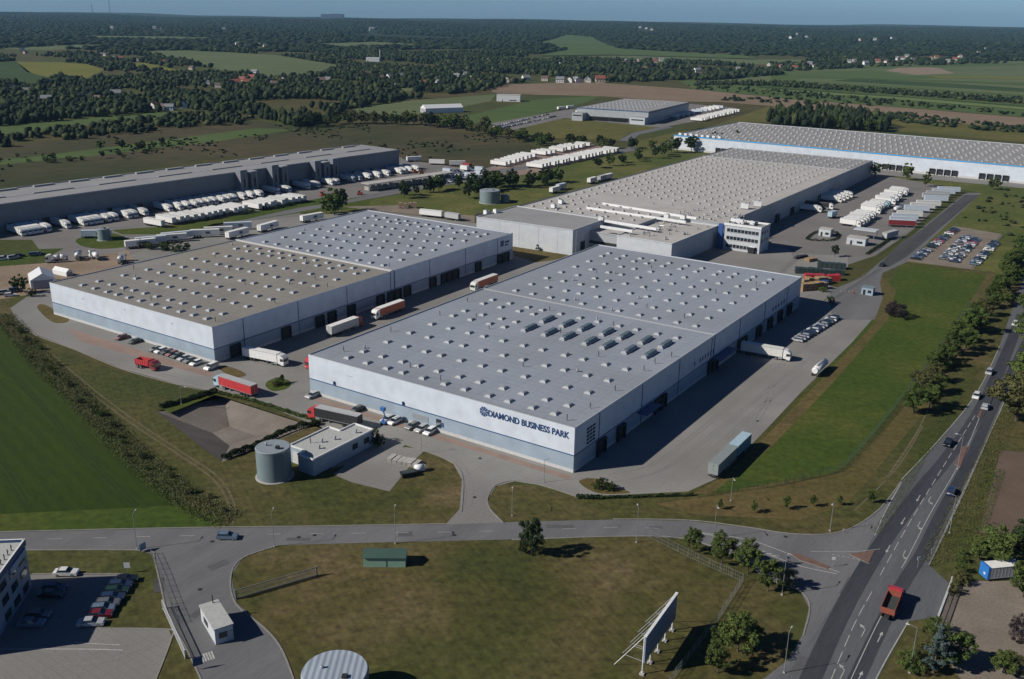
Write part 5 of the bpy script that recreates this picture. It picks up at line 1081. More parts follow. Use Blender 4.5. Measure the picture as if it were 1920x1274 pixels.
# ------------------------------------------------------------------ vegetation
def leaf_mat(name, cols, trans=.0):
    return noise_mat(name, cols, .55, detail=3, rough=.75, coord='Object', randobj=.22, spec=.15, fine=3.0, fine_amt=.3)
L_MID = leaf_mat('leaf_mid', [(.3, (.040, .065, .015)), (.5, (.068, .100, .024)), (.72, (.105, .135, .035))])
L_BRIGHT = leaf_mat('leaf_bright', [(.3, (.045, .070, .017)), (.5, (.075, .104, .026)), (.72, (.125, .148, .042))])
L_DARK = leaf_mat('leaf_dark', [(.3, (.014, .026, .010)), (.5, (.024, .040, .014)), (.72, (.042, .060, .020))])
L_SCRUB = leaf_mat('leaf_scrub', [(.3, (.045, .055, .024)), (.5, (.075, .085, .038)), (.72, (.12, .125, .06))])
L_OLIVE = leaf_mat('leaf_olive', [(.3, (.055, .060, .022)), (.5, (.090, .092, .034)), (.72, (.135, .130, .055))])
L_PURPLE = leaf_mat('leaf_purple', [(.3, (.022, .018, .020)), (.5, (.040, .028, .032)), (.72, (.06, .045, .04))])
L_BLUE = leaf_mat('leaf_spruce', [(.3, (.030, .045, .040)), (.5, (.055, .078, .072)), (.72, (.09, .115, .11))])
M_BARK = plain('bark', (.085, .065, .05), .95)
def crown_mesh(name, seed, mat, nclump, nleaf, leaf, shape='round'):
    """leaf clusters in a unit-height crown (z .15-1), radius about .4"""
    r = np.random.RandomState(seed); V = []; n = 0
    C = []
    while len(C) < nclump:
        p = r.uniform(-1, 1, 3)
        d = np.linalg.norm(p)
        if d > 1 or d < .35: continue
        z = .58 + p[2] * .40; rr = .36
        if shape == 'tall': rr = .22; z = .55 + p[2] * .44
        if shape == 'cone': z = .1 + (p[2] + 1) / 2 * .88; rr = .27 * (1.05 - z) * 1.3; 
        if shape == 'bush': z = .45 + p[2] * .5; rr = .55
        lob = 1 + .28 * math.sin(3 * math.atan2(p[1], p[0]) + seed) * (1 - abs(p[2])) + r.uniform(-.12, .12)
        C.append((p[0] * rr * lob, p[1] * rr * lob, z, r.uniform(.6, 1.25)))
    C = np.array(C); k = np.repeat(np.arange(nclump), nleaf); N = len(k)
    cr_ = {'round': .10, 'tall': .085, 'cone': .06, 'bush': .13}[shape]
    g = r.normal(size=(N, 3)); g /= np.linalg.norm(g, axis=1)[:, None]; g *= (r.uniform(0, 1, N) ** .4)[:, None] * cr_ * C[k, 3][:, None]
    cen = C[k, :3] + g * np.array([1, 1, .75]); cen[:, 2] = np.maximum(cen[:, 2], .03)
    nrm = g / (np.linalg.norm(g, axis=1)[:, None] + 1e-9) + r.normal(size=(N, 3)) * .55 + np.array([0, 0, .35]); nrm /= np.linalg.norm(nrm, axis=1)[:, None]
    t = np.cross(nrm, r.normal(size=(N, 3))); t /= np.linalg.norm(t, axis=1)[:, None]; b = np.cross(nrm, t)
    s = leaf * r.uniform(.6, 1.3, N)[:, None]
    q = np.stack([cen - t * s - b * s * .6, cen + t * s * .9 - b * s * .7, cen + t * s * .2 + b * s * 1.1], 1).reshape(-1, 3)
    me = bpy.data.meshes.new(name); me.vertices.add(len(q)); me.vertices.foreach_set('co', q.ravel().astype(np.float32))
    me.loops.add(3 * N); me.loops.foreach_set('vertex_index', np.arange(3 * N, dtype=np.int32)); me.polygons.add(N)
    me.polygons.foreach_set('loop_start', np.arange(0, 3 * N, 3, dtype=np.int32)); me.polygons.foreach_set('loop_total', np.full(N, 3, dtype=np.int32))
    me.materials.append(mat); me.update(); me.validate(); return me
def trunk_mesh(seed, shape='round'):
    r = random.Random(seed); m = MB(); m.bar((0, 0, -.01), (.005, 0, .3), .022, M_BARK, 7, r2=.016); m.bar((.005, 0, .3), (.01, .01, .75), .016, M_BARK, 6, r2=.006)
    if shape != 'cone':
        for k in range(6):
            a = k * 1.05 + r.uniform(-.3, .3); h = r.uniform(.18, .45); m.bar((.005, 0, h), (.24 * math.cos(a) * (.6 if shape == 'tall' else 1), .24 * math.sin(a) * (.6 if shape == 'tall' else 1), h + r.uniform(.15, .3)), .010, M_BARK, 5, r2=.004)
    return m.mesh('trunk')
TRUNKS = [trunk_mesh(i) for i in range(3)]; TRC = trunk_mesh(5, 'cone')
KINDS = {}
for nm, mat, sh in (('mid', L_MID, 'round'), ('bright', L_BRIGHT, 'round'), ('dark', L_DARK, 'round'), ('olive', L_OLIVE, 'round'), ('tall', L_MID, 'tall'), ('conifer', L_DARK, 'cone'), ('bush', L_MID, 'bush'), ('darkbush', L_DARK, 'bush'), ('olivebush', L_OLIVE, 'bush'), ('purple', L_PURPLE, 'bush'), ('spruce', L_BLUE, 'cone'), ('greybush', L_DARK, 'tall')):
    KINDS[nm] = ([crown_mesh('crown', 11 * i + len(nm), mat, 58, 90, .0215, sh) for i in range(2)], [crown_mesh('crown', 50 + 7 * i + len(nm), mat, 34, 34, .042, sh) for i in range(2)])
def tree(p, h, kind, label, w=1.0, group=None, near=True, nm=None, cat=None):
    bush = 'bush' in kind or kind == 'purple'
    t = thing(nm or ('bush' if bush else 'tree'), label, cat or ('bush' if bush else 'tree'), p, rnd.uniform(0, 6.28), group, (h * w * rnd.uniform(.92, 1.08), h * w * rnd.uniform(.92, 1.08), h))
    part('crown', rnd.choice(KINDS[kind][0 if near else 1]), t)
    part('trunk', TRC if kind in ('conifer', 'spruce') else rnd.choice(TRUNKS), t)
    return t
CN = {'mid': 'green', 'bright': 'bright green', 'dark': 'dark green', 'olive': 'olive green', 'tall': 'slim green', 'conifer': 'dark conical', 'bush': 'green', 'darkbush': 'dark', 'olivebush': 'olive', 'purple': 'purple leaved', 'spruce': 'blue grey', 'greybush': 'dark slim'}
def trow(pix, n, h0, h1, kinds, label, group, near=False, jit=2.0, w=1.0):
    """label: # ordinal, @ look"""
    pts = [P(*p) for p in pix]; ls = [0]
    for a, b in zip(pts, pts[1:]): ls.append(ls[-1] + (b - a).length)
    for k in range(n):
        s = ls[-1] * (k + .5 + rnd.uniform(-.25, .25)) / n; i = max(j for j in range(len(pts) - 1) if ls[j] <= s); p = pts[i].lerp(pts[i + 1], (s - ls[i]) / max(1e-6, ls[i + 1] - ls[i]))
        p = p + Vector((rnd.uniform(-jit, jit), rnd.uniform(-jit, jit), 0)); kd = rnd.choice(kinds); h = rnd.uniform(h0, h1)
        tree(p, h, kd, label.replace('#', ordn(k)).replace('@', CN[kd]), w * rnd.uniform(.85, 1.2), group, near)
# near single trees
tree(P(997, 1042), 9.2, 'dark', 'tall dark tree with ragged crown standing alone on the lawn by the side road', .72, near=True)
tree(P(984, 1038), 4.5, 'darkbush', 'low dark bush at the foot of the lone lawn tree', .6)
for (x, y, h, k, lab, w) in ((1299, 1036, 6.0, 'bright', 'slim young tree, leftmost of the kerb row', .75), (1353, 1056, 7.2, 'bright', 'round green tree second in the kerb row', .95), (1402, 1076, 7.8, 'bright', 'tall green tree third in the kerb row', .85), (1440, 1109, 7.0, 'bright', 'green tree at the right end of the kerb row', .95), (1474, 1098, 4.0, 'olivebush', 'pale olive bush beside the last kerb tree', .7),
    (1383, 1222, 8.0, 'bright', 'big bright tree by the fence near the billboard', 1.05), (1412, 1215, 5.0, 'mid', 'shaded tree right of the big bright one', 1.0), (1345, 1262, 6.5, 'bright', 'bright tree at the bottom edge right of the billboard', .9), (1345, 1205, 3.2, 'bush', 'low bush between billboard shade and the big tree', .9),
    (1872, 1058, 8.5, 'bright', 'large yellow green garden tree above the blue lorry', 1.25), (1835, 1050, 5.0, 'bright', 'smaller garden tree left of the large one', 1.0), (1925, 1050, 9, 'dark', 'dark garden tree at the right edge', 1.1), (1918, 1120, 8.0, 'bright', 'yellow green tree right of the blue lorry', 1.1),
    (1750, 1262, 9.5, 'spruce', 'blue grey spruce at the bottom right', 1.0), (1790, 1250, 7.0, 'mid', 'green bush tree beside the blue grey spruce', 1.1), (1880, 1262, 4.5, 'bright', 'bright shrub in the gravel yard bed', 1.2), (1915, 1200, 5.0, 'purple', 'purple leaved shrub at the right edge of the gravel yard', .8), (1905, 1262, 4.0, 'olivebush', 'olive shrub next to the bright shrub', .9),
    (1905, 790, 15, 'olive', 'huge pale olive tree overhanging the main road', 1.3), (1935, 745, 15, 'bright', 'big green tree behind the olive one at the road', 1.2), (1940, 700, 13, 'mid', 'green roadside tree farther up at the right edge', 1.1),
    (1130, 918, 3.2, 'darkbush', 'dark bush on the small island by the warehouse corner', .9), (1145, 920, 2.4, 'bush', 'smaller bush right of the dark island bush', .9), (1118, 916, 2.0, 'bush', 'low shrub left on the island by the corner', 1.0),
    (524, 722, 2.6, 'bush', 'round bush on the teardrop island', 1.1), (515, 724, 1.8, 'olivebush', 'low olive shrub on the teardrop island', 1.2), (530, 719, 3.0, 'greybush', 'dark slim bush on the teardrop island', .8),
    (1682, 596, 6.0, 'purple', 'big round purple leaved bush on the green strip', 1.1), (1675, 588, 5.0, 'purple', 'purple leaved bush tucked behind the big one', 1.0),
    (701, 832, 4.8, 'darkbush', 'dark tree leaning over the pump house corner', .8), (712, 836, 3.0, 'darkbush', 'low dark bush at the pump house corner', .8), (617, 790, 2.2, 'bush', 'bush behind the pump house', .9),
    (40, 550, 8, 'mid', 'dense green tree at the white gabled tent', 1.0), (60, 556, 4, 'darkbush', 'dark bush between tent and lane', .9),
    (627, 404, 15, 'mid', 'large bushy tree behind the rear roof of the left warehouse', 1.15), (640, 396, 13, 'dark', 'darker tree right behind the large bushy one', .9), (612, 400, 9, 'mid', 'lower tree left of the large bushy one', 1.1),
    (1565, 482, 6, 'dark', 'dark tree between works yard and crate rows', .9), (1862, 356, 9, 'mid', 'round tree alone before the long white warehouse', 1.2), (1735, 350, 10, 'mid', 'tall tree near the corner of the works yard', .8), (1700, 338, 12, 'mid', 'tall tree at the back of the works yard', .9), (1640, 332, 11, 'bright', 'bushy tree at the far corner of the pale works hall', 1.2),
    (1556, 568, 3.0, 'darkbush', 'dark bush in the shade at the end of the car row', 1.2), (1545, 548, 2.2, 'bush', 'long low shrub in front of the timber', 1.3), (1540, 546, 2.0, 'bush', 'low shrub left in front of the timber', 1.3),
    (1010, 470, 3, 'darkbush', 'dark bush in the gap between the two front warehouses', 1.2)):
    tree(P(x, y), h, k, lab, w, near=y > 560)
trow([(60, 480), (40, 484)], 2, 1, 1.5, ['bush'], '# low bush by the scrap cars', 'bushes by the scrap cars')
# young roadside trees on the verge
for k, (x, y) in enumerate(((1413, 962), (1474, 955), (1524, 950), (1573, 948), (1632, 944), (1350, 955))):
    tree(P(x, y), rnd.uniform(2.6, 3.6), 'mid', f'young sapling, {ordn([1, 2, 3, 4, 5, 0][k])} from the left on the dry verge', .7, 'saplings on the dry verge')
# trees along the main road
trow([(1715, 790), (1740, 740), (1765, 700), (1790, 655), (1825, 610), (1858, 570), (1890, 525), (1925, 470)], 32, 5, 9.5, ['olive', 'mid', 'bright', 'mid', 'tall'], '# @ tree from the near end along the left road bank', 'trees on the left bank of the main road', True, 2.5)
trow([(1735, 720), (1800, 630), (1860, 560), (1910, 495)], 30, 2.5, 5, ['bush', 'olivebush', 'bush'], '# @ bush from the near end behind the road bank trees', 'bushes on the left bank of the main road', True, 4)
trow([(1868, 580), (1890, 535), (1918, 490), (1950, 440)], 16, 5, 8, ['mid', 'olive', 'bright'], '# @ tree from the near end behind the car park fence', 'trees behind the car park', True, 4)
trow([(1938, 660), (1950, 600), (1970, 520)], 9, 10, 14, ['mid', 'bright'], '# @ tree from the near end along the right road side', 'trees on the right of the main road', True, 2)
trow([(1812, 1040), (1800, 1090), (1785, 1120)], 6, 1.8, 3.2, ['olivebush', 'darkbush', 'bush'], '# @ shrub from the top behind the sliding gate', 'shrubs behind the sliding gate', True, .8)
trow([(1755, 1180), (1735, 1225), (1715, 1262)], 6, 2, 4.5, ['olivebush', 'bush'], '# @ shrub from the top along the lower right verge', 'shrubs along the lower right verge', True, 1.2)
# hedges as single planted things
def hedge(pix, w, h, mat, label, seed, dens=130, name='hedge', kind=None, cat='hedge', leaf=.16):
    pts = wpts(pix, 4); r = np.random.RandomState(seed); L = sum((b - a).length for a, b in zip(pts, pts[1:])); V = []
    for a, b in zip(pts, pts[1:]):
        d = b - a; l = d.length; n = int(l * dens * w * max(h, 1) / 2); s = Vector((-d.y, d.x, 0)).normalized()
        u = r.uniform(0, 1, n); v = r.uniform(-.5, .5, n); wob = .75 + .3 * np.sin((a.x + u * d.x) * 1.7 + seed) * np.sin((a.y + u * d.y) * .9)
        z = h * wob * (r.uniform(0, 1, n) ** .6) * np.sqrt(np.maximum(0, 1 - (2 * v) ** 2 * .8)) + .03
        V.append(np.stack([a.x + u * d.x + v * w * s.x, a.y + u * d.y + v * w * s.y, z], 1))
    c = np.concatenate(V); N = len(c); nr = r.normal(size=(N, 3)) + np.array([0, 0, .8]); nr /= np.linalg.norm(nr, axis=1)[:, None]
    t = np.cross(nr, r.normal(size=(N, 3))); t /= np.linalg.norm(t, axis=1)[:, None]; b = np.cross(nr, t); s = leaf * r.uniform(.6, 1.5, N)[:, None]
    q = np.stack([c - t * s - b * s * .6, c + t * s * .9 - b * s * .7, c + t * s * .2 + b * s * 1.1], 1).reshape(-1, 3)
    me = bpy.data.meshes.new(name); me.vertices.add(len(q)); me.vertices.foreach_set('co', q.ravel().astype(np.float32)); me.loops.add(3 * N); me.loops.foreach_set('vertex_index', np.arange(3 * N, dtype=np.int32)); me.polygons.add(N)
    me.polygons.foreach_set('loop_start', np.arange(0, 3 * N, 3, dtype=np.int32)); me.polygons.foreach_set('loop_total', np.full(N, 3, dtype=np.int32)); me.materials.append(mat); me.update()
    o = bpy.data.objects.new(name, me); COL.objects.link(o); return tag(o, label, cat if not kind else None, kind=kind) if label else tag(o, kind=kind)
hedge([(300, 766), (350, 752), (408, 734)], 1.6, 1.6, L_DARK, 'dark clipped hedge along the upper left edge of the basin', 1)
hedge([(418, 862), (480, 838), (540, 808), (600, 796)], 2.0, 1.7, L_DARK, 'dark hedge along the lower edge of the basin towards the tank', 2)
hedge([(410, 738), (470, 752), (560, 780), (600, 792)], 1.5, 1.0, L_MID, 'green hedge between basin and parked lorries', 3)
hedge([(1080, 934), (1130, 935)], 1.4, 1.2, L_DARK, 'short thick hedge at the edge of the paved yard by the road', 4)
hedge([(1132, 935), (1300, 930)], .7, .9, L_DARK, 'thin straight hedge continuing right along the yard edge', 5, dens=200)
hedge([(1512, 449), (1525, 452), (1560, 452), (1572, 445), (1565, 437), (1530, 437), (1512, 449)], 1.5, 1.4, L_DARK, 'dark hedge ringing the little green at the works gate', 6, dens=50)
hedge([(1625, 478), (1650, 462), (1665, 452)], 1.5, 1.6, L_DARK, 'dark hedge beside the gate of the works yard', 7, dens=50)
SCRUB = [(2, 592), (40, 630), (90, 690), (140, 735), (190, 790), (235, 835), (290, 885), (345, 930), (400, 962), (440, 975)]
hedge(SCRUB, 7.0, .55, L_SCRUB, None, 8, dens=26, name='scrub_belt', kind='stuff', leaf=.13)
hedge(SCRUB, 9, .4, L_OLIVE, None, 9, dens=14, name='scrub_belt', kind='stuff', leaf=.12)
hedge([(x + 4, y - 3) for x, y in SCRUB], 2.6, .6, L_MID, None, 18, dens=10, name='scrub_belt', kind='stuff', leaf=.14)
trow([(20, 605), (90, 680), (190, 785), (290, 880), (420, 965)], 34, .8, 2.1, ['bush', 'olivebush', 'bush', 'darkbush'], '# @ bush from the far end of the scrub belt beside the crop', 'bushes of the scrub belt', True, 2.6)
hedge([(1640, 1000), (1655, 985), (1700, 910), (1760, 800), (1830, 690)], 2.2, .25, L_MID, None, 10, dens=40, name='rough_grass', kind='stuff', leaf=.08)
hedge([(1745, 1060), (1790, 970), (1850, 860), (1890, 780)], 5, .4, L_OLIVE, None, 11, dens=24, name='rough_grass', kind='stuff', leaf=.10)
hedge([(1800, 1060), (1830, 990), (1870, 880)], 4, .5, L_MID, None, 12, dens=24, name='rough_grass', kind='stuff', leaf=.11)
# middle-distance trees
trow([(745, 372), (800, 362), (850, 352), (900, 345), (960, 350)], 16, 6, 11, ['dark', 'conifer', 'mid', 'dark'], '# @ tree from the left in the row left of the wide tank', 'trees by the wide tank', jit=4)
trow([(870, 372), (905, 362), (950, 352), (1000, 350), (1040, 342)], 18, 8, 12, ['dark', 'dark', 'mid'], '# @ tree from the left in the clump behind the wide tank', 'trees behind the wide tank', jit=5)
trow([(1110, 318), (1150, 312), (1200, 300)], 8, 6, 10, ['mid', 'dark'], '# @ tree from the left on the lawn behind the pale roof', 'trees on the lawn', jit=5)
trow([(1200, 300), (1250, 290), (1300, 285), (1380, 275), (1440, 280)], 15, 9, 15, ['mid', 'dark', 'bright'], '# @ tree from the left before the blue trimmed wall', 'trees before the blue trimmed wall', jit=5)
trow([(1450, 290), (1560, 305), (1680, 322)], 8, 6, 9, ['mid'], '# @ tree from the left under the blue trimmed wall', 'small trees under the blue trimmed wall', jit=2)
trow([(960, 262), (1020, 272), (1080, 275), (1150, 278), (1220, 282)], 22, 7, 11, ['mid', 'dark', 'bush'], '# @ tree from the left behind the brick lot', 'trees behind the brick lot', jit=8)
trow([(900, 248), (940, 258), (1000, 266)], 14, 6, 10, ['mid', 'olive'], '# @ tree from the left below the depot car lot', 'trees below the depot lot', jit=8)
trow([(560, 240), (640, 234), (700, 232), (780, 236), (860, 242), (900, 246)], 40, 9, 15, ['mid', 'olive', 'dark'], '# @ tree from the left in the long line beyond the moor', 'trees beyond the moor', jit=10)
trow([(1440, 232), (1520, 238), (1600, 244), (1664, 248)], 24, 10, 15, ['dark', 'mid'], '# @ tree from the left in the front of the small wood', 'front trees of the small wood', jit=8)
trow([(250, 462), (290, 470), (330, 474), (355, 468)], 9, 3, 5, ['bush', 'darkbush', 'mid'], '# @ shrub from the left behind the tan roof edge', 'shrubs behind the tan roof', jit=2)
trow([(370, 412), (450, 402), (560, 385)], 10, 2.2, 3.5, ['bush', 'darkbush'], '# @ shrub from the left along the freight yard strip', 'shrubs on the freight yard strip', jit=2)
trow([(180, 282), (285, 284)], 3, 8, 10, ['dark', 'mid'], '# @ tree from the left standing on the moor', 'moor trees', jit=4)
trow([(20, 300), (110, 302), (180, 300), (220, 296), (330, 268)], 22, 3, 7, ['darkbush', 'bush', 'dark'], '# @ shrub from the left across the moor', 'moor shrubs', jit=12)
# ------------------------------------------------------------------ far woods: thousands of crowns as masses
def pip(px, py, poly):
    inside = np.zeros(len(px), bool); n = len(poly); j = n - 1
    for i in range(n):
        xi, yi = poly[i]; xj, yj = poly[j]; c = ((yi > py) != (yj > py)) & (px < (xj - xi) * (py - yi) / (yj - yi + 1e-12) + xi); inside ^= c; j = i
    return inside
def ico(sub):
    bm = bmesh.new(); bmesh.ops.create_icosphere(bm, subdivisions=sub, radius=1); v = np.array([x.co[:] for x in bm.verts]); f = np.array([[q.index for q in x.verts] for x in bm.faces]); bm.free(); return v, f
W_ALT = {}
def blobs(name, pts, rad_, hgt, mat, sub, seed, jag=.34, lite=True):
    """pts: Nx3 ground points"""
    r = np.random.RandomState(seed); v, f = ico(sub); N = len(pts); nv = len(v)
    R = rad_ * r.uniform(.5, 1.35, N); Hh = hgt * r.uniform(.5, 1.35, N)
    d = 1 + r.uniform(-jag, jag, (N, nv)); X = v[None] * d[:, :, None]
    X = X * np.stack([R, R, Hh * .55], 1)[:, None, :]; X[:, :, 2] += (Hh * .5)[:, None]; X += pts[:, None, :]
    F = (f[None] + (np.arange(N) * nv)[:, None, None]).reshape(-1, 3); M = len(F)
    me = bpy.data.meshes.new(name); me.vertices.add(N * nv); me.vertices.foreach_set('co', X.reshape(-1).astype(np.float32)); me.loops.add(3 * M); me.loops.foreach_set('vertex_index', F.reshape(-1).astype(np.int32)); me.polygons.add(M)
    me.polygons.foreach_set('loop_start', np.arange(0, 3 * M, 3, dtype=np.int32)); me.polygons.foreach_set('loop_total', np.full(M, 3, dtype=np.int32)); [me.materials.append(m_) for m_ in ((mat, W_LIGHT, W_DK) if lite else (mat, mat, W_DKF))]
    pick = r.choice([0, 0, 1, 2, 2], N); me.polygons.foreach_set('material_index', np.repeat(pick, len(f)).astype(np.int32)); me.update()
    o = bpy.data.objects.new(name, me); COL.objects.link(o); o['kind'] = 'stuff'; return o
W_DKF = noise_mat('far_wood_dark', [(.3, (.010, .018, .010)), (.6, (.018, .028, .015)), (.75, (.03, .042, .02))], .006, detail=4, rough=.9, spec=.1, fine=.03, fine_amt=.4)
W_LIGHT = noise_mat('wood_foliage_light', [(.3, (.030, .044, .017)), (.5, (.048, .064, .024)), (.7, (.085, .09, .042))], .05, detail=4, rough=.9, spec=.1, fine=.35, fine_amt=.4)
W_DK = noise_mat('wood_foliage_dark', [(.3, (.008, .015, .010)), (.5, (.015, .024, .014)), (.7, (.026, .036, .018))], .05, detail=4, rough=.9, spec=.1, fine=.35, fine_amt=.4)
W_MAT = noise_mat('wood_foliage', [(.25, (.011, .020, .010)), (.45, (.020, .032, .014)), (.6, (.033, .048, .020)), (.78, (.06, .07, .03))], .055, detail=4, rough=.9, spec=.1, fine=.35, fine_amt=.4)
W_MATF = noise_mat('far_wood_foliage', [(.3, (.012, .022, .010)), (.55, (.022, .035, .014)), (.75, (.042, .058, .022))], .012, detail=5, rough=.9, spec=.1, fine=.05, fine_amt=.45)
FIELDS = [[(-80, 170), (60, 160), (140, 158), (140, 163), (60, 168), (-80, 178)], [(180, 186), (330, 186), (330, 191), (180, 192)], [(700, 170), (860, 158), (880, 160), (720, 176)], [(150, 68), (330, 70), (460, 74), (330, 76), (160, 73)], [(560, 84), (700, 80), (820, 86), (640, 90)], [(0, 92), (160, 84), (250, 86), (90, 95)], [(30, 116), (110, 117), (165, 121), (195, 131), (155, 152), (100, 148), (50, 135)], [(-80, 118), (30, 116), (60, 138), (110, 150), (60, 162), (-80, 148)], [(250, 97), (330, 95), (420, 98), (520, 104), (650, 125), (600, 143), (500, 151), (440, 136), (390, 126), (340, 115)],
    [(200, 116), (270, 118), (345, 134), (330, 140), (250, 128)], [(-80, 247), (100, 228), (200, 219), (340, 208), (325, 216), (170, 232), (-80, 258)], [(655, 206), (760, 190), (930, 177), (1000, 180), (940, 200), (840, 226), (700, 218)], [(1010, 80), (1060, 66), (1110, 70), (1160, 92), (1400, 106), (1520, 112), (1500, 122), (1300, 118), (1100, 112), (960, 115), (960, 110), (1060, 95)],
    [(470, 190), (560, 186), (640, 190), (640, 200), (560, 204), (480, 200)], [(1700, 105), (1900, 108), (2000, 106), (2000, 112), (1720, 112)], [(600, 62), (760, 66), (900, 72), (860, 76), (700, 72)], [(700, 95), (900, 92), (930, 98), (760, 102)]]
HG = {'by the yellow field': [(42, 96, 0, 2, 1.5), (48, 101, 2, 0, 1)], 'on the far left slope': [(192, 104, 0, 2, 1), (198, 105, 1, 1, 1), (216, 108, 0, 1, 1), (226, 113, 2, 0, 1.3), (258, 115, 1, 0, 1.2), (310, 120, 1, 0, 1.3), (360, 131, 2, 1, 1.1)],
    'in the left woods': [(28, 168, 1, 1, 1.1), (50, 174, 1, 2, 1), (88, 192, 0, 2, 1.3), (165, 184, 1, 2, 1.1), (218, 182, 0, 2, 1.4), (183, 189, 1, 1, 1), (292, 205, 0, 0, 1.2), (310, 206, 0, 1, 1), (318, 207, 0, 2, 1.1), (345, 203, 0, 2, 1.2), (390, 158, 0, 2, 1.2), (410, 164, 0, 1, 1), (443, 160, 0, 0, 1.4), (455, 156, 2, 0, 1.5), (465, 160, 2, 0, 1.4), (472, 151, 2, 0, 1.4), (478, 140, 0, 2, 1.3)],
    'in the central village': [(488, 176, 1, 1, 1), (508, 158, 0, 2, 1.2), (516, 161, 0, 1, 1.1), (533, 153, 2, 1, 1.2), (602, 156, 0, 1, 1.4), (615, 152, 1, 2, 1), (692, 143, 0, 1, 1.3), (714, 149, 1, 1, 1), (730, 148, 0, 2, 1.3), (751, 147, 0, 2, 1.3), (763, 158, 2, 1, 1), (787, 144, 0, 1, 1.2), (795, 158, 2, 0, 1), (742, 165, 1, 2, 1), (822, 158, 1, 2, 1.1), (856, 147, 0, 2, 1.3), (868, 141, 0, 1, 1.2), (875, 143, 0, 2, 1.2), (883, 148, 1, 1, 1), (950, 155, 1, 0, 1.6)],
    'beside the brown field': [(986, 151, 0, 2, 1.4), (1022, 152, 1, 1, 1.3), (1050, 155, 0, 2, 1.5), (1070, 155, 0, 2, 1.4), (1080, 155, 0, 2, 1.5), (1102, 155, 0, 2, 1.5), (1125, 155, 2, 0, 1.8), (1050, 122, 0, 2, 1)],
    'in the right hamlet': [(1175, 118, 1, 2, 1.5), (1187, 121, 0, 1, 1.2), (1195, 116, 1, 0, 1.3), (1210, 130, 2, 1, 1), (1228, 118, 2, 0, 1.4), (1240, 115, 0, 2, 1.3), (1307, 136, 0, 2, 1.4), (1311, 142, 0, 1, 1.1), (1384, 131, 0, 2, 1), (1464, 128, 2, 0, 1.3), (1490, 130, 2, 0, 1.3), (1518, 122, 0, 2, 1.3), (1525, 126, 0, 1, 1), (1441, 124, 0, 2, 1.2)],
    'below the right hill': [(1592, 118, 0, 2, 1.2), (1602, 116, 0, 2, 1.1), (1623, 122, 0, 2, 1.5), (1645, 118, 2, 0, 1.5), (1652, 114, 2, 0, 1.4), (1662, 118, 0, 1, 1.2), (1682, 113, 0, 2, 1.5), (1692, 112, 0, 1, 1.4), (1700, 108, 0, 2, 1.4), (1712, 114, 1, 1, 1.3), (1745, 112, 2, 0, 1.4), (1756, 110, 2, 0, 1.4), (1777, 117, 1, 2, 1.3), (1790, 114, 2, 0, 1.4), (1800, 108, 0, 0, 1.4), (1834, 102, 0, 2, 1.4), (1848, 94, 0, 2, 1.3)],
    'high on the far hill': [(1200, 53, 0, 2, 1.8), (1212, 55, 0, 2, 1.8), (1222, 57, 0, 1, 1.8), (1482, 73, 0, 2, 2), (1495, 66, 1, 2, 1.8), (1512, 71, 0, 2, 1.8), (1612, 77, 1, 2, 1.8), (1640, 76, 0, 2, 1.8), (1672, 73, 0, 1, 1.8), (697, 58, 0, 2, 3), (210, 54, 0, 2, 1.8), (290, 54, 0, 2, 1.8), (303, 56, 1, 2, 1.6), (420, 57, 0, 2, 1.8), (445, 84, 0, 2, 1.3), (460, 86, 0, 1, 1.2), (486, 86, 0, 2, 1.2), (497, 88, 1, 2, 1.2)]}
def wood(name, region, spacing, rad_, hgt, mat, sub, seed, keep=1.0, ymax=9500, xr=3500, ymin=700, cluster=None, lite=True):
    """scatter crowns where the ground projects into the given outline of the photograph"""
    r = np.random.RandomState(seed); xs = np.array([q[0] for q in region]); ys = np.array([q[1] for q in region])
    n = int((2 * xr) * (ymax - ymin) / spacing ** 2); n = min(n, 1600000)
    x = r.uniform(-xr, xr, n); y = r.uniform(ymin, ymax, n); z = np.zeros(n)
    if ymax > 3200: z = np.array([terr(a, b) if b > 3200 else 0.0 for a, b in zip(x, y)])
    px, py = project(x, y, z); ok = (px > -60) & (px < 1980); ok &= pip(px, py, region)
    for f in FIELDS: ok &= ~pip(px, py, f)
    for gl in HG.values():
        for h in gl: ok &= ~((np.abs(px - h[0]) < 4 * h[4]) & (py > h[1] - 1.5) & (py < h[1] + 7))
    if cluster: ok &= (np.sin(x / cluster + seed) * np.sin(y / cluster * .8 + 2 * seed) + .5 * np.sin(x / cluster * 2.7 + y / cluster * 1.9) + r.uniform(-.5, .5, n)) > keep
    else: ok &= r.uniform(0, 1, n) < keep
    p = np.stack([x[ok], y[ok], z[ok]], 1); print(name, len(p)); return blobs(name, p, rad_, hgt, mat, sub, seed, lite=lite)
wood('wood', [(-60, 160), (110, 152), (200, 148), (330, 142), (440, 140), (600, 146), (700, 138), (900, 148), (960, 158), (905, 172), (760, 188), (650, 206), (610, 232), (560, 242), (480, 220), (340, 207), (200, 219), (60, 231), (-60, 246)], 7.5, 4.2, 7.8, W_MAT, 1, 3, -.45, 2400, 1300, 820, 60)
wood('wood', [(-60, 262), (60, 250), (170, 237), (325, 219), (345, 211), (480, 222), (560, 243), (480, 232), (340, 242), (200, 256), (60, 272), (-60, 282)], 7.5, 3.4, 5.5, W_MAT, 1, 23, -.3, 1500, 1300, 700, 40)
wood('wood', [(-60, 110), (200, 100), (250, 96), (640, 96), (1000, 100), (1320, 118), (1440, 130), (1470, 140), (1330, 152), (1290, 150), (1180, 156), (920, 158), (690, 140), (600, 147), (340, 143), (110, 153), (-60, 162)], 8.5, 4.8, 8, W_MAT, 1, 4, -.25, 3200, 1800, 1400, 110)
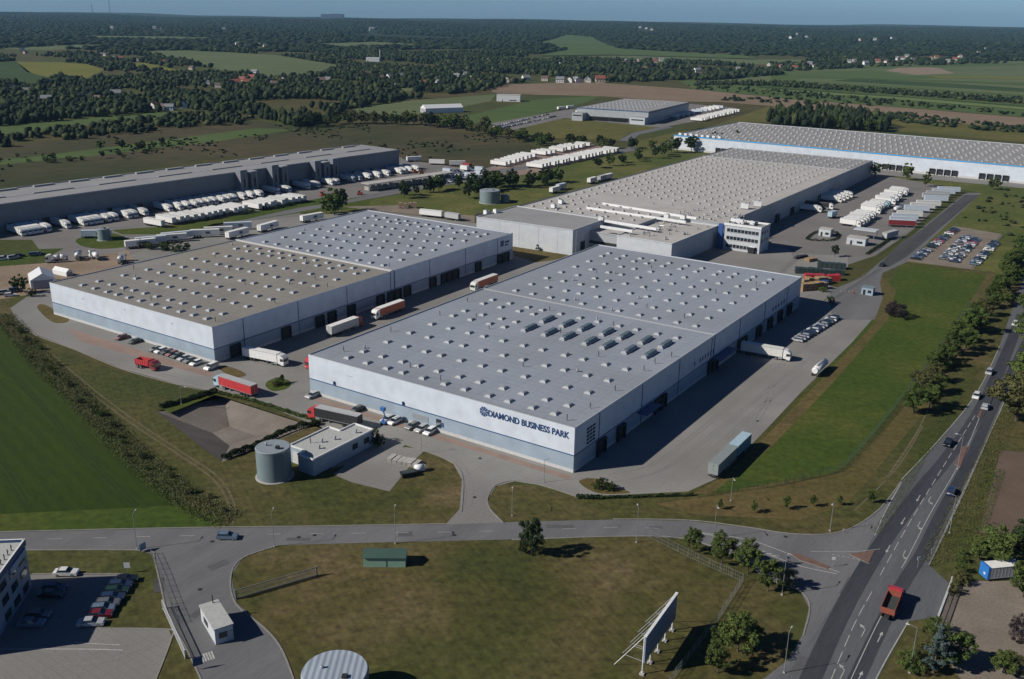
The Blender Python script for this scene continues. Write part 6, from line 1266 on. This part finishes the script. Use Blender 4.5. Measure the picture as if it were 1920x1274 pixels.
wood('wood', [(1440, 224), (1500, 214), (1620, 222), (1662, 234), (1664, 249), (1560, 243), (1440, 236)], 6.5, 3.6, 12, W_MAT, 1, 5, .95, 1500, 900)
wood('far_wood', [(-60, 10), (1980, 40), (1980, 112), (1700, 118), (1440, 130), (1300, 112), (960, 100), (640, 98), (250, 98), (200, 104), (-60, 120)], 24, 13, 8, W_MATF, 1, 6, -1.0, 9500, 5200, 2600, 420, False)
wood('hedgerow', [(1300, 156), (1440, 154), (1700, 172), (1980, 193), (1980, 200), (1700, 180), (1440, 162), (1300, 160)], 7, 3.2, 4.5, W_MAT, 1, 7, .75, 2400, 1500)
wood('hedgerow', [(1290, 160), (1440, 168), (1700, 192), (1980, 218), (1980, 224), (1700, 200), (1500, 184), (1290, 166)], 9, 2.8, 3.5, W_MAT, 1, 8, .4, 2400, 1500)
wood('hedgerow', [(1440, 112), (1980, 104), (1980, 116), (1660, 126), (1440, 136)], 12, 5.5, 7, W_MATF, 1, 9, -.4, 3600, 2600, 1800, 120)
wood('hedgerow', [(1660, 212), (1760, 220), (1860, 232), (1980, 240), (1980, 252), (1840, 246), (1700, 232), (1660, 222)], 7, 3, 3.5, W_MAT, 1, 12, -.2, 1800, 1200, 700, 35)
wood('hedgerow', [(1340, 182), (1520, 184), (1660, 192), (1640, 200), (1500, 196), (1340, 190)], 14, 4, 4, W_MATF, 1, 13, .5, 1800, 1200)
wood('moor_scrub', [(-60, 288), (60, 270), (200, 254), (340, 240), (480, 228), (700, 236), (900, 248), (960, 262), (900, 312), (760, 298), (700, 270), (400, 300), (0, 352), (-60, 360)], 7, 1.5, 1.2, W_MAT, 1, 14, .55, 1500, 900, 500, 30)
wood('moor_scrub', [(1860, 366), (1960, 370), (1960, 480), (1900, 470), (1880, 420), (1780, 415)], 7, 1.5, 1.3, W_MAT, 1, 15, .5, 800, 500, 300)
# houses among the woods
HW = [plain('house_white', (.70, .69, .66), .8), plain('house_cream', (.55, .50, .42), .8), plain('house_buff', (.48, .40, .32), .8)]
HR = [plain('roof_red_tile', (.22, .07, .05), .8), plain('roof_brown', (.13, .085, .07), .8), plain('roof_grey', (.20, .21, .22), .7)]
HM = {}
def house_meshes(i, j):
    if (i, j) in HM: return HM[(i, j)]
    w = MB(); w.box((0, 0, 0), (13, 10, 5.5), HW[i]); w.extr([(-5, 5.5), (5, 5.5), (0, 9.3)], -6.5, 6.5, HW[i])
    # gable faces run across x after a quarter turn
    n0 = 8
    w2 = MB(); w2.box((0, 0, 0), (13, 10, 5.5), HW[i]); gb = [(-6.5, -5, 5.5), (-6.5, 5, 5.5), (-6.5, 0, 9.2)]; w2.poly(gb[::-1], HW[i]); w2.poly([(6.5, y, z) for _, y, z in gb], HW[i])
    r = MB(); r.poly([(-7, -5.6, 5.3), (7, -5.6, 5.3), (7, 0, 9.5), (-7, 0, 9.5)], HR[j]); r.poly([(7, 5.6, 5.3), (-7, 5.6, 5.3), (-7, 0, 9.5), (7, 0, 9.5)], HR[j]); r.poly([(-7, -5.6, 5.0), (-7, 5.6, 5.0), (7, 5.6, 5.0), (7, -5.6, 5.0)], HR[j])
    g = MB()
    for k in (-4, 0, 4): g.box((k, -5.03, 1.5), (1.6, .1, 1.5), M_GLASS); g.box((k, 5.03, 1.5), (1.6, .1, 1.5), M_GLASS)
    c = MB(); c.box((3, 1.5, 7), (1, 1, 3.2), HR[1])
    HM[(i, j)] = (w2.mesh('wall'), r.mesh('roof'), g.mesh('window'), c.mesh('chimney')); return HM[(i, j)]
def house(px, py, label, i, j, s=1.0, group=None):
    s *= .68; p = PT(px, py); t = thing('house', label, 'house', p, rnd.uniform(-.6, .6) + rad(rnd.choice((0, 90))), group, (s, s, s)); w, r, g, c = house_meshes(i, j)
    part('wall', w, t); ro = part('roof', r, t); part('window', g, t); part('chimney', c, ro)
WN = ['white', 'cream', 'buff']; RN = ['red', 'brown', 'grey']
for g, L_ in HG.items():
    L_ = sorted(L_)
    for k, (x, y, i, j, s) in enumerate(L_): house(x, y, f'{WN[i]} house with {RN[j]} roof, {ordn(k)} from the left {g}', i, j, s, 'houses ' + g)
# ------------------------------------------------------------------ lamps, fences, signs, road markings
M_LGT = plain('lamp_head_grey', (.5, .5, .5), .5)
def lamp(px, py, h, ang, label):
    t = thing('street_lamp', label, 'street lamp', P(px, py), ang)
    m = MB(); m.bar((0, 0, 0), (0, 0, h), .075, M_LAMP, 7, r2=.045); m.build('pole', t)
    m = MB(); m.bar((0, 0, h), (1.3, 0, h + .25), .05, M_LAMP, 5); m.build('arm', t)
    m = MB(); m.box((1.55, 0, h + .15), (.65, .26, .12), M_LGT, taper=(.8, .7)); m.build('lamp_head', t)
    m = MB(); m.box((0, 0, 0), (.35, .35, .25), M_CONC); m.build('footing', t)
for (x, y, h, a, lab) in ((257, 1030, 8, 90, 'leftmost street lamp, beside the crossing of the office drive'), (514, 1026, 8, 90, 'street lamp where the left drive meets the side road'), (741, 1020, 8, 90, 'street lamp behind the green shed on the side road'), (1193, 1018, 8, 90, 'street lamp left of the kerb tree row'), (1466, 1116, 8, 60, 'street lamp at the pale bush by the junction'), (1338, 1010, 8, -90, 'street lamp on the far side above the second kerb tree'),
    (1705, 1262, 9, 150, 'street lamp at the bottom edge right of the main road'), (1556, 996, 7, -120, 'street lamp on the dry verge above the triangular island'), (1780, 1000, 9, 150, 'street lamp on the right verge above the tipper lorry'), (1795, 880, 9, 150, 'street lamp on the right verge by the hatched island'), (1470, 1262, 8, 60, 'street lamp near the bottom edge by the fence trees'),
    (1370, 940, 6, -90, 'short lamp at the near end of the long green fence'), (960, 968, 6, 90, 'short lamp on the grass right of the yard entrance'), (340, 758, 5, 0, 'short lamp beside the basin hedge'), (1020, 905, 6, 0, 'short lamp at the yard road curve'), (790, 850, 6, 180, 'short lamp on the grass by the paved pad')):
    lamp(x, y, h, rad(a), lab)
def fence(pix, h, step, label, mat, postm=None, name='mesh_fence', cat='fence', solid=False, gap=.05, seg_=1):
    pts = wpts(pix, 1) if seg_ == 1 else wpts(pix, seg_); t = thing(name, label, cat, pts[0]); o = pts[0]; pts = [p - o for p in pts]
    m = MB(); rs = resample(pts, step)
    if (rs[-1] - pts[-1]).length > .3: rs.append(pts[-1].copy())
    for a, b in zip(rs, rs[1:]):
        d = (b - a); L = d.length; c = (a + b) / 2; rz = math.atan2(d.y, d.x)
        if solid: m.box((c.x, c.y, gap), (L, .06, h - gap), mat, rz=rz)
        else:
            n = max(2, int(L / .5))
            for k in range(n): q = a.lerp(b, (k + .5) / n); m.box((q.x, q.y, gap), (.03, .02, h - gap), mat, rz=rz)
            for z in (.2, h * .5, h - .1): m.box((c.x, c.y, z), (L, .03, .035), mat, rz=rz)
    m.build('mesh_panel' if not solid else 'panel', t)
    pm = MB(); pm.box((0, 0, 0), (.07, .07, h + .1), postm or mat); me = pm.mesh('post')
    for p in rs[:100]: part('post', me, t, p)
    return t
FG = plain('fence_green', (.05, .10, .07), .6); FGR = plain('fence_grey', (.19, .20, .20), .6)
fence([(1308, 934), (1440, 915), (1560, 889), (1583, 877)], 1.9, 2.6, 'long green mesh fence along the near edge of the green strip', FG)
fence([(1583, 877), (1640, 812), (1700, 737), (1760, 655), (1818, 572)], 1.9, 3.0, 'straight green mesh fence running up beside the road bank', FG)
fence([(1215, 1008), (1260, 1030), (1320, 1060), (1393, 1092)], 1.9, 2.6, 'grey mesh fence slanting down towards the kerb trees', FGR)
fence([(1393, 1092), (1350, 1160), (1300, 1225), (1255, 1285)], 1.9, 2.6, 'grey mesh fence running behind the billboard to the bottom', FGR)
fence([(283, 1040), (300, 1080), (318, 1130), (335, 1170)], 1.6, 2.2, 'low grey fence beside the office lawn and drive', FGR)
fence([(1645, 505), (1560, 560)], 1.8, 3, 'grey fence between timber stacks and access road', FGR)
fence([(1460, 512), (1500, 478), (1560, 478)], 1.8, 3, 'grey fence of the crate yard behind the front warehouse', FGR)
fence([(1822, 504), (1881, 440)], 1.6, 3, 'green fence on the right side of the gravel car park', FG)
fence([(1640, 482), (1690, 448), (1715, 430)], 1.8, 3, 'dark fence between the works gate and access road', FGR)
# sliding gates
def gate(pix, h, label, mat):
    a, b = P(*pix[0]), P(*pix[1]); d = b - a; L = d.length; t = thing('sliding_gate', label, 'gate', a, math.atan2(d.y, d.x)); m = MB()
    for k in range(int(L / .3)): m.box((k * .3 + .15, 0, .2), (.05, .05, h - .2), mat)
    m.build('bars', t); m = MB(); m.box((L / 2, 0, .1), (L, .12, .16), mat); m.box((L / 2, 0, h), (L, .12, .12), mat); m.box((L / 2, 0, h * .55), (L, .08, .08), mat); m.build('gate_frame', t)
    m = MB(); m.box((0, 0, 0), (.25, .25, h + .2), mat); m.box((L, 0, 0), (.25, .25, h + .2), mat); m.build('gate_post', t)
M_GATE = plain('gate_white', (.55, .56, .56), .5)
gate(((443, 1124), (594, 1080)), 1.9, 'long grey sliding gate lying across the lawn right of the drive', FGR)
gate(((306, 1142), (348, 1236)), 1.7, 'white sliding gate along the office lawn edge', M_GATE)
gate(((1782, 1100), (1752, 1180)), 2.0, 'white sliding gate on the right side of the main road', M_GATE)
# sign posts
def sign(px, py, label, h=2.2, w=.7, col=None, ang=0, shape='box', name='road_sign'):
    t = thing(name, label, 'sign', P(px, py), rad(ang)); m = MB(); m.bar((0, 0, 0), (0, 0, h + w), .04, M_GALV); m.build('post', t); m = MB(); m.box((0, -.06, h), (w, .04, w), col or M_WHITE); m.build('sign_panel', t)
sign(1720, 1065, 'small white road sign where the gravel drive leaves the main road', 1.8, .8, M_WHITE, 20); sign(1581, 1000, 'white marker post sign on the outer curve of the side road', .6, .5, M_WHITE, 10); sign(1477, 1060, 'sign on the left end of the long brick island', 1.6, .7, W_BLUE, 0); sign(1561, 1063, 'sign at the right tip of the long brick island', 1.6, .7, M_WHITE, 0); sign(1746, 1040, 'marker sign on the right verge by the stop line', .9, .5, M_WHITE, 20)
sign(372, 1255, 'dark blue information board at the end of the white gate', .8, 1.6, M_SIGN, 30, name='information_board'); sign(240, 1075, 'small grey sign board at the head of the office car row', 1.2, 1.2, W_LGREY, 0, name='information_board'); sign(268, 1034, 'blue totem board at the corner of the office drive', .3, 1.6, W_BLUE, 60, name='information_board')
# barrier at the guard booth
t = thing('road_barrier', 'thin red and white barrier arm beside the guard booth', 'barrier', P(1600, 551), rad(0)); m = MB(); m.box((0, 0, 0), (.4, .4, 1.1), M_REDP); m.build('post', t); m = MB()
for k in range(8): m.box((-.4 - k * .8, 0, .95), (.8, .08, .1), M_REDP if k % 2 else M_WHITE)
m.build('arm', t)
# ---- markings
lvl = .06
mk = MB()
def line(pix, w=.16, n=3, dash=None, z=lvl):
    pts = wpts(pix, n)
    if not dash: strip(mk, pts, w, z, M_LINE); return
    rs = resample(pts, .5); on = int(dash[0] * 2); off = int(dash[1] * 2); k = 0
    while k < len(rs) - 1: strip(mk, rs[k:k + on + 1], w, z, M_LINE) if len(rs[k:k + on + 1]) > 1 else None; k += on + off
# wheel-worn lanes of the main road: strips of newer asphalt under the markings
wl = MB()
def lane(pix, w): strip(wl, wpts(pix, 4), w, .048, M_ASPH_W)
GB = [Gi(P(*p)) for p in ((1735, 950), (1620, 1160))]
lane([(1916, 590), (1876, 690), (1832, 780), (1772, 865), (1722, 925), (1640, 1040), (1572, 1160), (1515, 1285)], 3.4)
lane([(1925, 640), (1895, 700), (1853, 785), (1815, 870), (1762, 970), (1728, 1040), (1690, 1100), (1640, 1200), (1598, 1290)], 2.6)
tag(wl.build('worn_lane'), kind='structure')
line([(1925, 655), (1905, 703), (1864, 796), (1800, 935), (1744, 1056)], .18); line([(1703, 1166), (1660, 1240), (1634, 1290)], .18)
line([(1838, 780), (1800, 868), (1745, 962), (1705, 1040), (1690, 1066)], .14); line([(1672, 1120), (1640, 1180), (1588, 1290)], .14)
line([(1828, 780), (1778, 860), (1722, 952), (1683, 1020), (1650, 1080)], .14, dash=(4, 2)); line([(1635, 1110), (1600, 1175), (1552, 1290)], .14, dash=(4, 1.5))
line([(1690, 905), (1660, 960), (1640, 1005)], .16)
line([(1690, 900), (1760, 826), (1830, 740), (1874, 650)], .16)
line([(-80, 1016), (400, 1004), (860, 998), (1150, 990), (1290, 994)], .12, dash=(3, 6)); line([(1310, 1000), (1370, 1013), (1440, 1040), (1500, 1062), (1570, 1077)], .2)
line([(1310, 999), (1400, 1012), (1460, 1032), (1520, 1055), (1575, 1074)], .2)
for k in range(9): a = 1345 + k * 13; line([(a, 1008 + k * 4.3), (a + 12, 1009 + k * 4.3)], .25, 1)
line([(1520, 1035), (1600, 1035), (1650, 1030)], .12); line([(1560, 1040), (1600, 1048), (1640, 1060)], .14, dash=(.5, .5))
for k in range(5): line([(376 + k * 5, 1228 + k * -1.5), (382 + k * 5, 1242 - k * 1.5)], .3, 1)
line([(-20, 1218), (160, 1218), (230, 1220)], .25); line([(140, 1206), (225, 1210)], .2)
line([(720, 480), (724, 478)], .1, 1)
def arrow(px, py, turn, s=.78, flip=False):
    p = P(px, py); ang = A2 + (math.pi if flip else 0); c, sn = math.cos(ang), math.sin(ang)
    def q(x, y): return (p.x + (x * c - y * sn) * s, p.y + (x * sn + y * c) * s, lvl)
    def tri(*a):
        ar = sum(a[i][0] * a[(i + 1) % len(a)][1] - a[(i + 1) % len(a)][0] * a[i][1] for i in range(len(a))); a = a if ar > 0 else a[::-1]
        mk.poly([q(*v) for v in a], M_LINE)
    tri((-2.4, -.1), (.9, -.1), (.9, .1), (-2.4, .1))
    if turn == 0: tri((.9, -.42), (2.4, 0), (.9, .42))
    else: tri((.7, -.1 * turn), (1.0, -.1 * turn), (1.9, .75 * turn), (1.6, .85 * turn)); tri((1.25, 1.05 * turn), (2.1, .35 * turn), (2.5, 1.6 * turn))
arrow(1722, 985, 1, flip=True); arrow(1694, 1040, 1, flip=True); arrow(1742, 938, 1, flip=True); arrow(1620, 1185, 1); arrow(1581, 1262, 1); arrow(1650, 1195, 0); arrow(1612, 1270, 0); arrow(1665, 1030, 0, flip=True); arrow(1693, 978, 0, flip=True); arrow(1722, 935, 0, flip=True)
tag(mk.build('road_marking'), kind='structure')
# islands of red setts with kerbs
def island(pts, label):
    w = [P(*p) for p in pts]; m = MB(); m.prism([(p.x, p.y) for p in w] if area(w) > 0 else [(p.x, p.y) for p in w[::-1]], 0, .14, M_KERB, top=M_RSET); return tag(m.build('traffic_island'), kind='structure')
def area(w): return sum(a.x * b.y - b.x * a.y for a, b in zip(w, w[1:] + w[:1]))
M_RSET = noise_mat('red_setts', [(.3, (.13, .078, .065)), (.7, (.18, .115, .095))], .8, fine=4, fine_amt=.2)
island([(1480, 1038), (1500, 1040), (1556, 1064), (1550, 1068), (1500, 1052)], ''); island([(1592, 1040), (1640, 1033), (1628, 1058)], ''); island([(1790, 872), (1805, 838), (1815, 838), (1800, 878)], ''); island([(1832, 782), (1838, 770), (1842, 772), (1836, 786)], '')
# manhole covers, patches
pt = MB()
for (x, y) in ((560, 1008), (590, 1004), (852, 1004), (1473, 1007), (375, 1106), (398, 1016), (1150, 815), (1420, 790), (900, 860), (890, 933)):
    p = P(x, y); pt.cyl((p.x, p.y, .05), .45, .02, M_BLK, 10)
tag(pt.build('manhole_cover'), 'round iron covers let into the side road and drive', 'covers', kind='stuff')
# tram lines in the crop
tl2 = MB()
M_TRAM = noise_mat('tramline', [(.3, (.016, .034, .006)), (.7, (.024, .046, .008))], .3, fine=1.5, fine_amt=.3)
for pix in (((-20, 655), (60, 735), (150, 838), (260, 948)), ((-20, 660), (55, 740), (145, 842), (252, 950)), ((-30, 835), (20, 890), (60, 955)), ((-40, 840), (10, 893), (50, 958))): strip(tl2, wpts(pix, 4), .55, .02, M_TRAM)
tag(tl2.build('tramlines'), kind='structure')
# bridge posts, bins: small street furniture at the left gate
small(298, 1098, 'dark rectangular mat set into the drive by the low fence', 'mat', 'weigh_plate', lambda m: m.box((0, 0, .0), (1.8, 5.0, .08), M_ASPH_D), rad(20))
# haze
mn = bpy.data.materials.new('haze_air'); mn.use_nodes = True; nt = mn.node_tree; nt.nodes.remove(nt.nodes['Principled BSDF']); v = nt.nodes.new('ShaderNodeVolumePrincipled')
v.inputs['Color'].default_value = (.36, .68, 1.0, 1); v.inputs['Density'].default_value = HAZE; v.inputs['Anisotropy'].default_value = .0
nt.links.new(v.outputs[0], nt.nodes['Material Output'].inputs['Volume'])
hz = MB(); hz.box((0, 6400, -8), (18200, 13800, 208), mn); tag(hz.build('haze'), kind='stuff')

# worn tracks in the grass, tyre marks and repair patches on the paving
M_TRACK = noise_mat('worn_track', [(.3, (.10, .085, .045)), (.7, (.15, .125, .075))], .3, fine=1.2, fine_amt=.35)
tr = MB()
for pix, w_ in (([(60, 640), (150, 720), (240, 790), (330, 850), (400, 900), (430, 950), (425, 985)], .5), ([(66, 636), (156, 715), (246, 784), (338, 846), (410, 896), (440, 948), (436, 985)], .5), ([(1660, 900), (1720, 810), (1752, 740), (1790, 680), (1840, 600)], .5), ([(1600, 960), (1680, 880), (1730, 800)], .4)  ):
    strip(tr, wpts(pix, 6), w_, .038, M_TRACK)
tag(tr.build('track'), kind='structure')
M_TYREM = noise_mat('tyre_marked_paving', [(.3, (.185, .18, .172)), (.7, (.235, .23, .218))], .2, fine=3, fine_amt=.3)
M_PATCH = noise_mat('patched_asphalt', [(.3, (.085, .085, .09)), (.7, (.115, .115, .12))], .4, fine=3, fine_amt=.2)
ty = MB()
for pix in ([(1140, 890), (1220, 870), (1330, 790), (1420, 715), (1520, 640)], [(1150, 905), (1240, 880), (1350, 800), (1450, 720), (1560, 640)], [(1395, 690), (1440, 720), (1420, 780), (1350, 850)], [(870, 950), (872, 915), (850, 868), (760, 820)], [(540, 700), (600, 690), (640, 660), (720, 620)], [(520, 745), (580, 730), (620, 670)], [(200, 680), (330, 712), (430, 735), (520, 745)], [(180, 668), (320, 704), (440, 728)], [(1300, 880), (1380, 800), (1500, 700)], [(60, 1220), (150, 1225), (250, 1205)], [(100, 1250), (200, 1240), (280, 1210)]):
    w = wpts(pix, 8); strip(ty, w, .28, .044, M_TYREM)
    strip(ty, [p + Vector((1.6, .6, 0)) for p in w], .28, .0445, M_TYREM)
for x, y, a_, l_, w_ in ((560, 1012, 0, 5, 1.2), (760, 1002, .1, 3, 2), (1050, 988, 0, 6, 1.5), (410, 1060, .8, 4, 2), (1590, 1100, 1, 7, 1.6), (1500, 1250, 1, 6, 2), (1230, 990, .1, 3, 1.2), (370, 1150, 1.2, 3, 1.5)):
    p = P(x, y); ty.box((p.x, p.y, .040), (l_, w_, .006), M_PATCH, rz=a_)
tag(ty.build('tyre_marks'), kind='structure')
